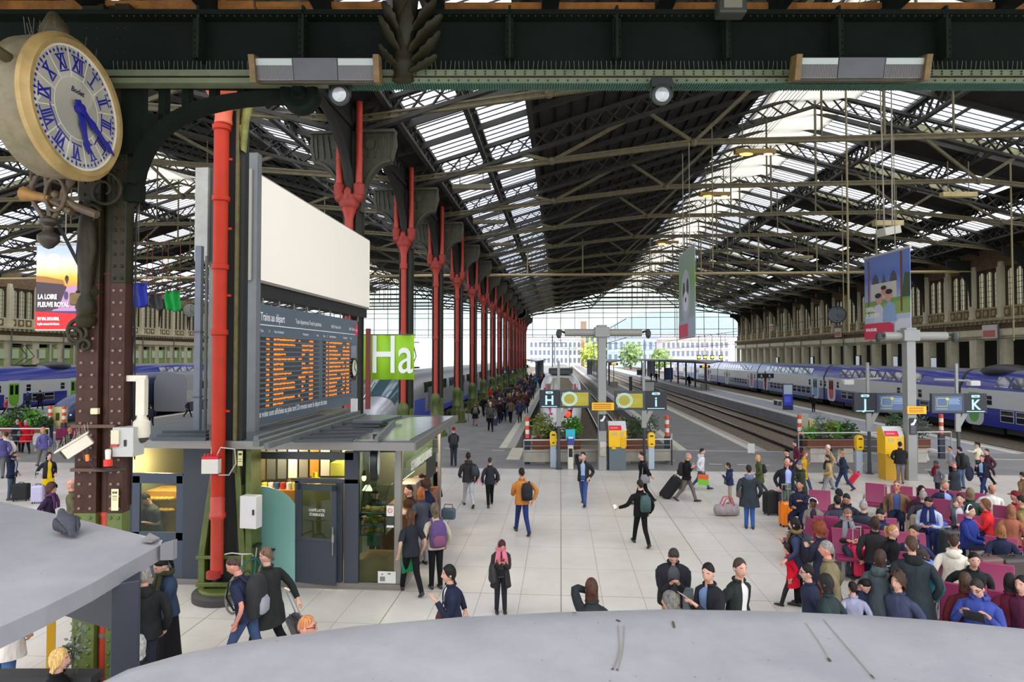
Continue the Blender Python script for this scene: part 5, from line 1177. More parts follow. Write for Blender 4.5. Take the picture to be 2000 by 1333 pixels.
# streamlined trains ---------
def section(hw,h,z0,n=20,sq=3.2):
 pts=[]
 for i in range(n):
  a=2*math.pi*i/n;c,s_=math.cos(a),math.sin(a);pts.append((hw*math.copysign(abs(c)**(2/sq),c),z0+h/2+h/2*math.copysign(abs(s_)**(2/sq),s_)))
 return pts
def bullet(label,X,y0,L,H,colors,nose,group=None,hw=1.45,deck=None,logo=True):
 """streamlined power car, nose towards the viewer (-y)"""
 t=thing('train',label,'train',(X,y0,-0.55),group=group);z0=.35;b=MB();rings=[]
 for f,w,h in((0,.44,.30),(.06,.60,.44),(.2,.76,.54),(.45,.88,.66),(.75,.95,.82),(1.0,.985,.93),(1.25,1.0,.985),(1.5,1.0,1.0)):
  rings.append([(x,f*nose,z)for x,z in section(hw*w,(H-z0)*h,z0,28,2.6 if f<.8 else 3.4)])
 rings.append([(x,L,z)for x,z in section(hw,H-z0,z0,28,3.4)])
 b.loft(rings);m=colors['body'];o=b.build('body',m,t,50)
 b=MB();rs=[]
 for f,w,h in((.38,.80,.585),(.55,.86,.675),(.75,.92,.775),(1.0,.985,.93)):
  f2=f;wv=np.interp(f,(0,.06,.2,.45,.75,1.0,1.25),(.44,.60,.76,.88,.95,.985,1));hv=np.interp(f,(0,.06,.2,.45,.75,1.0,1.25),(.30,.44,.54,.66,.82,.93,.985))
  row=[]
  for j in range(9):
   a=math.pi/2+(j-4)/4*1.15;c,s_=math.cos(a),math.sin(a);q=2.6;hh=(H-z0)*hv
   row.append((hw*wv*math.copysign(abs(c)**(2/q),c)*1.005,f*nose-.03,z0+hh/2+hh/2*abs(s_)**(2/q)+.03))
  rs.append(row)
 b.loft(rs,closed=False);b.build('windscreen',colors['glass'],t,60)
 for sx in(-1,1):
  if colors.get('stripe'):
   b=MB();pts=[]
   for f in(.04,.12,.25,.5,.8,1.05):
    wv=np.interp(f,(0,.06,.2,.45,.75,1.0,1.25),(.44,.60,.76,.88,.95,.985,1));hv=np.interp(f,(0,.06,.2,.45,.75,1.0,1.25),(.30,.44,.54,.66,.82,.93,.985));hh=(H-z0)*hv
    a=.95;c,s_=math.cos(a),math.sin(a);pts.append((sx*hw*wv*abs(c)**(2/2.6),f*nose,z0+hh/2+hh/2*abs(s_)**(2/2.6)))
   b.tube(pts,[(.10,.05)]*6,8);b.build('stripe',colors['stripe'],t,60)
  b=MB();b.ball((sx*hw*.42,.02*nose+.05,z0+.55),(.16,.12,.11),10);b.build('headlight',mat((230,210,214),.2,emit=.4),t,60)
 b=MB();b.bb(-hw*.9,hw*.9,nose*.9,L,0.12,.5);b.build('underframe',M_DKG,t)
 b=MB();b.tube([(-hw*.4,-.05,z0+.2),(hw*.4,-.05,z0+.2)],.12,8);b.build('coupler_cover',mat((50,52,58),.5),t)
 if deck:
  for(a,z,h,w,m_,nm)in deck:
   for sx in(1,):
    yy=a[0];n=0
    while yy<a[1]and n<24:
     b=MB();b.bb(hw*.94,hw*1.012,yy,yy+w,z,z+h);b.build(nm,m_,t);yy+=a[2];n+=1
 return t
MW=M_TWHITE
t=bullet('white high speed train with pink stripes, nose behind the H sign',0.0,38.5,62,3.95,dict(body=MW,glass=mat((136,128,112),.12,0,0,.12,3),stripe=mat((206,40,110),.4)),5.6)
b=MB();b.bb(-.7,.7,6.5,9.5,3.92,4.1);b.bb(-.9,.9,9.5,13,3.9,4.25);b.build('roof_pod',mat((70,72,72),.5),t);b=MB();b.prism([(-.62,.3,1.35),(.62,.3,1.35),(.85,1.0,1.8),(-.85,1.0,1.8)],(0,-.04,.05));b.build('nose_panel',mat((66,66,70),.4),t)
t=bullet('silver and blue double-deck high speed train left of the column row',-11.2,36.5,120,4.15,dict(body=mat((176,178,180),.3,.3),glass=mat((70,96,100),.08,0,0,spec=.9)),5.2,hw=1.43,deck=(((9,110,5.2),2.55,.75,3.6,M_TGLASS,'window'),))
b=MB();b.bb(1.36,1.445,5.5,120,.75,1.15);b.build('blue_band',mat((60,84,200),.35),t);b=MB();b.bb(1.37,1.446,6.0,9.2,1.15,2.2);b.build('blue_panel',mat((70,92,196),.35),t)
for i in range(8):b=MB();b.bb(1.37,1.447,15+i*11.5,16.3+i*11.5,1.15,3.2);b.build('door',mat((54,60,150)if i%2 else(150,152,176),.35),t)
b=MB();b.bb(1.372,1.45,10.2,11.6,1.3,2.9);b.build('grey_panel',mat((110,112,116),.5),t)
pantograph(-11.2,47.0,'raised pantograph above the silver and blue train')
t=bullet('dark blue high speed train nose beside the clock column, with a pink operator logo',-36.3,44.0,30,3.75,dict(body=mat((74,86,116),.3,.2),glass=mat((60,70,92),.1,0,0,spec=.9)),6.4)
o=text_mesh('SNCF',.5,mat((232,232,236),.4),'lettering',t,'CENTER',.002,1,.01);o.rotation_euler=(math.pi/2,0,math.radians(72));o.location=(1.40,3.0,1.05)
b=MB();b.lathe([(0,.0),(.55,.0)][::-1],(1.39,3.0,1.2),20,rot=Matrix.Rotation(math.radians(72),3,'Z')@Matrix.Rotation(math.pi/2,3,'X')@Matrix.Diagonal((1.4,.5,1)));b.build('logo_patch',mat((206,40,110),.4),t)
# long white and grey train further along the same side
t=thing('train_car','white and grey train car with a dark window band, left of the orange-red pipe','train',(-33.0,52.0,-.55))
b=MB();pr=[(1.45,.5),(1.45,1.3)];prof_loft(b,pr,0,34,0);prof_loft(b,[(1.45,1.3),(1.45,2.3)],0,34,1);prof_loft(b,[(1.45,2.3),(1.42,3.2),(1.2,3.6)],0,34,2);prof_loft(b,[(1.2,3.6),(0,3.8),(-1.2,3.6),(-1.45,3),(-1.45,.5)],0,34,3);b.add([(x,0,z)for x,z in pr+[(1.45,3.2),(1.2,3.6),(0,3.8),(-1.2,3.6),(-1.45,3),(-1.45,.5)]],[tuple(range(8))],3)
b.build('body',[mat((84,84,86),.45),MW,mat((190,190,186),.4),mat((128,130,134),.4)],t,40)
for i in range(13):b=MB();b.bb(1.44,1.46,1.2+i*2.5,3.2+i*2.5,2.35,3.0);b.build('window',mat((50,44,42),.1,0,0,spec=.8),t)
G2='cars of the blue double-deck train at far left'
double_decker('train_car','blue and white double-deck car with light green doors at the far left edge',-50.9,40.0,63.5,1,M_TBLUE,((.28,(120,190,50)),(.62,(120,190,50)),(.93,(120,190,50))),G2,((.15,.95),),facey=.88)
double_decker('train_car','blue double-deck car partly hidden behind the clock column',-50.9,63.5,87,1,M_TBLUE,((.3,(120,190,50)),(.8,(120,190,50))),G2,((.1,.5),),facey=.3)
pantograph(-50.9,57.5,'raised pantograph on the far left double-deck train')
# ===== beyond the far gable, building colours lightened to carry haze and glare
M_BLK=mat((22,24,26),.5)
def building(name,label,px0,px1,py0,py1,Y,c,rows=0,colsn=0,roof=None,depth=14):
 p,q=aty(px0,py1,Y),aty(px1,py1,Y);zt=aty((px0+px1)/2,py0,Y).z;t=thing(name,label,'building',(p.x,Y,-1));w=q.x-p.x;h=zt+1
 b=MB();b.bb(0,w,0,depth,0,h);b.build('wall',mat(c,.9),t)
 b=MB();b.bb(-.4,w+.4,-.4,depth+.4,h,h+.5);b.build('roof',mat(roof or c,.8),t);first=None;z0=max(0,-p.z)*0+h*.12
 for r in range(rows):
  for k in range(colsn):
   x=w*(k+.5)/colsn;z=h*.10+h*.86*(r+.5)/rows
   if first is None:b=MB();ww,hh=w/colsn*.27,h/rows*.26;b.bb(-ww,ww,-.06,.1,-hh,hh);first=b.build('window',mat((120,134,160),.3),t);first.location=(x,0,z)
   else:dup(first,(x,0,z))
 return t
building('office_building','long white office building beyond the tracks, left of the pillar between H and I',1034,1135,664,716,345,(226,224,220),3,12)
building('office_building','lime and yellow building beyond the tracks behind the pillar between H and I',1142,1182,652,716,336,(196,210,130),3,4)
building('office_building','pale blue glass building beyond the tracks, right of the pillar between H and I',1186,1288,661,716,339,(190,206,222),2,9)
building('apartment_block','pink-beige block with rows of small windows behind the far canopies',1292,1424,664,714,290,(214,200,192),3,14)
t=building('exhibition_hall','large white curved roof rising behind the pale blue glass building',1205,1420,640,700,380,(222,224,228));T0=t.location
p,q=aty(1195,650,378),aty(1425,640,378);b=MB();n=14;top=[V for V in((p.x+(q.x-p.x)*i/n,0,p.z+13*math.sin(math.pi*(.12+.75*i/n)))for i in range(n+1))]
b.prism([(x-T0.x,-2,z+1)for x,_,z in top]+[(q.x-T0.x,-2,5),(p.x-T0.x,-2,5)],(0,14,0));b.build('curved_roof',mat((226,228,234),.6),t)
p=aty(1140,650,360);t=thing('chimney','small brick chimney above the white office building','chimney',(p.x,360,-1));b=MB();b.bb(-1.6,1.6,0,3,0,aty(1140,628,360).z+1);b.build('stack',mat((206,160,144),.9),t)
for i,(px,py,r,lab)in enumerate(((1232,692,5.0,'hazy green tree before the pale blue glass building'),(1160,694,5.5,'yellow-green tree beside the pillar between H and I'),(1290,700,4,'small tree at the corner of the pink-beige block'))):
 p=aty(px,py,270);t=thing('tree',lab,'tree',(p.x,270,-1));b=MB();b.tube([(0,0,0),(0,0,p.z)],.4,6);b.build('trunk',mat((90,76,60),.9),t);b=MB();rnd=random.Random(i)
 for k in range(300):
  v=Vector((rnd.gauss(0,1),rnd.gauss(0,1),rnd.gauss(0,1))).normalized()*rnd.uniform(.4,1)*r;a=Vector((rnd.uniform(-1,1),rnd.uniform(-1,1),rnd.uniform(-1,1))).normalized();u=a.orthogonal().normalized();c=Vector((0,0,p.z+1))+v;b.add([c,c+(a+u)*.8,c+a*1.7,c+(a-u)*.8],[(0,1,2,3)])
 b.build('foliage',mat((150,176,110)if i!=1 else(190,206,90),.8),t)
first=None
for i,(x,y)in enumerate(((-1.9,150),(10.8,156),(-1.9,205),(10.8,210),(24.5,190),(24.5,250),(3.5,260),(16,240))):
 if first is None:
  first=t=thing('catenary_mast','grey overhead-line mast with cross arm among the tracks outside','mast',(x,y,-.9),group='overhead-line masts outside the far gable')
  b=MB();b.bb(-.15,.15,-.15,.15,0,10.5);b.build('mast',mat((110,116,128),.6),t);b=MB();b.bb(-3.2,3.2,-.06,.06,8.6,8.75);b.bar((-3,0,8.6),(0,0,10.2),.08);b.bar((3,0,8.6),(0,0,10.2),.08);b.build('cross_arm',mat((110,116,128),.6),t)
 else:dup(first,(x,y,-.9))
for x,lab in((0.0,'overhead wire above the white train'),(3.45,'overhead wire above the empty track beside the white train'),(13.8,'overhead wire above the trench before the blue totem'),(24.3,'overhead wire in front of the blue double-deck train')):
 t=thing('overhead_wire',lab,'wire',(x,34,5.6));b=MB();b.tube([(0,0,0),(0,290,0)],.02,5);b.tube([(0,0,1.0),(0,290,1.0)],.02,5)
 for k in range(20):b.tube([(0,7+k*14,0),(0,7+k*14,1.0)],.012,4)
 b.build('wire',mat((60,60,62),.6),t)
for i,px in enumerate((1365,1377,1391,1408)):
 p=aty(px,698,150);t=thing('signal_light','yellow-green signal light hanging before the pink-beige block','signal',p,group='four yellow-green signal lights near the end of the right wall');b=MB();b.bb(-.4,.4,-.1,.2,-.5,.5);b.build('case',M_BLK,t);b=MB();b.ball((0,-.15,0),(.36,.1,.3),10);b.build('lens',mat((206,226,60),.4,emit=1.2),t,60);b=MB();b.tube([(0,0,.5),(0,0,5)],.06,5);b.build('stem',M_BLK,t)
 # ===== platform heads
M_SIGN=mat((34,38,46),.45);M_SCR=mat((62,70,72),.4);M_ICE=mat((176,226,236),.5,emit=.25);M_YEL=mat((240,190,20),.45);M_POST=mat((84,90,94),.5);M_PGREY=mat((150,152,148),.55,0,0,.08,2)
M_WHT=mat((226,226,222),.5)
def sign_pair(letter,pxp,py_base,px0,pxm,px1,y0,y1,scr_c,scr_kind,screen_left,lab,tilt=0.0):
 """voie letter panel + screen on one post"""
 p=at(pxp,py_base);d=-sY*p.x+cY*p.y;t=thing('platform_sign',lab,'sign',(p.x,p.y,0),YAW+tilt);k=d/1250
 L=lambda px:(px-pxp)*k;Z=lambda py:atd(pxp,py,d).z
 zt,zb=Z(y0),Z(y1)
 b=MB();b.lathe([(.16,0),(.16,.03),(.075,.04),(.075,.42),(.062,.45),(.062,zb-.75)],n=14);b.build('post',mat((62,68,74),.5),t,40)
 b=MB();b.bb(-.1,.1,-.02,.06,zb-.75,zb-.02);b.prism([(-.1,-.0,zb-.72),(.02,0,zb-.72),(.42,0,zb),(.2,0,zb)],(0,.05,0));b.bb(-.05,.05,0.02,.1,zb,zt+1.2);b.build('bracket',M_PGREY,t)
 a0,a1=(px0,pxm)if not screen_left else(pxm,px1);s0,s1=(pxm,px1)if not screen_left else(px0,pxm)
 b=MB();b.bb(L(a0),L(a1),-.08,.06,zb,zt);pn=b.build('letter_panel',M_SIGN,t,bev=.006);w,h=L(a1)-L(a0),zt-zb
 o=text_mesh(letter,h*.72,M_ICE,'lettering',pn,'CENTER',.002,1.0,.012);o.rotation_euler=(math.pi/2,0,0);o.location=((L(a0)+L(a1))/2,-.083,zb+h*.19)
 b=MB();b.bb(L(a0)+w*.1,L(a1)-w*.1,-.084,-.08,zb+h*.06,zb+h*.10);b.prism([(x,-.081,z)for x,z in rrect((L(a0)+L(a1))/2,zb+h*.86,w*.38,h*.13,h*.06)],(0,-.003,0));b.build('mark',M_ICE,pn)
 o=text_mesh('Voie',h*.11,M_SIGN,'lettering',pn,'CENTER',.001,1.0,.002,'CENTER');o.rotation_euler=(math.pi/2,0,0);o.location=((L(a0)+L(a1))/2,-.0865,zb+h*.86)
 b=MB();b.bb(L(s0)+.02,L(s1),-.08,.06,zb,zt);sc=b.build('screen_case',M_SCR,t,bev=.006);w2=L(s1)-L(s0)
 b=MB();b.bb(L(s0)+w2*.1,L(s1)-w2*.08,-.086,-.08,zb+h*.12,zt-h*.14);s=b.build('screen',mat(scr_c,.2,emit=.35),sc)
 xc=L(s0)+w2*.32;zc_=zb+h*.5
 if scr_kind=='wifi':
  b=MB()
  for r_,c0 in((.34,0),(.42,1)):
   r_*=h;b.tube([(xc+r_*math.cos(a),-.088,zc_+r_*math.sin(a)*.9)for a in[i*math.pi/12-1.2 for i in range(25)]],.02,5)
  b.build('ring_graphic',mat((190,226,226),.3,emit=.2),s);o=text_mesh('WIFI',h*.15,mat((150,170,150),.4),'lettering',s,'CENTER',.001);o.rotation_euler=(math.pi/2,0,0);o.location=(xc,-.088,zc_-h*.05)
  b=MB();[b.bb(L(s0)+w2*.55,L(s1)-w2*.14,-.089,-.086,zb+h*(.35+.1*i),zb+h*(.38+.1*i))for i in range(3)];b.build('text_lines',mat((190,190,80),.4),s)
 else:
  b=MB();pts=[(x,-.088,z)for x,z in rrect(xc,zc_+h*.05,w2*.32,h*.42,h*.08)];b.tube(pts,.012,5,closed=True);b.bb(xc-w2*.17,xc+w2*.16,-.089,-.086,zb+h*.2,zb+h*.22);b.build('bubble_graphic',mat((196,190,70),.4,emit=.2),s)
  b=MB();b.ball((xc+w2*.16,-.09,zc_+h*.22),(.07,.004,.06),8);b.build('flower_graphic',mat((200,190,60),.4,emit=.2),s)
  b=MB();[b.bb(L(s0)+w2*.52,L(s1)-w2*(.14+.03*(i%2)),-.089,-.086,zb+h*(.46+.08*i),zb+h*(.49+.08*i))for i in range(4)];b.build('text_lines',mat((150,176,196),.4,emit=.2),s)
 return t
sign_pair('H',1091.5,917,1054,1092,1154,762,797,(150,140,26),'wifi',False,'platform sign with the letter H and a yellow-green screen')
sign_pair('i',1258.5,912,1200,1260,1302,764,801,(150,140,26),'wifi',True,'platform sign with the letter i and a yellow-green screen')
sign_pair('J',1698.5,926,1668,1711,1774,768,806,(70,92,128),'bubble',False,'platform sign with the letter J and a blue screen')
sign_pair('K',1873,922,1819,1883,1927,769,807,(70,92,128),'bubble',True,'platform sign with the letter K and a blue screen')
def gantry(px,py0,py1,px0,px1,w,lab,arm=True):
 p=at(px,py0);d=-sY*p.x+cY*p.y;k=d/1250;zt=atd(px,py1,d).z;t=thing('lighting_pillar',lab,'pillar',(p.x,p.y,0),YAW)
 b=MB();b.bb(-w*k/2,w*k/2,-w*k/2,w*k/2,0,zt);b.bb(w*k*.15,w*k*.62,w*k*.3,w*k*.9,0,zt-.1);b.build('shaft',M_PGREY,t,bev=.01)
 x0,x1=(px0-px)*k,(px1-px)*k
 b=MB();b.tube([(x0,0,zt+.1),(x1,0,zt+.1)],.16,10);b.build('arm_tube',mat((150,150,142),.5,.2),t,40)
 b=MB();b.box((0,0,zt+.12),(.6,.5,.42));b.box((0,0,zt+.36),(.4,.4,.1));b.build('head',M_PGREY,t,bev=.03)
 b=MB()
 for x in(x0,x1):b.tube([(x,0,zt+.1),(x+(.25 if x>0 else-.25),-.1,zt+.2)],.05,6);b.ball((x+(.25 if x>0 else-.25),-.1,zt+.05),(.12,.12,.2),8)
 b.build('lamp',mat((54,56,56),.5),t)
 return t,d,k
t,d,k=gantry(1176,918,655,1104,1254,15,'grey lighting pillar with a cross arm between the H and I signs')
def on_pillar(t,name,x0,x1,y0,y1,px,d,m,dy=-.2,parent=None,th=.02):
 k=d/1250;b=MB();b.bb((x0-px)*k,(x1-px)*k,dy-th,dy,atd(px,y1,d).z,atd(px,y0,d).z);return b.build(name,m,parent or t,bev=.003)
def pillar_signs(t,px,d,yx0,yx1,yy0,yy1,by0,by1):
 y=on_pillar(t,'yellow_sign',yx0,yx1,yy0,yy1,px,d,M_YEL,-.22);k=d/1250
 for f0,f1 in((.18,.3),(.45,.55),(.68,.78)):
  on_pillar(t,'text_line',yx0+3,yx1-6,yy0+(yy1-yy0)*f0,yy0+(yy1-yy0)*f1,px,d,mat((196,90,40),.5),-.241,y,.002)
 bs=on_pillar(t,'black_sign',px-7,px+7,by0,by1,px,d,M_SIGN,-.2)
 b=MB();c=Vector((0,-.222,atd(px,by0+9,d).z));b.prism([c+Vector(v)for v in((-.10,0,-.1),(.02,0,-.1),(.12,0,.1),(.05,0,.16),(.0,0,.02),(-.1,0,-.04))],(0,-.004,0));b.build('ticket_mark',M_WHT,bs)
 for i in range(5):on_pillar(t,'text_line',px-5,px+5,by0+16+i*3,by0+17.2+i*3,px,d,mat((120,124,126),.5),-.221,bs,.002)
pillar_signs(t,1176,d,1155,1198,786,801,809,840)
on_pillar(t,'grey_box',1170.5,1182,862,873,1176,d,mat((190,190,184),.5),-.19,None,.05);on_pillar(t,'worn_plate',1170,1182,873,890,1176,d,mat((168,164,146),.6,0,0,.2,8),-.19)
t,d,k=gantry(1778.5,938,662,1730,1852,17,'grey lighting pillar between the J and K signs, under the castle banner')
pillar_signs(t,1781,d,1769,1806,793,808,816,848)
def ticket_machine(px,py,lab,c_body,back=False):
 p=at(px,py);t=thing('ticket_machine',lab,'ticket machine',(p.x,p.y,0),YAW)
 b=MB();b.bb(-.34,.34,0,.5,0,.95);b.build('pedestal',mat(c_body,.5),t,bev=.01)
 b=MB();b.bb(-.355,.355,-.02,.52,.95,1.62);b.prism([(-.355,.02,1.62),(-.355,.52,1.62),(-.355,.52,1.9),(-.355,.2,1.9)],(.71,0,0));y=b.build('cabinet',M_YEL,t,bev=.012)
 b=MB();b.prism([(-.36,-.01,1.62),(-.36,.18,1.92),(-.36,.19,1.9),(-.36,.01,1.61)],(.72,0,0));b.prism([(-.36,.18,1.9),(-.36,.52,1.9),(-.36,.52,1.95),(-.36,.2,1.97)],(.72,0,0));b.build('top',mat((200,202,202),.4),y)
 rot=math.atan2(.3,.19);b=MB();b.prism([(-.34,-.02,1.63),(-.34,.09,1.80),(-.34,.085,1.81),(-.34,-.03,1.635)],(.5,0,0));b.build('red_header',mat((214,36,50),.4),y)
 o=text_mesh('NOUVEAU',.075,M_WHT,'lettering',y,'LEFT',.001,.9);o.rotation_euler=(math.radians(58),0,0);o.location=(-.3,.0,1.70)
 o=text_mesh('SNCF',.05,M_WHT,'lettering',y,'LEFT',.001,.9);o.rotation_euler=(math.radians(58),0,0);o.location=(.18,.0,1.69)
 b=MB();b.bb(-.24,-.03,-.03,-.02,1.42,1.55);b.bb(.1,.24,-.03,-.02,1.4,1.56);b.build('screen',mat((196,176,120),.3),y)
 b=MB();b.bb(.12,.335,-.05,-.02,1.0,1.36);b.bb(-.25,-.08,-.07,-.02,.86,.98);b.bb(.14,.3,-.07,-.02,.9,1.0);b.build('ticket_tray',mat((226,172,20),.4),y,bev=.01)
 return t
ticket_machine(1206.5,920,'yellow and grey ticket machine beside the pillar between H and I',(96,108,114))
ticket_machine(1748,938,'yellow ticket machine beside the pillar between J and K, people in front',(206,160,30))
def validator(px,py,lab,c=(240,196,30),base=(170,186,200),h=1.55,dark=False):
 p=at(px,py);t=thing('ticket_validator',lab,'ticket validator',(p.x,p.y,0),YAW)
 b=MB();b.bb(-.12,.12,-.06,.08,0,.92);b.build('post',mat(base,.45),t,bev=.02)
 b=MB();b.prism([(-.14+(.03 if abs(z-.9)<.01 else 0)*0+x,-.12,z)for x,z in((.02,.92),(.26,.92),(.28,1.05),(.28,1.4),(.22,1.5),(.06,1.5),(0,1.4),(0,1.05))],(0,.22,0));hd=b.build('head',mat(c,.4),t,bev=.02)
 b=MB();b.bb(-.07,.07,-.14,-.12,1.34,1.39);b.bb(-.05,.05,-.14,-.12,1.02,1.06);b.build('slot',M_BLK,hd);return t
validator(1080.5,914,'yellow ticket validator left of the H sign post');validator(1272,917,'yellow ticket validator right of the letter i sign post');validator(1678,925,'yellow ticket validator left of the J sign post')
p=at(1114.5,917);t=thing('ticket_validator','blue and turquoise ticket validator on a white post right of the H sign','ticket validator',(p.x,p.y,0),YAW)
b=MB();b.bb(-.11,.11,-.05,.1,0,1.0);b.build('post',mat((206,204,190),.5),t,bev=.01);b=MB();b.bb(-.08,.08,-.06,-.05,.5,.85);b.build('black_panel',M_BLK,t)
b=MB();b.bb(-.14,.14,-.12,.04,1.0,1.3);hh=b.build('head',mat((54,70,150),.4),t,bev=.03);b=MB();b.bb(-.19,.19,.02,.05,1.18,1.62);b.build('turquoise_board',mat((46,178,200),.4),t);b=MB();b.bb(-.1,.1,-.13,-.12,1.26,1.33);b.build('white_rim',M_WHT,hh)
# planters -------
def leaf_blob(b,c,r,n,size,rnd):
 for i in range(n):
  v=Vector((rnd.gauss(0,1),rnd.gauss(0,1),rnd.gauss(0,1))).normalized();p=Vector(c)+Vector((v.x*r[0],v.y*r[1],v.z*r[2]))*rnd.uniform(.45,1.0)
  a=Vector((rnd.uniform(-1,1),rnd.uniform(-1,1),rnd.uniform(-.4,.9))).normalized();u=a.orthogonal().normalized();s=size*rnd.uniform(.6,1.3)
  b.add([p,p+a*s*.5+u*s*.28,p+a*s,p+a*s*.5-u*s*.28],[(0,1,2,3)])
def planter(px0,px1,py,zt,lab,plants,d=None,seed=1):
 p,q=(at(px0,py),at(px1,py))if d is None else(atd(px0,py,d),atd(px1,py,d));p.z=q.z=0;rnd=random.Random(seed)
 L=(q-p).length;t=thing('planter',lab,'planter',(p.x,p.y,0),math.atan2(q.y-p.y,q.x-p.x))
 b=MB();b.bb(0,L,0,.5,.62,zt);b.build('trough',mat((120,66,42),.7,0,0,.2,4),t,bev=.01)
 b=MB();b.bb(.04,L-.04,.04,.46,zt-.03,zt+.02);tag(b.build('soil',mat((60,46,34),.9),t),kind='stuff')
 b=MB();b.bb(.15,.55,.05,.45,0,.62);b.build('support_block',mat((196,190,176),.7,0,0,.1,3),t);b=MB();b.bb(L-.55,L-.15,.05,.45,0,.62);b.build('support_block',mat((196,190,176),.7,0,0,.1,3),t)
 for f,w,h,c,n,s in plants:
  b=MB();
  for j in range(3):b.tube([(f*L+rnd.uniform(-.1,.1),.25,zt),(f*L+rnd.uniform(-w,w)*.6,.25+rnd.uniform(-.1,.1),zt+h*rnd.uniform(.4,.8))],.012,4)
  st=b.build('stem',mat((80,70,44),.8),t)
  b=MB();leaf_blob(b,(f*L,.25,zt+h*.5),(w,.28,h*.55),n,s,rnd);b.build('foliage',mat(c,.6,0,0,.3,3),t)
 return t
G_D,G_L,G_Y,G_W=(58,84,44),(86,146,44),(128,140,62),(190,196,190)
planter(1040,1134,866,1.05,'long rust-brown planter of shrubs in front of the white train nose',((.2,.5,1.1,G_Y,340,.16),(.42,.3,.6,G_D,160,.14),(.62,.4,.8,(96,104,60),200,.14),(.86,.42,.9,G_L,380,.17)),d=27.6,seed=2)
planter(1206,1282,866,1.05,'rust-brown planter of shrubs behind the letter i sign post',((.12,.4,.9,(150,150,110),240,.12),(.45,.5,.9,G_D,340,.15),(.9,.35,1.1,(84,100,80),300,.12)),d=27.6,seed=3)
planter(1577,1674,866,1.0,'rust-brown planter with bright green plants left of the J sign post',((.12,.35,.5,G_L,220,.16),(.3,.35,1.1,(96,120,100),200,.14),(.5,.4,.8,G_Y,320,.17),(.62,.4,.75,G_L,300,.17),(.52,.3,.3,G_W,120,.12),(.88,.4,.75,G_D,300,.16)),d=27.9,seed=4)
planter(1732,1818,868,1.0,'planter of shrubs behind the J and K pillar',((.25,.45,1.2,G_D,380,.14),(.85,.45,1.0,(84,100,84),320,.12),(.05,.25,.5,(120,116,96),100,.12)),d=27.9,seed=5)
planter(-6,84,838,.9,'long planter of dark green shrubs at the far left',((.15,.5,.5,G_L,220,.18),(.4,.8,1.1,G_D,460,.18),(.72,.6,.9,G_L,360,.18),(.95,.4,.5,G_D,200,.18)),d=33.5,seed=6)
# barriers round the buffer ends -
def barrier(pts,h,lab,n=4,panel=None):
 P_=[Vector((p.x,p.y,0))for p in pts];t=thing('barrier',lab,'barrier',P_[0]);P0=P_[0]
 for i in range(len(P_)-1):
  a,c=P_[i]-P0,P_[i+1]-P0;L=(c-a).length;m=max(1,int(L/2.4))
  b=MB()
  for j in range(m+1):q=a.lerp(c,j/m);b.tube([q,q+Vector((0,0,h))],.025,6)
  b.build('post',mat((160,162,160),.4,.5),t)
  for j in range(n):
   z=h*(1-j*.22);b=MB();b.tube([a+Vector((0,0,z)),c+Vector((0,0,z))],.03 if j==0 else.014,6);b.build('rail',mat((214,216,214)if j==0 else(150,152,150),.4,.4),t)
  if panel:b=MB();b.bar(a+Vector((0,.06,panel/2+.18)),c+Vector((0,.06,panel/2+.18)),.04,panel);b.build('board',mat((158,154,140),.7,0,0,.15,2),t)
 return t
barrier([atd(1023,888,26.9),atd(1170,888,27.0)],1.1,'low metal barrier with a grey board in front of the white train',3,.5)
barrier([atd(1183,888,27.0),atd(1312,888,27.2),atd(1312,870,29.0)],1.1,'low metal barrier with a grey board in front of the empty track',3,.5)
barrier([atd(1560,888,27.3),atd(1740,888,27.5)],1.35,'metal barrier with a white top rail left of the J and K pillar',4)
barrier([atd(1792,888,27.6),atd(1858,888,27.7)],1.35,'metal barrier with a white top rail right of the J and K pillar',4)
barrier([atd(-40,888,29.4),atd(95,888,29.4)],1.3,'metal barrier before the planter at far left',3)
for px,py,d,lab in((1612,880,27.7,'white concrete block under the planter left of the J sign'),(1655,880,27.8,'second white concrete block under the planter left of the J sign'),(1805,880,28.2,'white concrete block right of the J and K pillar')):
 p=atd(px,py,d);t=thing('concrete_block',lab,'concrete block',(p.x,p.y+.55,0),YAW);b=MB();b.prism([(-.36,-.3,0),(.36,-.3,0),(.3,-.25,.3),(.3,-.25,1.0),(-.3,-.25,1.0),(-.3,-.25,.3)],(0,.5,0));b.build('block',mat((204,200,188),.8,0,0,.1,3),t)
def hazard(px,py,d,h,lab):
 p=atd(px,py,d);t=thing('hazard_post',lab,'post',(p.x,p.y,0));b=MB();b.bb(-.12,.12,-.08,.08,0,1.1);b.build('base',mat((44,50,66),.5),t)
 for i in range(5):z=1.1+i*.18;b=MB();b.lathe([(.09,z),(.09,z+.18)],n=10);b.build('stripe',mat((226,84,40)if i%2==0 else(236,230,222),.5),t,40)
hazard(1030,880,27.6,2,'orange and white striped post left of the white train nose');hazard(1303,876,28.2,2,'orange and white striped post right of the letter i sign');hazard(1562,880,28.6,2,'orange and white striped post left of the green planter');hazard(1839,880,29,2,'orange and white striped post left of the K sign post')
hazard(97,870,34,2,'orange and white striped post at the end of the far left barrier');hazard(124,868,34,2,'orange and white striped post before the dark blue train nose')
p=atd(1048,870,28.3);t=thing('stop_sign','round red and white stop disc at the buffer of the white train','sign',(p.x,p.y,0));b=MB();b.tube([(0,0,0),(0,0,.9)],.03,6);b.build('stem',M_POST,t);b=MB();b.bb(-.22,.0,-.05,0,.72,1.12);b.build('white_half',M_WHT,t);b=MB();b.bb(0,.22,-.05,0,.72,1.12);b.build('red_half',mat((206,30,36),.4),t)
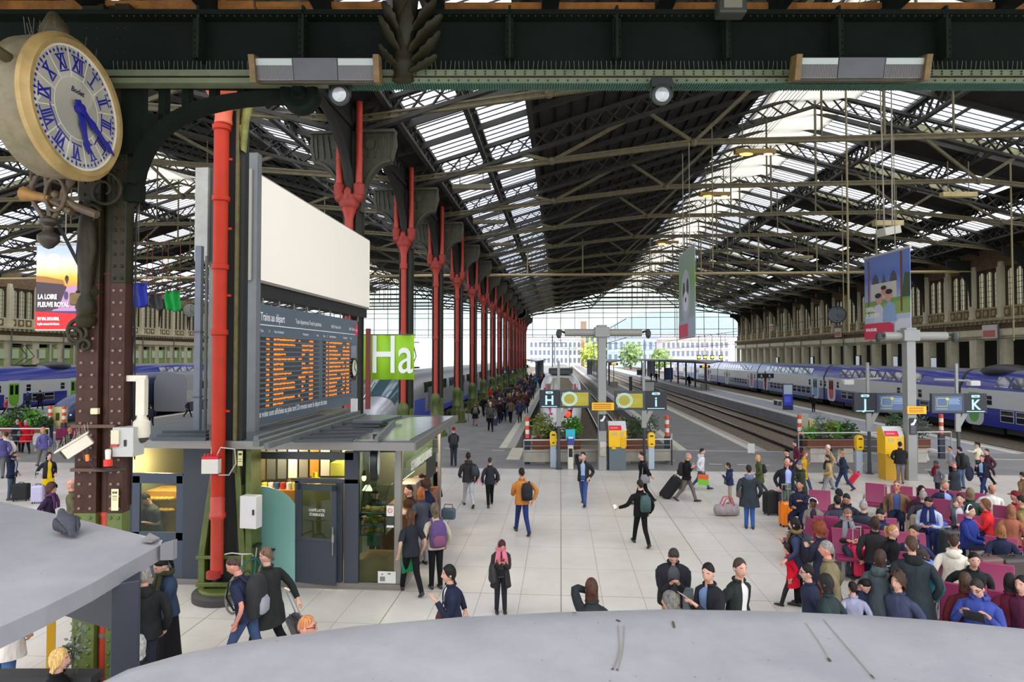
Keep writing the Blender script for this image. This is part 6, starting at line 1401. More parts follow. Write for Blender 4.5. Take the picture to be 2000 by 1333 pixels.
p=atd(1109,828,33.0);t=thing('signal_light','glowing red signal light in front of the white train','signal',(p.x,p.y,0));b=MB();b.tube([(0,0,0),(0,0,1.5)],.04,6);b.build('stem',M_POST,t);b=MB();b.ball((0,-.06,1.65),(.17,.08,.17),12);b.build('lens',mat((250,60,36),.3,emit=1.2),t,60);b=MB();b.box((0,.03,1.65),(.42,.1,.42));b.build('case',M_BLK,t)
p=atd(1467,860,30.3);t=thing('notice','small white paper notice standing at the end of the trench','notice',(p.x,p.y,-.3));b=MB();b.bb(-.16,.16,-.01,.01,.35,.8);b.build('sheet',M_WHT,t);b=MB();b.tube([(0,0,-.3),(0,0,.35)],.015,5);b.build('stem',M_POST,t)
p=atd(1577,850,30.0);t=thing('trackside_cabinet','pale trackside cabinets beside the green planter','cabinet',(p.x,p.y,0));b=MB();b.bb(-.3,.05,0,.3,0,1.9);b.build('tall_case',mat((176,172,150),.6),t,bev=.01);b=MB();b.bb(.1,.5,0,.3,0.9,1.6);b.bb(.25,.35,.1,.2,0,.9);b.build('yellow_case',mat((196,184,110),.6),t)
p=atd(112,862,34.2);t=thing('trackside_cabinet','pale yellow control boxes beside the far left planter','cabinet',(p.x,p.y,0));b=MB();b.bb(-.3,.3,0,.3,.9,1.9);b.bb(-.1,.1,.1,.2,0,.9);b.build('case',mat((206,200,130),.6),t);b=MB();b.bb(-.1,.1,-.02,0,1.2,1.6);b.build('warning_plate',mat((60,56,30),.6),t)
# platform things further off ------
p=at(1539,801);t=thing('advert_totem','blue information totem standing on the platform in front of the blue train','totem',(p.x,p.y,0),YAW-.1)
b=MB();b.bb(-.42,.42,-.06,.1,0,2.25);b.build('case',mat((30,40,78),.4),t,bev=.02);b=MB();b.bb(-.36,.36,-.07,-.06,1.35,2.17);b.build('poster',mat((186,206,214),.4),t);b=MB();b.bb(-.36,.36,-.07,-.06,.4,1.34);b.build('blue_poster',mat((40,56,190),.4,emit=.1),t)
b=MB();[b.bb(-.3,.2,-.075,-.07,.7+i*.12,.74+i*.12)for i in range(4)];b.build('text_lines',mat((140,150,220),.4),t)
def bench(px,py,lab,n=2):
 p=at(px,py);t=thing('bench',lab,'bench',(p.x,p.y,0),math.pi/2);b=MB();b.bb(-.9,.9,-.22,.22,.42,.47);b.build('seat',mat((196,192,182),.5),t)
 for x in(-.6,.6):b=MB();b.bb(x-.06,x+.06,-.15,.15,0,.42);b.build('leg',M_POST,t)
bench(1519,792,'white bench beside the blue information totem');bench(1347,750,'white bench far along the platform with the blue totem')
def rsign(px,py,w,lab,letters,y0,y1,post=True):
 p=at(px,py);d=-sY*p.x+cY*p.y;k=d/1250;zt,zb=atd(px,y0,d).z,atd(px,y1,d).z;t=thing('zone_sign',lab,'sign',(p.x,p.y,0),YAW)
 b=MB();b.tube([(0,.1,0),(0,.1,zt+.3)],.06,6);b.build('post',M_BLK,t)
 for sx,s in zip((-1,1),letters):
  x0=sx*w*k*.5;b=MB();b.bb(min(0.04*sx,x0),max(0.04*sx,x0),-.03,.03,zb,zt);o_=b.build('plate',M_SIGN,t);o=text_mesh(s,(zt-zb)*.8,M_WHT,'lettering',o_,'CENTER',.001,1,.01);o.rotation_euler=(math.pi/2,0,0);o.location=(x0/2,-.036,zb+(zt-zb)*.2)
rsign(1495.5,771,32,'black zone sign with two letters R on the platform in front of the blue train','RR',730,739);rsign(1253,752,18,'black zone sign with the letter R behind the letter i sign',' R',723,733);rsign(994,768,30,'black zone sign with two letters R above the crowd by the column row','RR',722,731);rsign(1023,742,18,'small zone sign with two letters S far down the crowded platform','SS',713,719)
def led_sign(px,py,w,lab,base_py=None,base=True):
 d=None;p=at(px,base_py);d=-sY*p.x+cY*p.y;k=d/1250;z=atd(px,py,d).z;t=thing('departure_indicator',lab,'sign',(p.x,p.y,0),YAW)
 b=MB();b.tube([(0,.1,0),(0,.1,z+.1)],.05,6);b.build('post',M_BLK,t)
 b=MB();b.bb(-w*k*.5,w*k*.5,-.1,.1,z-.14,z+.2);b.build('case',M_BLK,t)
 b=MB();[b.ball((-w*k*.22+i*w*k*.11,-.12,z+.05),(w*k*.07,.03,.12),8)for i in range(5)];b.build('orange_digits',mat((255,150,20),.4,emit=1.6),t,60)
 if base:b=MB();b.bb(-.55,.55,-.4,.4,0,.85);b.build('concrete_base',mat((150,146,132),.8,0,0,.12,2),t)
led_sign(1377,717,20,'orange lit indicator on a concrete base, on the platform before the blue train',762);led_sign(1199,712,16,'orange lit indicator on a concrete base, behind the H and I pillar',757);led_sign(1029,705,10,'orange lit indicator far down the crowded platform',738,False);led_sign(1535,706,14,'orange lit indicator above the platform against the right wall',745,False)
def canopy(x0,x1,y0,y1,lab,zc=3.6):
 t=thing('platform_canopy',lab,'canopy',((x0+x1)/2,y0,0));w=(x1-x0)/2
 b=MB();b.prism([(-w,0,zc+.35),(0,0,zc),(w,0,zc+.35),(w,0,zc+.5),(0,0,zc+.15),(-w,0,zc+.5)][::-1],(0,y1-y0,0));b.build('roof',mat((120,124,124),.6),t)
 L=y1-y0;n=int(L/7)
 for i in range(n):b=MB();b.bb(-.12,.12,2+i*7,2.24+i*7,0,zc);b.build('post',mat((70,76,84),.6),t)
 return t
canopy(5.8,9.6,101,165,'long canopy over the platform right of the white train');canopy(18.1,21.8,88,165,'long canopy over the platform with the blue totem');canopy(-6.4,-2.8,118,180,'canopy at the far end of the crowded platform')
for px,py,w,h,lab,c in((1152,732,10,28,'dark glazed shelter on the platform right of the white train',(70,74,82)),(1272,735,14,30,'dark shelter under the canopy beyond the letter i sign',(60,64,76)),(1307,742,14,22,'blue advert panel far along the platform before the blue train',(56,76,130)),(1267,766,22,20,'pale framed poster board behind the letter i sign',(206,206,200)),(1232,768,4,30,'dark post on the platform left of the letter i sign',(44,52,54))):
 p=at(px,py);d=-sY*p.x+cY*p.y;k=d/1250;t=thing('platform_shelter' if 'shelter' in lab else 'advert_board',lab,'shelter' if 'shelter' in lab else 'panel',(p.x,p.y,0),YAW)
 b=MB();b.bb(-w*k/2,w*k/2,0,.8 if 'shelter' in lab else.15,0.0,h*k);b.build('case',mat(c,.4),t,bev=.02)
 b=MB();b.bb(-w*k/2-.05,-w*k/2,-.05,.2,0,h*k+.1);b.bb(w*k/2,w*k/2+.05,-.05,.2,0,h*k+.1);b.bb(-w*k/2-.05,w*k/2+.05,-.05,.2,h*k,h*k+.12);b.build('frame',M_BLK,t)
 # things hung in the hall -
t=thing('conduit','long pale pipe slung straight across both halls on vertical hangers','pipe',(0,58,12.05),kind='structure')
b=MB();b.tube([(LWX,0,.1),(WX,0,-.1)],.12,8);b.build('pipe',mat((176,160,112),.5),t,60)
for x in(-50,-44,-33,-27,-21,-14,-3,2,8,12.5,17.5,22.5,27.5):b=MB();b.tube([(x,0,0),(x,0,3.2)],.06,6);b.build('hanger',mat((150,140,100),.6),t)
for i,(x,y,z0,zt)in enumerate(((13.0,30,5.7,18),(25.4,38,5.5,17),(19.6,46,8.0,18),(8.4,36,9.5,17.5),(28.5,60,6.0,15),(15.0,84,6,18),(-23.0,30,3.2,17),(-19.6,34,3.6,17),(-14.4,38,6.0,15))):
 t=thing('hanging_rod','thin vertical rod hanging from the roof trusses','rod',(x,y,z0),group='vertical rods hung from the roof',kind='structure');b=MB();b.tube([(0,0,0),(0,0,zt-z0)],.05 if i<2 else.035,6);b.build('rod',mat((140,128,92),.6),t)
def hall_light(px0,px1,py,d,lab,lit=False,c=(150,122,64)):
 p=atd((px0+px1)/2,py,d);L=(px1-px0)*d/1250;t=thing('hanging_light',lab,'light',p,YAW)
 b=MB();b.bb(-L/2,L/2,-.15,.15,-.1,.12);b.build('housing',mat(c,.5,0,0,.2,3),t,bev=.02)
 if lit:b=MB();b.ball((-L*.22,-.05,-.12),(L*.17,.14,.07),10);b.build('glowing_lens',mat((255,176,70),.4,emit=4.0),t,60);b=MB();b.ball((L*.32,-.05,-.12),(L*.12,.12,.05),10);b.build('lens',mat((240,230,206),.4,emit=.8),t,60)
 for x in(-L*.3,L*.3):b=MB();b.tube([(x,0,.1),(x,0,1.6)],.025,5);b.build('hanger',mat((96,88,62),.6),t)
hall_light(1434,1514,297,29.3,'lit orange lamp bar hanging before the ridge sheeting, nearest of the three lit ones',True);hall_light(1366,1425,380,37,'lit orange lamp bar, middle one of the three under the ridge sheeting',True);hall_light(1280,1325,474,52,'lit orange lamp bar, lowest of the three under the ridge sheeting',True)
hall_light(1838,1906,381,30,'unlit tan lamp bar under the tie rods at upper right',False,(176,158,106));hall_light(1706,1762,437,27,'tan bar directly above the castle banner',False,(176,160,110));hall_light(883,959,366,30,'unlit grey lamp bar beside the second fork of red pipes',False,(110,104,80));hall_light(924,987,434,38,'unlit grey lamp bar beside the third fork of red pipes',False,(110,104,80));hall_light(953,1004,478,46,'unlit grey lamp bar beside the fourth fork of red pipes',False,(110,104,80));hall_light(1545,1587,503,44,'unlit lamp bar midway between the green animal banner and the castle banner',False,(120,112,80))
t=thing('projector','white box projector hanging above the castle banner','projector',atd(1735,452,26),YAW+.25);b=MB();b.box((0,0,0),(.8,.5,.32),rot=Matrix.Rotation(-.2,3,'Y'));b.build('case',mat((190,188,170),.5),t,bev=.02);b=MB();b.tube([(-.2,0,.1),(-.3,0,6)],.03,5);b.tube([(.2,0,.1),(.25,0,6)],.03,5);b.build('hanger',mat((150,146,130),.5),t)
def hall_clock(p,r,rz,lab,face,mount):
 t=thing('hall_clock',lab,'clock',p,rz);rx=Matrix.Rotation(-math.pi/2,3,'X');b=MB();b.lathe([(0,.25),(r,.25),(r*1.06,.1),(r*1.06,-.06),(r*.96,-.08)],n=32,rot=rx.inverted()if False else rx);b.build('case',mat(mount,.5),t,40)
 b=MB();b.lathe([(0,-.0),(r*.97,-.0)],(0,-.07,0),32,rot=rx);b.lathe([(0,-.001),(r*.97,-.001)][::-1],(0,-.085,0),32,rot=rx);b.build('dial',mat(face,.4),t)
 b=MB()
 for i in range(12):a=i*math.pi/6;u=Vector((math.sin(a),0,math.cos(a)));b.bar(u*r*.66+Vector((0,-.095,0)),u*r*.88+Vector((0,-.095,0)),r*.09,.01)
 b.build('numeral',mat((30,34,40),.5),t)
 for a,L in((2.15,.78),(2.75,.55)):u=Vector((math.sin(a),0,math.cos(a)));b=MB();b.bar(u*-.1*r+Vector((0,-.1,0)),u*L*r+Vector((0,-.1,0)),r*.07,.01);b.build('hand',mat((30,34,40),.5),t)
 b=MB();b.tube([(0,.1,r),(0,.1,r*1.5)],.08,8);b.tube([(0,.1,-r),(0,.1,-r*1.4)],.06,8);b.build('mount',mat((60,52,34),.5),t)
hall_clock(atd(1016,610,100),.96,.0,'round cream clock high at the far end of the column row',(232,224,190),(150,120,50));hall_clock(atx(1634.5,615,WX-1.4),1.0,YAW-.35,'round grey clock on the right stone wall',(176,184,190),(40,42,40));hall_clock(atx(372,607,LWX+1.2),1.0,.6,'small clock on the left stone wall beside the green tarpaulin',(190,190,180),(60,110,60))
for px,py in((1506,640),(1637,650),(1933,648)):
 p=atx(px,py,WX-.75);t=thing('wall_sign','small red and white sign on the right stone wall','sign',p,-math.pi/2+.1,group='red and white signs on the right wall');k=p.y/1250;b=MB();b.bb(-.75,.75,-.05,.05,-.55,.55);b.build('plate',mat((206,196,190),.6),t);b=MB();b.bb(-.65,.65,-.06,-.05,-.45,.1);b.build('red_band',mat((196,110,96),.6),t)
for px,y0 in((1519,706),(1587,706),(1677,706),(1751,708),(1826,712)):
 p=atx(px,y0,WX-.4);t=thing('screen','small lit screen on the right wall behind the blue train','screen',p,-math.pi/2,group='lit screens on the right wall');b=MB();b.bb(-.5,.5,-.1,.1,-.7,.7);b.build('case',M_BLK,t);b=MB();b.bb(-.42,.42,-.12,-.1,-.6,.6);b.build('panel',mat((206,214,226),.4,emit=.25),t)
def speaker_arm(px,py,d,lab,sx):
 p=atd(px,py,d);t=thing('security_camera',lab,'camera',p,YAW);b=MB();b.box((0,0,0),(.42,.3,.22));b.build('housing',mat((206,204,196),.5),t,bev=.04);b=MB();b.tube([(sx*.1,.1,.1),(sx*1.5,.2,.15)],.05,6);b.build('arm',M_PGREY,t)
speaker_arm(1655,747,26.5,'white camera on an arm reaching left from the J sign mast',1);speaker_arm(1901,749,26.5,'white camera on an arm right of the K sign mast',-1)
# yellow letter box and planter under the left kiosk roof ---
p=at(99,1303);t=thing('letter_box','yellow letter box on a pole under the left kiosk roof','letter box',(p.x,p.y,0),YAW+.5);zt=1.62
b=MB();b.bb(-.05,.05,-.05,.05,0,.85);b.build('pole',mat((210,160,20),.5),t);b=MB();b.bb(-.3,.3,-.2,.2,.85,1.55);bx=b.build('box',mat((234,190,10),.45),t,bev=.015)
b=MB();[b.bb(-.302,.302,-.206,.206,1.0+i*.08,1.01+i*.08)for i in range(6)];b.build('groove',mat((196,150,10),.5),bx);b=MB();b.bb(.06,.12,-.21,-.2,.92,1.06);b.build('plate',mat((140,120,40),.5),bx)
t=thing('planter','dark planter with a small twiggy plant below the left kiosk roof','planter',at(120,1345,0.9));T0=Vector(t.location);rnd=random.Random(5)
b=MB();p,q=at(-40,1324,.9)-T0,at(190,1324,.9)-T0;b.bar(p,q,.22,.1);b.bar(p+Vector((0,0,-.5)),q+Vector((0,0,-.5)),.2,.85);b.build('trough',mat((40,40,42),.6),t)
for px,h,n in((140,.35,50),(150,.5,60),(128,.25,30)):
 c=at(px,1318,.95)-T0;b=MB();b.tube([c,c+Vector((.02,.02,h))],.006,5);b.build('stem',mat((90,74,50),.8),t);b=MB();leaf_blob(b,c+Vector((0.02,0,h*.75)),(.12,.1,h*.5),n,.07,rnd);b.build('foliage',mat((92,104,84),.6),t)
 # bicycle leaning by the green foot 
p=at(462,1196);t=thing('bicycle','teal bicycle leaning against the green-footed column','bicycle',(p.x,p.y,0),math.radians(86));M_TEAL=mat((28,96,100),.4)
ry=Matrix.Rotation(math.pi/2,3,'X');R_=.335
for x in(0,1.03):
 b=MB();b.tube([(x+R_*math.cos(a),0,R_+R_*math.sin(a))for a in[i*math.pi/16 for i in range(32)]],.02,8,closed=True);w=b.build('wheel',mat((120,116,108),.6),t,60)
 b=MB();[b.bar((x,0,R_),(x+R_*math.cos(a),0,R_+R_*math.sin(a)),.004)for a in[i*math.pi/12 for i in range(24)]];b.ball((x,0,R_),(.03,.05,.03),8);b.build('spokes',mat((180,180,176),.3,.8),w)
S,Bm,Hd,St=(.62,0,.78),(.56,0,.33),(.16,0,.78),(.13,0,.66)
b=MB();[b.tube([a,c],.017,8)for a,c in((S,Bm),(Hd,S),(St,Bm),(Bm,(1.03,0,R_)),(S,(1.03,0,R_)),(Hd,(0,0,R_)))];b.build('frame',M_TEAL,t,60)
b=MB();b.tube([Hd,(.17,0,.98)],.014,8);b.tube([(.05,-.28,1.0),(.15,-.2,1.0),(.17,0,.98),(.15,.2,1.0),(.05,.28,1.0)],.014,8);b.build('handlebar',mat((190,190,186),.3,.8),t,60)
b=MB();b.tube([S,(.66,0,.98)],.013,8);b.build('seat_post',mat((180,180,176),.3,.8),t);b=MB();b.ball((.68,0,1.0),(.14,.07,.035),10);b.build('saddle',M_BLK,t,60)
b=MB();b.ball((-.05,-.03,.45),(.03,.01,.05),8);b.build('reflector',mat((240,130,30),.3),t);b=MB();b.bb(.8,1.25,-.06,.06,.74,.77);b.tube([(1.2,0,.74),(1.03,.05,R_)],.008,5);b.build('rack',M_BLK,t)
# ===== people
def V3(*a):return Vector(a)
def smooth_path(pts,rad,per=3):
 """Catmull-Rom through joints with radii"""
 P_=[Vector(p)for p in pts];n=len(P_);out=[];ro=[]
 for i in range(n-1):
  p0,p1,p2,p3=P_[max(i-1,0)],P_[i],P_[i+1],P_[min(i+2,n-1)]
  for k in range(per):
   t=k/per;out.append(((2*p1)+(p2-p0)*t+(2*p0-5*p1+4*p2-p3)*t*t+(3*p1-p0-3*p2+p3)*t**3)*.5);ro.append(rad[i]+(rad[i+1]-rad[i])*t)
 out.append(P_[-1]);ro.append(rad[-1]);return out,ro
def fibre(c,hair):
 key=(c,hair)
 if key in _M:return _M[key]
 m=bpy.data.materials.new(('hair_' if hair else 'cloth_')+'%02x%02x%02x'%c);m.use_nodes=True;N,L=m.node_tree.nodes,m.node_tree.links;b=N['Principled BSDF'];col=lin(c)
 tc=N.new('ShaderNodeTexCoord');mp=N.new('ShaderNodeMapping');mp.inputs['Scale'].default_value=(70,70,9)if hair else(1,1,.55);no=N.new('ShaderNodeTexNoise');no.inputs['Scale'].default_value=1.0 if hair else 6.5;no.inputs['Detail'].default_value=4 if hair else 2.5;no.inputs['Distortion'].default_value=.6
 L.new(tc.outputs['Object'],mp.inputs[0]);L.new(mp.outputs[0],no.inputs['Vector']);r=N.new('ShaderNodeValToRGB');e=r.color_ramp.elements;k=.5 if hair else.2;e[0].position,e[1].position=.32,.68
 e[0].color=(*[v*(1-k)for v in col],1);e[1].color=(*[min(1,v*(1+k))for v in col],1);L.new(no.outputs['Fac'],r.inputs['Fac']);L.new(r.outputs['Color'],b.inputs['Base Color'])
 bp=N.new('ShaderNodeBump');bp.inputs['Strength'].default_value=.6 if hair else.8;bp.inputs['Distance'].default_value=.012 if hair else.045;L.new(no.outputs['Fac'],bp.inputs['Height']);L.new(bp.outputs['Normal'],b.inputs['Normal'])
 b.inputs['Roughness'].default_value=.6 if hair else.88;b.inputs['Specular IOR Level'].default_value=.3 if hair else.2;_M[key]=m;return m
def head_mesh(b,C,Rm,s,n=22,k=14):
 rings=[]
 for i in range(k+1):
  t=math.pi*(i+.02)/(k+.04);z=.122*math.cos(t);row=[]
  for j in range(n):
   u=j/n;ph=2*math.pi*u-.55*math.sin(2*math.pi*u);x=.077*math.sin(t)**.85*math.sin(ph);y=.097*math.sin(t)**.85*math.cos(ph)
   if z<0:q=(-z/.122);x*=1-.30*q**1.6;y=y*(1-.30*q**2)+.018*q
   if y>0:
    y+=.026*math.exp(-((z+.022)/.026)**2-(x/.015)**2)+.006*math.exp(-((z-.03)/.014)**2)-.010*(math.exp(-((z-.010)/.014)**2-((abs(x)-.032)/.016)**2))+.008*math.exp(-((z+.105)/.02)**2-(x/.03)**2)+.005*math.exp(-((z+.066)/.012)**2-(x/.022)**2)
   row.append(C+Rm@(Vector((x,y,z))*s))
  rings.append(row)
 b.loft(rings)
 for sx in(-1,1):b.ball(C+Rm@(V3(sx*.078,-.008,-.012)*s),(.012*s,.022*s,.032*s),8,rot=Rm)
HAIRS=dict(short=(50,88,128,1.09,0,.0),crop=(46,82,118,1.05,0,0),bob=(48,104,140,1.17,.09,.0),long=(46,108,140,1.15,.30,0),curly=(50,112,140,1.42,.05,.09),bun=(44,84,124,1.08,0,0),pony=(44,86,124,1.08,0,0),bald=(96,98,122,1.04,0,0),beanie=(60,84,104,1.17,0,0),cap=(58,74,96,1.13,0,0),medium=(48,100,138,1.14,.04,.02))
def hair_mesh(b,C,Rm,s,style,rnd,n=20,k=8):
 fr_,sd,bk,R_,L,nz=HAIRS[style];rings=[];rows=k+(4 if L else 0);jit=[1+rnd.uniform(-.06,.06)*(style not in('beanie','cap'))for _ in range(n)]
 def bound(ph):
  c=math.cos(ph);return math.radians(sd+(fr_-sd)*c**2 if c>0 else sd+(bk-sd)*c*c)
 for i in range(rows+1):
  row=[]
  for j in range(n):
   ph=2*math.pi*j/n;tm=bound(ph)*jit[j];f=min(1,i/k);t=tm*f if style!='bald' else math.radians(70)+(tm-math.radians(70))*f
   r=R_*(1+(nz+.018)*rnd.uniform(-1,1));z=.122*math.cos(t)*(r if t<1.57 else 1);x=.077*math.sin(t)**.85*math.sin(ph)*r;y=.097*math.sin(t)**.85*math.cos(ph)*r
   if i==k and not L:x*=.93;y*=.93
   if i>k:
    g=(i-k)/4;w=max(0,min(1,(-math.cos(ph)+.45)/.7));z-=L*g*w*jit[j]**3;y-=.012*g*w;x*=1+.08*g*w
    if i==rows:x*=.9;y*=.97
   row.append(C+Rm@(V3(x,y-.006,z+.004)*s))
  rings.append(row)
 b.loft(rings,cap=(True,False))
 if style=='bun':b.ball(C+Rm@(V3(0,-.10,.075)*s),.045*s,10)
 if style=='pony':b.tube([C+Rm@(V3(*p)*s)for p in((0,-.1,.06),(0,-.145,.05),(0,-.15,-.04),(0,-.125,-.16))],[.02*s,.035*s,.034*s,.012*s],8)
 if style=='cap':b.ball(C+Rm@(V3(0,.11,.035)*s),(.07*s,.065*s,.012*s),10,rot=Rm)
SKIN={'l':(206,158,136),'m':(186,134,106),'d':(104,68,50),'r':(214,146,124)}
ARMS=dict(down=(.25,.04,-.05,'h'),swf=(.22,.27,.04,'h'),swb=(.23,-.24,.03,'h'),phone=(.05,.30,.30,'h'),phone1=(.10,.27,.34,'h'),ear=(.10,.07,-.01,'d'),pocket=(.2,.10,.03,'h'),lap=(.09,.30,.17,'h'),knee=(.16,.42,.13,'h'),strap=(.13,.17,-.10,'s'),reach=(.16,.52,-.03,'s'),side=(.62,.22,-.05,'s'),face=(.05,.12,-.07,'d'),trail=(.25,-.32,.0,'h'),behind=(.10,-.2,-.02,'h'),tablet=(.16,.30,.36,'h'),counter=(.18,.38,.24,'h'),wide=(.55,.12,.10,'h'))
PN=[0]
def person(label,hx,hy,fy,face,pose,top,legs,hair,h=None,sk='l',arms=('down','down'),lean=0.0,head=(0,0),open_=None,hood=None,scarf=None,skirt=None,glasses=False,phones=None,fem=False,dist=None,group=None,loc=None,z0=0.0,wide=1.0,short=False,seat=.46,apron=None,detail=None,cross=False,shoe=(34,30,28),cat='person',stripe=None):
 rnd=random.Random(hash((hx,hy))&0xffff);PN[0]+=1
 sit=pose=='t';h=h or(1.66 if fem else 1.76)
 hc=(1.20 if sit else.932*h)
 if loc is not None:P0=Vector(loc)
 elif fy is not None and not sit:
  P0=at(hx,fy);d=-sY*P0.x+cY*P0.y;h=(atd(hx,hy,d).z)/.932;h=max(1.0,min(1.98,h))
 elif dist:q=atd(hx,hy,dist);P0=Vector((q.x,q.y,0))
 else:q=at(hx,hy,hc+z0);P0=Vector((q.x,q.y,0))
 P0.z=z0;s=h/1.75;az=math.degrees(math.atan((hx-1000)/1250))-4.35 if loc is None else 0
 d=-sY*P0.x+cY*P0.y;near=(d<30)if detail is None else detail
 rz=math.radians(180+face-az);m_skin=mat(SKIN[sk]if isinstance(sk,str)else sk,.55)
 thigh,shin=.43*s,.42*s;hzw=.075*s*(1.05 if fem else 1)
 if pose=='w':ang=[(24,7),(-14,24)]
 elif pose=='W':ang=[(-14,24),(24,7)]
 elif sit:ang=[(84,84),(84,80)]
 else:ang=[(2,3),(-1,3)]
 if cross:ang=[(84,70),(95,50)]
 J=[];hz=0
 for sx,(a,k)in zip((-1,1),ang):
  a,k=math.radians(a),math.radians(k);kn=V3(sx*(hzw+(.05 if sit else.0)),math.sin(a)*thigh,-math.cos(a)*thigh);an=kn+V3(sx*.01,math.sin(a-k)*shin,-math.cos(a-k)*shin);J.append([V3(sx*hzw,0,0),kn,an,a-k])
 hz=(seat+.10)if sit else-min(j[2].z for j in J)+.075*s
 for j in J:
  for i in range(3):j[i].z+=hz
 la=math.radians(lean+(4 if not sit else 2));sp=V3(0,math.sin(la),math.cos(la));fw=V3(0,math.cos(la),-math.sin(la));T=.51*s;H0=V3(0,0,hz)
 sp_at=lambda f:H0+sp*(T*f)
 shw=(.178 if not fem else.152)*s*(wide*.6+.4);SH=[sp_at(.83)+V3(sx*shw,0,0)for sx in(-1,1)]
 NB_=sp_at(1.0);hp,hyw=math.radians(head[0]),math.radians(head[1]);Rh=Matrix.Rotation(hyw,3,'Z')@Matrix.Rotation(-hp-la*.5,3,'X');HC=NB_+sp*(.075*s)+Rh@V3(0,.022*s,.112*s)
 W_=[]
 for i,sx in enumerate((-1,1)):
  a=ARMS[arms[i]]if isinstance(arms[i],str)else arms[i]
  base={'h':V3(0,0,hz),'s':SH[i]-V3(SH[i].x,0,0),'d':HC}[a[3]];tg=base+V3(sx*a[0],a[1],a[2])*s;U_,Fo=.30*s,.265*s;v=tg-SH[i];L=min(v.length,U_+Fo-.004);v.normalize()
  ca=(U_*U_+L*L-Fo*Fo)/(2*U_*L);ca=max(-1,min(1,ca));pole=V3(sx*.5,-.7,-.7);pole=(pole-v*pole.dot(v));pole=pole.normalized()if pole.length>1e-4 else V3(sx,0,0)
  el=SH[i]+v*(U_*ca)+pole*(U_*math.sqrt(1-ca*ca));wr=SH[i]+v*L;W_.append((SH[i],el,wr))
  # --- body: one skin surface
 b=MB();n=12
 def ring(c,rx,ry,m=n,g=0.0):
  if g:return[c+V3(rx*math.cos(a),0,0)+fw*(ry*math.sin(a))for a in[math.pi/2+g+(2*math.pi-2*g)*j/m for j in range(m+1)]]
  return[c+V3(rx*math.cos(2*math.pi*j/m),0,0)+fw*(ry*math.sin(2*math.pi*j/m))for j in range(m)]
 tor=[(-.14,.13,.10),(0,.165,.118),(.18,.158,.115),(.38,.146,.108),(.6,.162,.118),(.78,.172,.115),(.86,.165,.105),(.93,.125,.085)]if not fem else[(-.14,.14,.105),(0,.168,.122),(.18,.15,.112),(.38,.128,.098),(.6,.148,.12),(.78,.152,.112),(.86,.144,.10),(.93,.108,.08)]
 w2=wide
 b.loft([ring(sp_at(f),rx*s*w2*.93,ry*s*w2*.93)for f,rx,ry in tor]+[ring(sp_at(.97),.066*s,.062*s),ring(NB_+sp*.05*s+fw*.006,.054*s,.056*s),ring(NB_+sp*.1*s+fw*.014,.052*s,.056*s)])
 head_mesh(b,HC,Rh,s,22 if near else 14,14 if near else 8)
 for S_,E_,Wr in W_:
  p,r=smooth_path([S_,E_,Wr],[.040*s,.035*s,.026*s]);dv=(Wr-E_).normalized();b.tube(p+[Wr+dv*.03*s],r+[(.030*s,.024*s)],8)
  sx=-1 if S_.x<0 else 1;lat=dv.cross(V3(0,0,1));lat=lat.normalized()if lat.length>.1 else V3(1,0,0);nr=lat.cross(dv).normalized()
  if dv.z<-.75:lat=V3(0,1,0);nr=V3(sx,0,0)
  b.tube([Wr+dv*a*s for a in(.0,.03,.07,.095)],[(.027*s,.02*s),(.038*s,.018*s),(.042*s,.017*s),(.036*s,.013*s)],8)
  for q in range(4 if near else 3):
   o_=(q-1.5)*.02 if near else(q-1)*.026;Lf=(.055,.07,.074,.06)[q]if near else.07;st=Wr+dv*.088*s+lat*(o_*s);cr=-nr*(sx if dv.z<-.75 else 1)
   b.tube([st,st+dv*Lf*.45*s+cr*.006*s,st+dv*Lf*.8*s+cr*.026*s,st+dv*Lf*.9*s+cr*.042*s],[.0095*s,.009*s,.008*s,.006*s],5)
  tb=Wr+dv*.03*s+lat*(.03*s);b.tube([tb,tb+dv*.03*s+lat*.024*s-nr*.01*s,tb+dv*.062*s+lat*.022*s-nr*.024*s],[.013*s,.011*s,.008*s],5)
 for hp_,kn,an,a in J:
  p,r=smooth_path([hp_,kn,an],[.060*s,.040*s,.032*s]);b.tube(p+[an+V3(0,.02,-.05)*s],r+[.03*s],8)
 t=b.build('person',m_skin,None,65);t.location=P0;t.rotation_euler=(0,0,rz);tag(t,label,cat,group)
 # --- hair and face
 if hair:
  b=MB();hair_mesh(b,HC,Rh,s,hair[0],rnd);nm={'beanie':'beanie','cap':'cap'}.get(hair[0],'hair');ho=b.build(nm,fibre(tuple(hair[1]),hair[0]not in('beanie','cap')),t,70)
  if stripe:b=MB();b.tube([HC+Rh@(V3(.092*math.sin(a),.115*math.cos(a),.045)*s)for a in[i*math.pi/8-math.pi for i in range(17)]],.012*s,6);b.build('white_band',mat(stripe,.6),ho,60)
 if near:
  for sx in(-1,1):
   b=MB();b.ball(HC+Rh@(V3(sx*.031,.078,.012)*s),(.013*s,.007*s,.0075*s),8,rot=Rh);b.build('eye',mat((40,32,28),.3),t,60)
   b=MB();b.tube([HC+Rh@(V3(sx*x,y,z)*s)for x,y,z in((.016,.092,.030),(.034,.088,.035),(.05,.074,.030))],.0045*s,5);b.build('eyebrow',mat((54,42,36),.8),t)
  b=MB();b.ball(HC+Rh@(V3(0,.084,-.064)*s),(.024*s,.010*s,.008*s),8,rot=Rh);b.build('mouth',mat((150,78,72),.5),t,60)
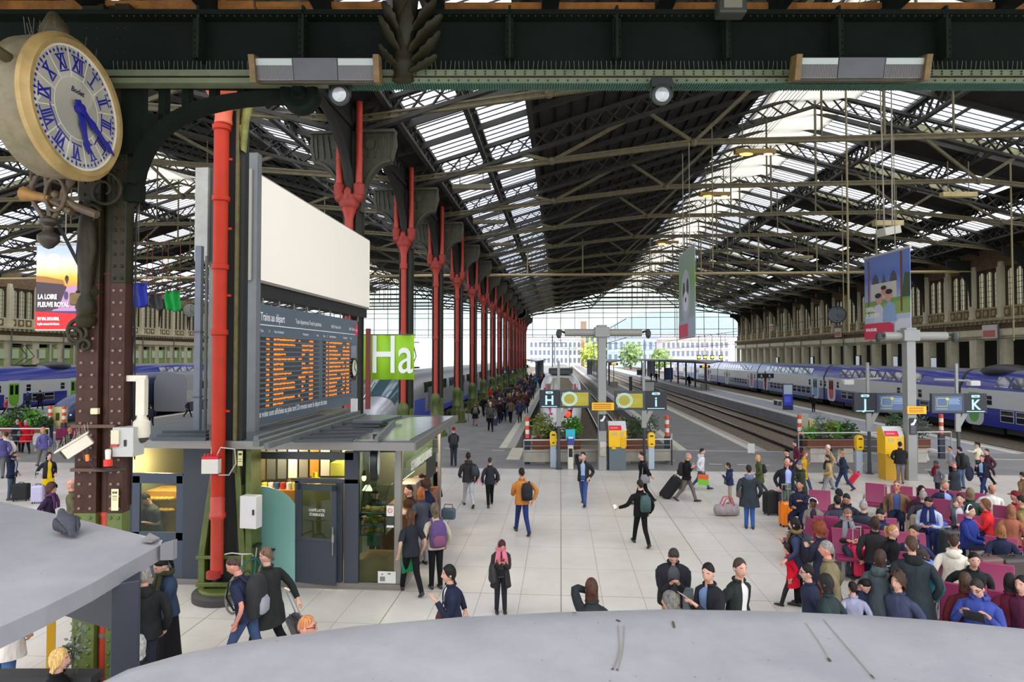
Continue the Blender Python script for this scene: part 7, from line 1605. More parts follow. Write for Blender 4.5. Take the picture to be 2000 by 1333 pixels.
 if glasses:
  b=MB()
  for sx in(-1,1):b.tube([HC+Rh@(V3(sx*.033+.024*math.cos(a),.094,.010+.018*math.sin(a))*s)for a in[i*math.pi/5 for i in range(10)]],.004*s,5,closed=True);b.tube([HC+Rh@(V3(*q)*s)for q in((sx*.056,.09,.014),(sx*.08,.0,.012))],.004*s,5)
  b.build('glasses',M_BLK,t)
 if phones:
  b=MB();b.tube([HC+Rh@(V3(.092*math.cos(a),0,.03+.115*math.sin(a))*s)for a in[i*math.pi/10 for i in range(11)]],.012*s,6)
  for sx in(-1,1):b.ball(HC+Rh@(V3(sx*.092,0,.0)*s),(.022*s,.036*s,.04*s),10)
  b.build('headphones',mat(phones,.4),t,60)
  # --- clothes
 style,c=top[0],top[1];mt=fibre(tuple(c),False)
 drop={'jacket':-.22,'coat':-.62,'long':-.98,'dress':-.85,'top':-.2,'vest':-.2}.get(style,-.2);k=1.17 if style in('jacket','coat','long')else 1.09
 if sit:drop=max(drop,-.16)
 g=open_ and.42 or 0.0;rows=[];m=18 if g else 16
 if drop<-.25:
  fl=1.5 if style=='dress' else 1.2
  for i in range(4,0,-1):f=i/4;z=hz+drop*T*f;rows.append((V3(0,.0,z),(.175*(1+(fl-1)*f))*s*k*w2,(.135*(1+(fl-1)*f))*s*k*w2))
  body=[(f,rx,ry)for f,rx,ry in tor if f>=0]
 else:body=[(-.2 if not sit else-.12,.166,.13)]+[q for q in tor if q[0]>=0]
 rr=[ring(cn,rx,ry,m,g)for cn,rx,ry in rows]+[ring(sp_at(f),rx*s*k*w2+.004,ry*s*k*w2+.004,m,g)for f,rx,ry in body]+[ring(sp_at(.97),.085*s*(k*.95),.078*s,m,g),ring(NB_+sp*.035*s,.068*s,.066*s,m,g)]
 b=MB();b.loft(rr,closed=not g,cap=(False,False))
 for S_,E_,Wr in W_:
  if style=='vest':continue
  if short:p,r=smooth_path([S_-V3(S_.x*.5,0,.01),S_+(E_-S_)*.12,S_.lerp(E_,.8)],[.045*s,.07*s,.06*s])
  else:p,r=smooth_path([S_-V3(S_.x*.55,0,.012),S_+(E_-S_)*.14,E_,Wr-(Wr-E_)*.06],[.036*s*k,.061*s*k,.047*s*k,.036*s*k])
  b.tube(p,r,10,cap=True)
 if style in('jacket','coat','long')and not hood:b.tube([NB_+sp*.03*s+V3(.078*s*math.cos(a),0,0)+fw*(.074*s*math.sin(a))for a in[math.pi/2+.5+(2*math.pi-1.0)*j/14 for j in range(15)]],.02*s,6)
 jk=b.build({'top':'sweater','long':'coat','vest':'vest'}.get(style,style),mt,t,60)
 if g:md=jk.modifiers.new('thickness','SOLIDIFY');md.thickness=.012
 if open_ or style=='vest':
  b=MB();b.loft([ring(sp_at(f),rx*s*1.03*w2,ry*s*1.03*w2)for f,rx,ry in[(-.15,.166,.122)]+[q for q in tor if q[0]>=0]]+[ring(sp_at(.985),.07*s,.066*s)],cap=(False,False));b.build('shirt',mat(open_ or(200,200,200),.8),t,60)
 if hood:
  b=MB();b.ball(NB_+V3(0,-.10,-.01)*s,(.12*s,.075*s,.085*s),12);b.tube([NB_+sp*.03*s+V3(.095*s*math.cos(a),0,0)+fw*(.085*s*math.sin(a))for a in[math.pi/2+.6+(2*math.pi-1.2)*j/14 for j in range(15)]],.032*s,8);b.build('hood',fibre(tuple(hood),False),t,60)
 if scarf:
  b=MB();b.tube([NB_+sp*.045*s+V3(.088*s*math.cos(a),0,.012*math.sin(3*a))+fw*(.085*s*math.sin(a))for a in[2*math.pi*j/14 for j in range(14)]],.042*s,8,closed=True)
  for sx in(-1,1):b.tube([NB_+V3(sx*.06,.10,.02)*s,NB_+V3(sx*.085,.15,-.14)*s,NB_+V3(sx*.09,.155,-.30)*s],[(.05*s,.03*s),(.06*s,.025*s),(.07*s,.02*s)],8)
  b.build('scarf',fibre(tuple(scarf),False),t,60)
 if apron:
  b=MB();b.loft([[sp_at(f)+V3(x*s,0,0)+fw*((.150-x*x*2.0)*s)for x in(-w,-w/2,0,w/2,w)]for f,w in((-.9,.17),(-.2,.16),(.1,.16),(.35,.15),(.72,.09))],closed=False);a_=b.build('apron',mat(apron,.7),t,60);md=a_.modifiers.new('thickness','SOLIDIFY');md.thickness=.01
 b=MB();tr=1.22
 if skirt:
  dp,cs=skirt;b.loft([ring(V3(0,.0,hz-dp*s*f)if f>0 else sp_at(.1),rx*s,ry*s,14)for f,rx,ry in((1.0,.24,.2),(.6,.22,.17),(.3,.195,.15),(0,.165,.13))],cap=(False,False));b.build('skirt',fibre(tuple(cs),False),t,60);b=MB();tr=1.05
 elif not(drop<-.9):b.loft([ring(sp_at(f),rx*s*w2*1.06,ry*s*w2*1.06)for f,rx,ry in((-.2,.14,.11),(-.05,.168,.124),(.1,.164,.12),(.2,.158,.116))])
 for hp_,kn,an,a in J:
  p,r=smooth_path([hp_+V3(0,0,.03),hp_.lerp(kn,.3),kn,kn.lerp(an,.5),an+V3(0,0,-.01)],[.088*s*w2,.086*s*w2,.06*s*tr/1.1,.052*s*tr/1.1,.045*s*tr/1.1]);b.tube(p,r,10)
 b.build('trousers' if not skirt else 'tights',fibre(tuple(legs),False),t,60)
 for hp_,kn,an,a in J:
  pit=0.0 if sit or a>-.4 else-.5;R2=Matrix.Rotation(pit+(.18 if pose in 'wW' and a>.15 else 0),3,'X');b=MB()
  b.loft([[an+R2@(V3(rx*math.cos(q),y,-.075+zz*(1+math.sin(q))/2)*s)for q in[2*math.pi*j/10 for j in range(10)]]for y,rx,zz in((-.075,.022,.05),(-.055,.036,.085),(.0,.04,.10),(.07,.044,.07),(.13,.044,.055),(.175,.03,.04),(.19,.012,.025))]);b.build('shoe',mat(shoe,.5),t,60)
 t['_n']=(NB_.x,NB_.y,NB_.z,s,hz);del t['_n']
 t_info[t.name]=dict(s=s,hz=hz,NB=NB_,HC=HC,W=W_,T=T,d=d,sp=sp,rz=rz);return t
t_info={}
def in_frame(p,name,label,cat,off=(0,0,0),group=None):
 i=t_info[p.name];o=bpy.data.objects.new(name,None);SC.collection.objects.link(o);o.location=Vector(p.location)+rotz(i['rz'])@Vector(off);o.rotation_euler=(0,0,i['rz']);return tag(o,label,cat,group)
def backpack(p,c,label,sc=1.0,c2=None,off=0.0):
 i=t_info[p.name];s=i['s']*sc;c0=i['NB']-i['sp']*(.25*i['s'])+V3(off,-.21*i['s'],0);t=in_frame(p,'backpack',label,'backpack',c0)
 b=MB();rings=[[(rx*s*math.copysign(abs(math.cos(a))**.6,math.cos(a)),.02+ry*s*math.copysign(abs(math.sin(a))**.6,math.sin(a)),z*s)for a in[2*math.pi*j/16 for j in range(16)]]for z,rx,ry in((-.25,.10,.05),(-.235,.14,.085),(-.1,.155,.105),(.08,.15,.10),(.17,.125,.08),(.22,.07,.045))];b.loft(rings);b.build('bag',mat(c,.8,0,0,.2,18),t,60)
 b=MB();rings=[[(rx*s*math.cos(a),-.085*s+ry*s*math.sin(a),z*s)for a in[2*math.pi*j/12 for j in range(12)]]for z,rx,ry in((-.21,.07,.02),(-.19,.11,.04),(-.08,.115,.045),(-.02,.07,.02))];b.loft(rings);b.build('pocket',mat(c2 or tuple(int(v*.8)for v in c),.8),t,60)
 for sx in(-1,1):
  b=MB();b.tube([V3(sx*.09,.06,.15)*s,V3(sx*.1,.16,.24)*s,V3(sx*.105,.29,.16)*s,V3(sx*.12,.31,.0)*s,V3(sx*.15,.2,-.14)*s],[(.022*s,.008*s)]*5,6);b.build('strap',mat(c,.8),t,60)
 return t
def handbag(p,c,label,side=1,z=-.05,w=.3,hgt=.24,y=0.02,strap=True,x=.27):
 i=t_info[p.name];s=i['s'];t=in_frame(p,'handbag',label,'bag',(side*x*s,y*s,i['hz']+z*s))
 b=MB();b.loft([[(rx*math.cos(a),ry*math.copysign(abs(math.sin(a))**.7,math.sin(a)),zz*hgt)for a in[2*math.pi*j/14 for j in range(14)]]for zz,rx,ry in((-.5,.06,w*.42),(-.45,.075,w*.5),(.2,.06,w*.47),(.5,.03,w*.38))]);b.build('bag',mat(c,.6,0,0,.15,12),t,60)
 if strap:b=MB();sh=i['NB']-i['sp']*.05;b.tube([V3(0,w*.3,hgt*.4),V3(-side*.06,w*.2,(sh.z-i['hz']-z*s)*.6),V3(-side*.12,.02,sh.z-i['hz']-z*s+.03),V3(-side*.07,-w*.2,(sh.z-i['hz']-z*s)*.6),V3(0,-w*.3,hgt*.4)],.012,6);b.build('strap',mat(c,.7),t,60)
 return t
def held(p,i,name,label,cat,size,c,off=(0,.06,.03),emit=0):
 inf=t_info[p.name];S_,E_,Wr=inf['W'][i];t=in_frame(p,name,label,cat,Wr+(Wr-E_).normalized()*.09+Vector(off));b=MB();b.box((0,0,0),size,rot=Matrix.Rotation(-.9,3,'X'));b.build('case',mat(c,.4),t,bev=.004);return t
def suitcase(pxc,pyb,w,h,dp,c,label,face=0,handle=.0,ribs=0,tilt=0.0,soft=False,loc=None,z=0.0):
 p=loc if loc is not None else at(pxc,pyb);t=thing('suitcase',label,'suitcase',(p.x,p.y,z),math.radians(face));Rt=Matrix.Rotation(tilt,3,'X');m=mat(c,.35 if not soft else.8,0,0,.08,4)
 b=MB();b.box(Rt@V3(0,0,h/2+.05),(w,dp,h),rot=Rt);sh=b.build('shell',m,t,bev=.05)
 if ribs:b=MB();[b.box(Rt@V3((i-(ribs-1)/2)*w/ribs*.9,-dp/2-.004,h/2+.05),(w/ribs*.3,.02,h*.8),rot=Rt)for i in range(ribs)];b.build('rib',m,sh)
 b=MB();b.box(Rt@V3(0,0,h/2+.05),(w*1.01,.02,h*1.01),rot=Rt);b.build('zip',M_BLK,sh,bev=.04)
 b=MB();b.tube([Rt@V3(-.08,0,h+.05),Rt@V3(-.06,0,h+.09),Rt@V3(.06,0,h+.09),Rt@V3(.08,0,h+.05)],.012,6);b.build('carry_handle',M_BLK,t)
 for sx in(-1,1):b=MB();b.ball(Rt@V3(sx*w*.38,dp*.3,.03),(.02,.03,.03),8);b.ball(Rt@V3(sx*w*.38,-dp*.3,.03),(.02,.03,.03),8);b.build('wheel',M_BLK,t,60)
 if handle:b=MB();[b.tube([Rt@V3(sx*w*.22,dp*.3,h),Rt@V3(sx*w*.22,dp*.3,h+handle)],.011,6)for sx in(-1,1)];b.bar(Rt@V3(-w*.25,dp*.3,h+handle),Rt@V3(w*.25,dp*.3,h+handle),.03);b.build('trolley_handle',mat((190,190,190),.3,.7),t)
 return t
 # seats -------
M_PURP=mat((136,36,80),.45,0,0,.06,4)
def seat_row(px,py,face,n,label):
 """px,py: middle of the seat backs (about 0.72 m up)"""
 q=at(px,py,.72);az=math.degrees(math.atan((px-1000)/1250))-4.35;t=thing('seat_row',label,'seating',(q.x,q.y,0),math.radians(180+face-az));first=None
 for i in range(n):
  x=(i-(n-1)/2)*.62
  if first is None:
   b=MB();b.loft([[(sx*.27,y,z),(-sx*.27,y,z)]if False else[(-.27,y,z),(.27,y,z),(.27,y2,z2),(-.27,y2,z2)]for y,z,y2,z2 in((.46,.46,.46,.40),(.05,.43,.05,.37),(.0,.50,-.05,.44),(-.06,.95,-.12,.95))]);first=b.build('seat_shell',M_PURP,t,40,bev=.015);o=first
  else:o=dup(first,parent=t)
  o.location=(x,0,0)
  b=MB();b.tube([(x+.3,.35,.42),(x+.3,.38,.6),(x+.3,.0,.62),(x+.3,-.05,.5)],.016,6);b.build('armrest',mat((176,176,176),.3,.8),t)
 b=MB();b.bb(-n*.31,n*.31,.12,.22,.32,.40);b.build('beam',mat((150,150,150),.3,.7),t)
 for sx in(-1,1):b=MB();b.bb(sx*n*.24-.03,sx*n*.24+.03,.14,.2,.03,.34);b.bb(sx*n*.24-.03,sx*n*.24+.03,-.1,.45,0,.04);b.build('leg',mat((170,170,170),.3,.7),t)
 return t
K,N,G,JN,DG,TAN=(20,20,23),(26,32,56),(104,106,110),(52,72,118),(46,54,50),(150,122,84)
HK,HB,HD,HG,HBL,HGI=(17,14,13),(58,38,26),(34,25,20),(140,136,130),(186,146,90),(140,72,38)
Q=person
# --- middle of the concourse
p=Q('man in a tan jacket and blue jeans walking away with a black backpack',1020,920,1043,195,'w',('jacket',(176,112,52)),(38,52,104),('short',HK),arms=('phone1','swb'),sk='m');backpack(p,K,'black backpack on the man in the tan jacket',.95,off=.08)
Q('man in an open dark jacket and light blue sweater, phone at his ear',1140,887,987,350,'w',('jacket',(40,42,46)),(56,78,128),('short',HD),arms=('pocket','ear'),open_=(150,176,204))
p=Q('man in black walking away with a teal backpack, holding a paper',1252,943,1066,200,'w',('jacket',K),K,('short',HD),arms=('wide','down'));backpack(p,(58,84,84),'dark teal backpack on the man in black',.9,off=.06);held(p,0,'paper','white paper held by the man with the teal backpack','paper',(.08,.003,.14),(230,230,226))
p=Q('woman in black with tied-back hair, pulling a big black trolley bag',1257,887,985,285,'w',('jacket',K),K,('bun',HD),fem=True,arms=('down','trail'));handbag(p,(120,120,124),'patterned grey handbag of the woman in black',-1,.0,.3,.26)
suitcase(1296,972,.5,.75,.38,K,'large soft black trolley bag pulled along, tilted',70,.45,0,.62,True);suitcase(1327,957,.36,.55,.25,(52,54,60),'smaller dark suitcase tilted behind the large trolley bag',70,.5,0,.55,True)
p=Q('bald-headed man in a black jacket and brown trousers walking right',1341,888,980,80,'w',('jacket',K),(104,92,86),('crop',(150,140,130)),arms=('strap','strap'),sk='r');backpack(p,K,'black backpack on the man in brown trousers',1)
p=Q('young man in a white jacket and jeans carrying a bright shopping bag',1369,879,956,85,'w',('jacket',(206,206,210)),(66,96,120),('short',HD),arms=('down','down'),hood=(200,200,204))
t=in_frame(p,'shopping_bag','orange and green shopping bag in the hand of the man in white','bag',(.27,.1,t_info[p.name]['hz']-.32));b=MB();b.bb(-.09,.09,-.17,.17,-.2,.06);b.build('bag',mat((120,196,50),.6),t);b=MB();b.bb(-.092,.092,-.172,.172,.0,.14);b.build('orange_band',mat((226,96,50),.6),t)
p=Q('woman in a navy jacket with a grey shoulder bag facing left',1426,910,986,275,'s',('jacket',(40,48,78)),(150,140,120),('medium',HD),fem=True,arms=('phone','phone'),hood=(40,48,78));handbag(p,(92,98,104),'grey shoulder bag of the woman in the navy jacket',1,.02)
p=Q('man in a dark hooded coat and blue jeans seen from behind with a duffel bag',1464,918,1033,185,'s',('coat',(48,54,60)),(56,92,156),('short',HD),arms=('down','down'),hood=(96,110,140),wide=1.15);handbag(p,(84,72,68),'brown shoulder bag of the man in the dark hooded coat',-1,.12,.34,.34)
t=thing('duffel_bag','grey duffel bag with pink handles beside the man in the dark hooded coat','bag',at(1419,1008),.15);b=MB();b.loft([[(x,.16*r*math.cos(a),.17+.17*r*math.sin(a))for a in[2*math.pi*j/14 for j in range(14)]]for x,r in((-.36,.5),(-.32,.9),(-.1,1),(.2,1.05),(.33,.9),(.36,.5))]);b.build('bag',mat((150,140,142),.7,0,0,.3,10),t,60)
for y in(-.1,.1):b=MB();b.tube([(-.16,y,.3),(-.05,y,.52),(.12,y,.54),(.2,y,.3)],.016,6);b.build('handle',mat((200,40,84),.6),t,60)
p=Q('blonde woman in a green jacket walking left',1484,892,968,285,'w',('coat',(70,80,46)),(60,62,66),('long',HBL),fem=True,arms=('swf','swb'));backpack(p,K,'black backpack on the blonde woman in green',.8)
Q('balding man in a navy blazer and light blue shirt with green trousers, on the phone',1537,902,1010,20,'s',('jacket',(36,38,48)),(92,106,92),('bald',HG),arms=('ear','down'),open_=(160,176,232),wide=1.2,sk='r')
Q('woman in a mustard coat walking right behind the navy blazer',1569,884,962,80,'w',('coat',(190,146,40)),(56,70,110),('medium',HGI),fem=True,arms=('strap','down'))
Q('man in a burgundy sweater facing left, beyond the mustard coat',1556,866,930,280,'s',('jacket',(92,36,54)),N,('short',HD),open_=(220,220,226))
Q('man in a black cap and dark jacket behind the navy blazer',1541,884,965,250,'s',('jacket',(40,46,48)),K,('cap',K))
p=Q('man with a grey cap in a long dark green coat facing left',1566,909,998,285,'s',('coat',(52,60,48)),K,('beanie',(92,104,118)),hood=(60,64,50),arms=('phone','phone'),wide=1.1)
Q('white-haired man in a tan jacket walking behind the beige jacket',1621,872,945,290,'w',('jacket',(156,140,104)),G,('short',(206,204,198)),sk='r')
p=Q('man in a beige jacket, dark scarf and grey jeans walking left',1620,892,968,280,'w',('jacket',(168,144,100)),(128,130,136),('short',HD),arms=('swf','down'),scarf=(44,44,48))
p=Q('woman in navy walking away with a red trolley',1648,884,958,290,'W',('jacket',(40,46,66)),(46,56,92),('bob',(150,110,70)),fem=True,arms=('phone','trail'))
suitcase(1657,947,.34,.52,.2,(206,30,62),'red trolley bag pulled behind the woman in navy',60,.4,0,.6)
Q('woman with a long ponytail and a white coat at the right ticket machine',1736,864,934,120,'s',('coat',(214,206,190)),(120,150,190),('long',(130,90,60)),fem=True,arms=('phone1','phone1'))
p=Q('man in a black coat and grey trousers seen from behind at the right ticket machine',1759,869,945,180,'s',('jacket',(34,36,38)),(120,112,116),('short',HK),arms=('pocket','phone1'),wide=1.2)
Q('person in a navy jacket and brown boots leaning on the right lighting pillar',1775,860,930,300,'s',('jacket',(52,58,78)),(40,44,62),('curly',HK),fem=True,shoe=(150,84,50))
suitcase(1744,934,.36,.5,.24,(40,48,80),'navy suitcase beside the man in the black coat at the machine',10,.25)
Q('man in a black and white patterned shirt with hands on his hips',1859,877,944,300,'s',('top',(150,152,164)),K,('crop',HD),short=True,sk='m',arms=('pocket','pocket'))
p=Q('man in a black hooded jacket with a big backpack and jeans facing left',1878,879,955,235,'s',('jacket',(40,42,40)),(86,104,134),('short',HK),hood=(40,42,40),arms=('down','down'));backpack(p,(34,38,38),'black backpack on the man facing the patterned shirt',1.1)
Q('woman in a cream sweater reaching out toward the K sign post',1911,868,928,250,'s',('jacket',(206,196,170)),(60,60,70),('pony',HK),fem=True,arms=('side','down'),wide=1.15)
Q('man in a grey cardigan and dark red scarf gesturing to the left',1832,906,978,300,'s',('jacket',(104,104,112)),(36,38,50),('beanie',(56,56,62)),scarf=(120,24,40),sk='d',arms=('wide','phone'))
Q('woman in a pink knitted cap and dark coat with pink straps',1866,913,985,200,'s',('coat',(46,50,58)),K,('beanie',(226,132,130)),sk='d',fem=True,arms=('phone','phone'))
p=Q('businessman in a light blue shirt and dark jacket striding, a coat over his arm',1921,892,968,330,'w',('jacket',(40,34,48)),(34,44,84),('short',(84,60,54)),open_=(140,186,228),arms=('trail','phone1'),sk='r',wide=1.1)
t=in_frame(p,'folded_coat','dark coat folded over the arm of the businessman','coat',(.30,.22,t_info[p.name]['hz']+.05));b=MB();b.ball((0,0,-.05),(.1,.17,.26),14);b.build('cloth',mat((34,36,56),.9,0,0,.2,8),t,70)
Q('man in a plum jacket half hidden behind the businessman',1931,880,950,310,'w',('jacket',(70,40,52)),K,('short',HD));Q('person in a brown jacket cut by the right edge of the photo',2001,929,1010,230,'s',('jacket',(104,78,56)),N,('short',HD))
p=Q('person in a dark red cap with a black backpack, at the edge of the asphalt',886,840,911,185,'s',('jacket',(40,42,46)),(44,48,52),('beanie',(120,32,50)),arms=('phone','phone'));backpack(p,(36,38,42),'black backpack on the person in the dark red cap',1.05)
p=Q('man in a dark hooded jacket and pale grey jeans walking away',915,888,990,190,'w',('jacket',(50,48,48)),(176,178,182),('crop',HD),hood=(50,48,48),sk='d',arms=('swf','down'));backpack(p,(50,58,66),'grey bag on the back of the man in pale jeans',.7,off=.16)
t=in_frame(p,'paper_bag','small white and pink paper bag between the walking couple','bag',(.36,.03,t_info[p.name]['hz']-.08));b=MB();b.bb(-.08,.08,-.05,.05,-.12,.1);b.build('bag',mat((232,190,206),.6),t)
p=Q('slim woman in black with short hair and a shoulder bag walking away',957,898,989,185,'W',('jacket',(44,46,54)),K,('crop',HB),fem=True,arms=('down','down'));handbag(p,K,'black shoulder bag of the slim woman walking away',1,.16)
p=Q('woman with a pink scarf and dark red hair looking at her phone',978,1058,1197,5,'s',('coat',(52,46,46)),(40,42,50),('medium',(70,28,32)),fem=True,scarf=(206,112,136),arms=('phone','phone'),head=(38,8),open_=(70,72,66));handbag(p,(38,38,42),'large black handbag of the woman with the pink scarf',1,.06,.42,.3,.12,x=.2)
held(p,1,'phone','phone in a red case held by the woman with the pink scarf','phone',(.07,.012,.14),(150,34,64))
p=Q('woman in a navy jacket and burgundy skirt striding left',885,1112,None,282,'w',('jacket',(36,40,60)),K,('medium',HK),fem=True,skirt=(.55,(84,30,40)),arms=('phone1','swb'),open_=(226,226,230));handbag(p,(70,28,38),'burgundy handbag of the woman striding left',1,-.1,.4,.3)
Q('woman with long brown hair in a black leather jacket seen from behind',1157,1152,None,190,'s',('jacket',(46,50,52)),K,('long',(74,46,34)),fem=True,arms=('face','phone'),h=1.7)
p=Q('man in a black coat looking down at his phone, a grey coat over his arm',1314,1074,None,5,'s',('jacket',(38,38,44)),(170,150,120),('short',(52,46,42)),arms=('phone','phone'),head=(42,0),wide=1.2,h=1.76,open_=(70,70,78))
held(p,0,'phone','dark phone held by the man in the black coat','phone',(.07,.012,.14),K,(.06,.02,.02));t=in_frame(p,'folded_coat','grey coat hanging over the arm of the man looking at his phone','coat',(-.2,.22,t_info[p.name]['hz']+.05));b=MB();b.loft([[(.08*math.cos(a),(.04+.06*f)*math.sin(a),.16-f*.46)for a in[2*math.pi*j/12 for j in range(12)]]for f in(0,.3,.7,1)]);b.build('cloth',mat((92,98,104),.85,0,0,.2,10),t,60)
p=Q('dark-haired man in a black coat and blue shirt glancing left',1390,1115,None,310,'s',('coat',(36,36,42)),K,('short',HK),open_=(104,130,170),arms=('phone','phone'),head=(6,28),wide=1.15,h=1.78);held(p,0,'paper','folded paper in the hands of the man in the blue shirt','paper',(.12,.004,.18),(232,214,220),(.08,.04,.04))
Q('man in a dark jacket and white shirt looking to the right',1438,1106,None,55,'s',('jacket',(40,46,46)),K,('short',(66,54,46)),open_=(214,212,208),head=(0,-22),h=1.8)
Q('grey-haired person at the edge of the curved kiosk roof, only the head showing',1318,1176,None,250,'s',('jacket',(60,62,70)),K,('bob',(110,108,104)),fem=True,h=1.66)
# --- by the coffee kiosk
p=Q('man in a long black coat walking left with a trolley case',527,1078,None,235,'w',('coat',(38,42,38)),K,('crop',(110,84,66)),arms=('down','trail'),glasses=True,wide=1.15);suitcase(600,1262,.38,.5,.22,(50,52,58),'dark trolley case with a silver handle behind the man in the long black coat',-40,.52,0,.4)
p=Q('man in a navy tee with a big black backpack walking left',484,1092,None,245,'w',('top',(38,44,66)),(60,78,110),('crop',(70,54,46)),short=True,lean=10,arms=('down','down'),head=(20,0),sk='r',wide=1.1);backpack(p,(34,36,38),'big black and grey backpack on the man in the navy tee',1.25,(150,152,162))
Q('ginger-haired man with glasses, only his head above the curved roof',588,1224,None,80,'s',('top',(150,180,196)),N,('crop',(196,130,80)),glasses=True,sk='r',h=1.7)
p=Q('woman with a long dark ponytail, denim jacket and long black skirt, tapping her phone',330,1098,None,290,'s',('jacket',(48,64,86)),K,('pony',HK),fem=True,skirt=(.80,(26,26,30)),arms=('phone','phone'),head=(28,0),scarf=(56,58,36));held(p,0,'phone','phone held by the woman in the denim jacket','phone',(.07,.012,.14),K,(.06,.03,0))
Q('person in a black hooded jacket and dark jeans seen from behind, by the dark post',281,1126,None,175,'s',('jacket',(34,36,36)),(38,42,54),('short',HG),hood=(34,36,36),wide=1.2)
Q('white-grey haired person sitting low beside the dark post',268,1268,None,200,'t',('jacket',(40,40,44)),K,('curly',(176,174,170)),h=1.6)
Q('man in a white shirt and jeans, cut by the left kiosk roof',2,1100,1390,150,'s',('coat',(222,214,204)),(76,110,160),('short',HD),h=1.8)
Q('blonde person sitting under the left kiosk roof',108,1290,None,75,'t',('jacket',K),N,('bob',(206,168,104)),fem=True,h=1.6)
for x,y,dd,fc,lab,kw in((734,926,14.2,350,'barista in a bright green apron behind the kiosk counter',dict(top=('top',K),hair=('short',HD),apron=(20,130,84),arms=('counter','counter'),head=(30,0))),(306,960,13.9,300,'server with short dark hair bending over the bakery counter',dict(top=('top',(84,88,92)),hair=('short',HK),lean=12,head=(30,0),arms=('lap','lap'),short=True)),(288,913,16.5,200,'blonde woman seen through the upper glass of the bakery side',dict(top=('jacket',K),hair=('long',HBL),fem=True)),(320,902,16.2,330,'man in a dark green jacket seen through the upper glass of the bakery side',dict(top=('jacket',DG),hair=('short',HD))),(853,914,17.3,280,'tall woman in black with a bun, at the open kiosk counter',dict(top=('jacket',K),hair=('bun',HK),fem=True,arms=('phone','phone'),h=1.78)),(826,942,16.2,285,'young woman with tied brown hair in the kiosk queue',dict(top=('top',K),hair=('pony',HB),fem=True)),(803,962,14.6,300,'dark-haired man with a short beard in the kiosk queue',dict(top=('jacket',(60,44,40)),hair=('short',HK),h=1.7)),(824,988,14.3,200,'woman with long ginger hair and grey jeans in the kiosk queue',dict(top=('jacket',(62,68,80)),legs=(128,130,134),hair=('long',(150,88,48)),fem=True,h=1.68)),(836,970,15.4,260,'person with dark curly hair deep in the kiosk queue',dict(top=('jacket',N),hair=('curly',HB),h=1.66))):
 kw=dict(dict(legs=K),**kw);Q(lab,x,y,None,fc,'s',kw.pop('top'),kw.pop('legs'),kw.pop('hair'),dist=dd,**kw)
Q('waitress with long brown hair and a green apron walking beside the kiosk',803,1003,1160,200,'w',('top',(40,42,48)),K,('long',(84,56,38)),fem=True,short=True,apron=(16,140,84))
p=Q('person in a beige top with a plaid backpack in the kiosk queue',851,996,1150,195,'s',('top',(188,178,156)),K,('bob',(96,84,66)),fem=True);backpack(p,(86,62,110),'purple plaid backpack on the person in the beige top',1.15,(120,70,96));
t=thing('shoulder_bag','blue-grey bag on the shoulder of the tall woman at the counter','bag',atd(876,1004,16.6));b=MB();b.box((0,0,0),(.36,.2,.28));b.build('bag',mat((66,88,100),.6),t,bev=.05);b=MB();b.tube([(-.12,0,.12),(-.1,0,.24),(.1,0,.24),(.12,0,.12)],.012,6);b.build('handle',mat((50,66,78),.6),t)
# --- left side
p=Q('man in a navy suit covering his mouth, by the left kiosk roof',22,890,977,60,'s',('jacket',N),(66,78,92),('crop',HD),open_=(190,200,226),arms=('pocket','face'),sk='m');suitcase(41,979,.45,.5,.28,K,'black case standing behind the man in the navy suit',20,0,0,0,True)
p=Q('woman in a yellow dress and black jacket with a lilac suitcase',93,890,978,20,'s',('jacket',(38,38,42)),K,('bob',HK),fem=True,skirt=(.55,(226,190,20)),open_=(226,190,20),arms=('pocket','trail'));suitcase(74,984,.34,.52,.22,(176,170,200),'lilac suitcase beside the woman in the yellow dress',15,.45)
Q('curly-haired woman in a purple scarf and coat, above the left kiosk roof',95,955,None,65,'s',('coat',(50,36,60)),K,('curly',(70,42,34)),fem=True,scarf=(92,56,100),h=1.62)
Q('man in an olive jacket half hidden by the clock column',146,946,None,250,'s',('jacket',(92,88,62)),(60,64,76),('bald',HG),sk='r',h=1.74)
p=Q('woman in a red coat seen from behind near the far left planter',50,823,886,190,'w',('coat',(190,20,34)),K,('bob',(150,140,130)),fem=True,wide=1.15,arms=('ear','down'));handbag(p,(84,80,70),'grey shoulder bag on the woman in the red coat',-1,.15,.36)
Q('person in a dark coat beside the woman in the red coat',34,824,884,200,'s',('coat',(44,44,60)),K,('short',HG));Q('person with sandy hair in a violet-blue sweater walking away left',84,838,912,200,'w',('top',(96,92,150)),(106,106,104),('bob',(176,140,100)),fem=True)
Q('woman in a white cardigan with a brown bag at the left edge',11,850,930,190,'s',('jacket',(222,218,210)),K,('short',HB),fem=True);Q('person in a purple-blue top cut by the left edge of the photo',-1,850,935,180,'s',('jacket',(84,80,130)),G,('short',HG),wide=1.2)
p=Q('person in a black leather jacket sitting by the far left barrier',136,824,None,150,'t',('jacket',(40,42,46)),N,('short',(176,130,70)),dist=29);seat_row(136,845,180,2,'purple seats by the far left barrier under the black leather jacket')
for x,y,fy,fc,c,hc,lab in((54,768,799,190,(44,48,60),HD,'person in dark clothes at the open green doors of the far left train'),(78,764,801,200,K,HK,'second person in dark clothes beside the far left train'),(11,778,812,100,(176,70,84),HB,'person in a red patterned top at the left edge beside the train'),(295,793,835,190,(40,46,66),HD,'person in a navy jacket beyond the kiosk roof'),(367,782,815,60,(36,44,74),(150,110,80),'man in a blue suit beyond the kiosk roof'),(262,804,850,90,(140,132,116),HD,'man in a grey-brown top beyond the dome camera')):
 Q(lab,x,y,fy,fc,'w',('jacket',c),K,('short',hc),detail=False)
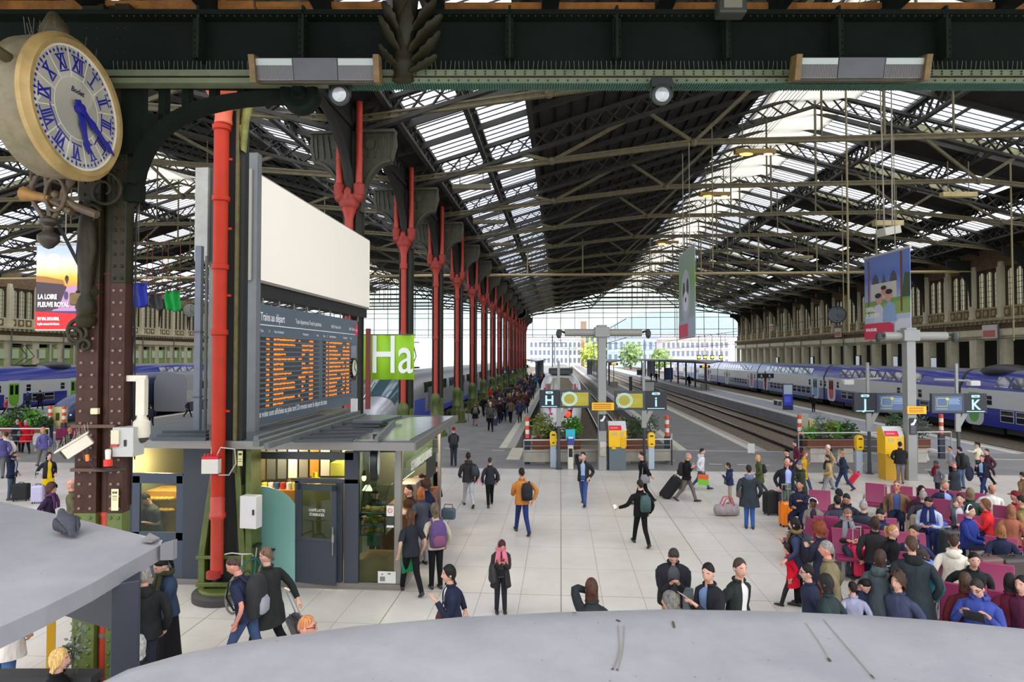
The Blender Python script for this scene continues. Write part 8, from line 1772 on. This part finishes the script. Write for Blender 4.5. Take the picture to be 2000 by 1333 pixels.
 # --- platform crowd
p=Q('woman in a short black skirt with a grey backpack walking down the platform',928,788,832,185,'w',('jacket',K),(150,110,96),('short',(110,66,44)),fem=True,skirt=(.35,K),detail=False);backpack(p,(96,98,90),'grey backpack on the woman in the short skirt',1)
p=Q('man in a light cap and grey jacket pulling a navy case down the platform',958,788,843,185,'w',('jacket',(78,78,72)),K,('cap',(206,190,160)),detail=False,wide=1.15,arms=('strap','trail'));backpack(p,(66,66,60),'grey backpack on the man in the light cap',1);suitcase(966,832,.36,.5,.24,(50,52,84),'navy trolley case of the man in the light cap',8,.35)
suitcase(985,814,.36,.5,.24,(50,120,206),'bright blue trolley case in the platform crowd',5,.4)
for x,y,fy,fc,tc,lg,hr,fm,lab in((992,779,814,185,(46,52,66),K,('long',HD),True,'woman with a dark blue bag behind the bright blue trolley'),(1003,763,793,182,(226,200,170),K,('short',HBL),True,'woman in a cream top walking in the platform crowd'),(1018,761,793,182,(214,160,176),K,('long',HBL),True,'woman in a pink top walking in the platform crowd'),(1030,761,793,182,(130,40,46),K,('short',HD),False,'person with a red backpack beside the pink top'),(957,757,788,80,(222,40,44),K,('short',HB),False,'person in a bright red jacket turned sideways in the platform crowd'),(969,758,790,185,(50,50,58),K,('short',HD),False,'person in dark clothes next to the bright red jacket'),(1046,733,758,182,(50,110,190),K,('short',HD),False,'person in a bright blue jacket deep in the platform crowd'),(1010,752,778,182,(150,60,66),K,('short',HD),False,'person in a dull red top deep in the platform crowd'),(976,762,806,182,(56,60,64),K,('short',HD),False,'tall person in a grey coat left of the bright blue trolley')):
 Q(lab,x,y,fy,fc,'w',('jacket',tc),lg,hr,fem=fm,detail=False)
random.seed(11);protos=[]
for i,(c,l,hr)in enumerate(((K,K,('short',HD)),((44,50,66),JN,('short',HB)),((70,66,60),K,('long',HD)),((54,58,84),(60,60,66),('short',HK)),((96,84,64),K,('bob',HB)),((88,50,54),JN,('long',HBL)))):
 protos.append(Q('traveller in the dark mass of people walking away down the long platform',0,0,None,0,'wW'[i%2],('jacket',c),l,hr,h=1.64+.03*i,loc=(-4,46+i*2.0,0),detail=False,group='travellers deep in the platform crowd',fem=i%3==2))
for i,pr in enumerate(protos):pr.location=(-5.9+i*.62,49+3.1*((i*5)%6),0);pr.rotation_euler[2]=random.uniform(-.2,.2)
spots=[v.location.copy()for v in protos];n=0
while n<54:
 y=44+76*random.random()**1.5;x=random.uniform(-6.2,-2.75)if y>52 else random.uniform(-5.2,-2.8)
 if all(abs(y-q.y)>.75 or abs(x-q.x)>.6 for q in spots):v=V3(x,y,0);spots.append(v);dup(random.choice(protos),v,random.uniform(-.25,.25)+(math.pi if random.random()<.12 else 0));n+=1
for x,y,fy,fc,lab in((1589,774,806,185,'person in black standing behind the blue totem, before the train'),(1272,727,747,90,'person in dark clothes under the far canopy'),(1282,726,748,200,'second person in dark clothes under the far canopy'),(1346,733,756,200,'person standing by the far white bench'),(1384,702,714,160,'tiny figure far along the platform before the train')):Q(lab,x,y,fy,fc,'s',('jacket',K),K,('short',HD),detail=False)
# --- the waiting area
for a in((1602,976,10,1,'single purple seat behind the woman with white headphones'),(1672,1032,20,3,'purple seats under the man in the black leather jacket'),(1716,1060,15,3,'purple seats left of the woman with the blonde ponytail'),(1812,972,0,5,'far row of purple seats under the man in the navy vest'),(1905,1002,0,5,'long row of purple seats with the woman in red'),(1965,1036,5,3,'purple seats right of the man in the blue jacket'),(1995,1078,10,2,'purple seats at the right edge behind the large suitcases'),(1862,1118,5,3,'purple seats beside the young man in black'),(1922,1182,0,4,'nearest row of purple seats with the man holding a tablet'),(1652,1040,330,2,'purple seats under the man with the grey scarf'),(1588,1042,290,2,'purple seats behind the woman with curly red hair')):seat_row(*a)
S=lambda lab,x,y,fc,c,hr,**k:Q(lab,x,y,None,fc,'t',(k.pop('st','jacket'),c),k.pop('lg',N),hr,**k)
S('young man in a dark hoodie holding a suitcase handle, sitting beside the orange suitcase',1563,952,345,(40,42,60),('short',HK),sk='m',arms=('reach','lap'),hood=(40,42,60))
S('woman with white headphones, grey cardigan and black top looking down',1590,980,350,(128,122,114),('short',HK),sk='d',fem=True,phones=(230,228,224),open_=(36,34,38),arms=('lap','lap'),head=(30,0))
p=S('man in a black leather jacket looking down, sitting in the middle of the waiting area',1655,977,350,(40,42,52),('short',HK),sk='m',head=(26,0),arms=('lap','lap'))
S('grey-haired person seen from behind next to the black leather jacket',1686,995,170,(52,54,66),('short',(150,146,142)));S('dark-haired person seen from behind in front of the leather jacket',1636,985,185,(60,62,76),('short',HK));S('person in a black woolly cap beside the leather jacket',1640,972,200,(70,40,50),('beanie',(34,34,40)))
p=S('man with glasses and a grey scarf reading his phone in a dark coat',1651,1006,25,(40,44,48),('short',(120,96,84)),glasses=True,scarf=(128,132,140),arms=('lap','lap'),head=(30,0),lg=(50,60,76),sk='r');held(p,1,'phone','white phone held by the man with the grey scarf','phone',(.07,.012,.13),(214,214,214),(-.06,.02,.02))
S('man in a navy sweater looking down near the beige suitcase',1721,1007,350,(40,46,76),('short',HK),head=(30,0),arms=('lap','lap'));S('person with bushy dark hair seen from behind in black',1709,1030,180,(40,40,42),('medium',(50,36,28)))
p=Q('woman in a navy parka with dark hair raising her hand',1558,1024,None,260,'s',('coat',(52,58,82)),K,('long',HK),fem=True,arms=('wide','phone'),scarf=(120,96,66),h=1.6);backpack(p,(48,52,60),'dark backpack behind the woman in the navy parka',1.1)
Q('woman with curly red hair in a dark coat and cream strap',1606,1035,None,230,'s',('coat',(38,40,56)),(110,50,44),('curly',(120,58,32)),fem=True,arms=('phone','strap'),h=1.66)
Q('woman in a bright red coat walking left, dark hair',1549,1067,1185,275,'w',('coat',(206,24,50)),(44,40,46),('bob',(44,32,30)),fem=True,lean=6)
Q('grey-haired man in a tan coat standing in profile',1623,1073,None,265,'s',('coat',(122,112,84)),K,('short',(136,134,128)),sk='r',h=1.74,open_=(120,130,190))
Q('person with short black hair and glasses in a navy jacket, near the roof edge',1585,1118,None,280,'s',('jacket',(44,48,68)),K,('short',HK),glasses=True,h=1.6);Q('woman with very long curly black hair, near the roof edge',1622,1140,None,250,'s',('jacket',(44,56,56)),K,('long',(30,28,28)),sk='d',fem=True,h=1.62)
S('boy in a dark sweater bending over a toy by the pink suitcase',1677,1128,60,(36,42,64),('short',HK),head=(40,0),h=1.45);S('person with a white-banded black cap near the roof edge',1731,1172,250,(60,62,70),('beanie',(36,36,38)),stripe=(230,230,226),sk='d',dist=10.2);S('person with curly brown hair low at the roof edge',1757,1196,330,(60,66,90),('curly',(64,44,34)),dist=9.6)
S('child in a pale jacket bending down at the roof edge',1667,1160,200,(150,152,176),('short',HD),h=1.3,dist=9.8)
Q('young woman with a blonde ponytail in a black coat',1738,1036,None,60,'s',('coat',K),K,('pony',(176,132,78)),fem=True,h=1.58);S('smiling young man in a navy jacket behind the green parka',1786,1046,340,(50,58,86),('short',HK),sk='m')
Q('man with glasses in a dark green parka seen from behind',1783,1066,None,195,'s',('coat',(42,50,54)),(60,76,106),('short',(74,54,42)),hood=(30,34,36),glasses=True,wide=1.2,h=1.84);Q('woman with long brown hair in a grey hooded coat walking right',1717,1084,None,165,'w',('coat',(70,80,84)),JN,('long',(62,44,38)),fem=True,hood=(70,80,84),h=1.68)
Q('person in a teal jacket and blue scarf beside the green parka',1811,1082,None,300,'s',('jacket',(46,110,124)),(40,60,70),('bob',(50,36,32)),fem=True,scarf=(100,130,200),h=1.55,head=(24,0))
S('person with a white hood seen from behind, beside the dark ribbed suitcase',1863,1066,175,(214,208,192),('short',(60,42,32)),hood=(220,216,200));S('young man in black leaning forward before the brown suitcase',1895,1092,15,(34,38,40),('short',HK),lean=14,lg=K)
S('woman with long straight brown hair seen from behind in burgundy',1886,1140,185,(92,34,40),('long',(78,58,44)),fem=True)
p=S('man in a blue hooded top holding up a tablet',1913,1152,350,(62,76,150),('short',(44,36,32)),glasses=True,arms=('tablet','tablet'),head=(24,-12),hood=(62,76,150),wide=1.15);i=t_info[p.name];t=in_frame(p,'tablet','black tablet held by the man in the blue hooded top','tablet',(0,.39,i['hz']+.36));b=MB();b.box((0,0,0),(.25,.012,.17),rot=Matrix.Rotation(-.5,3,'X'));b.build('case',mat((24,26,30),.3),t,bev=.004)
S('woman with black hair seen from behind at the right edge',1974,1142,185,(90,30,48),('bob',(34,30,30)),fem=True);S('person in a plum sweater cut by the right edge',2000,1150,330,(84,36,60),('short',HK))
S('bearded man in a blue jacket with white headphones and crossed legs',1890,1004,60,(42,56,128),('short',HK),phones=(232,232,230),lg=(50,60,96),arms=('lap','knee'),cross=True);S('child with ginger hair seen from behind in navy',1956,1036,190,(34,40,62),('bob',(140,92,56)),h=1.55)
S('man in a brown coat and blue scarf with glasses',1752,953,355,(128,98,74),('crop',(110,90,80)),glasses=True,open_=(70,84,140),sk='r');S('woman with dark hair and glasses beside the brown coat',1798,960,30,(66,36,52),('bob',HK),fem=True,glasses=True);S('grey-haired head seen from behind in the far seats',1803,975,180,(60,56,64),('short',HG))
S('large man in a navy vest and blue shirt looking right',1842,952,40,(40,44,66),('short',(130,112,100)),wide=1.35,open_=(140,160,220),sk='r');S('man in a navy scarf and pale shirt looking down at a blue case',1815,983,350,(184,196,222),('short',HK),scarf=(36,44,90),head=(30,0),arms=('lap','lap'),st='top',sk='m')
S('man in a white tee and grey hooded jacket resting his chin',1876,980,350,(110,108,112),('short',HD),open_=(220,222,230),arms=('lap','face'));S('woman in a red jacket with brown hair sitting sideways',1929,988,280,(224,50,52),('bob',(104,66,44)),fem=True,arms=('phone','phone'))
S('person in a dark green coat seen from behind in the far seats',1895,970,180,(44,66,58),('bob',(120,100,76)));S('bald man in a white coat looking down in the far seats',1935,958,20,(214,210,202),('bald',HD),head=(22,0),sk='m');S('person in a dark red cap at the far right',1986,976,230,(160,30,50),('cap',(120,28,44)));S('woman with light brown hair seen from behind near the right edge',1975,1000,180,(150,92,70),('long',(134,92,66)),fem=True);S('person in an olive jacket at the right edge',1999,985,250,(130,112,74),('short',HD))
# luggage of the waiting area
for a,k in(((1507,1006,.44,.62,.3,K,'black soft suitcase left of the orange suitcase',15),dict(soft=True)),((1530,1008,.34,.62,.26,(52,54,60),'dark grey suitcase between the black and the orange one',12),dict(handle=.5)),((1537,1029,.38,.62,.26,(240,132,24),'bright orange hard suitcase with a raised handle',12),dict(handle=.5,ribs=4)),((1680,1128,.42,.62,.28,(222,46,88),'bright pink hard suitcase with a raised handle',15),dict(handle=.4,ribs=4)),((1793,1072,.46,.78,.3,(160,146,124),'tall beige hard suitcase',20),dict(ribs=4)),((1828,1086,.46,.74,.3,(64,84,170),'tall blue hard suitcase beside the beige one',20),dict(ribs=4)),((1856,1098,.40,.66,.28,(56,62,62),'dark ribbed suitcase right of the blue suitcase',15),dict(ribs=6,handle=.1)),((1862,1032,.40,.5,.28,(84,76,66),'brown suitcase in front of the man in the white tee',10),dict(handle=.3)),((1926,1176,.50,.80,.34,(96,70,62),'large brown suitcase with a white tag',15),{}),((1976,1172,.58,.76,.36,(58,50,48),'large black-brown suitcase at the right edge',12),{}),((1738,1022,.4,.5,.26,K,'black trolley with a silver handle in front of the brown coat',10),dict(handle=.5,soft=True))):suitcase(*a,**k)
p=at(1911,1118,.5);t=thing('handbag','burgundy handbag on the floor before the blue jacket','bag',at(1905,1075),.2);b=MB();b.loft([[(rx*math.cos(a),.1*math.sin(a),z)for a in[2*math.pi*j/14 for j in range(14)]]for z,rx in((0,.15),(.05,.2),(.25,.19),(.34,.1))]);b.build('bag',mat((120,44,52),.5,0,0,.1,8),t,60);b=MB();b.tube([(-.08,0,.3),(-.06,0,.44),(.06,0,.44),(.08,0,.3)],.012,6);b.build('handle',mat((90,34,40),.5),t)
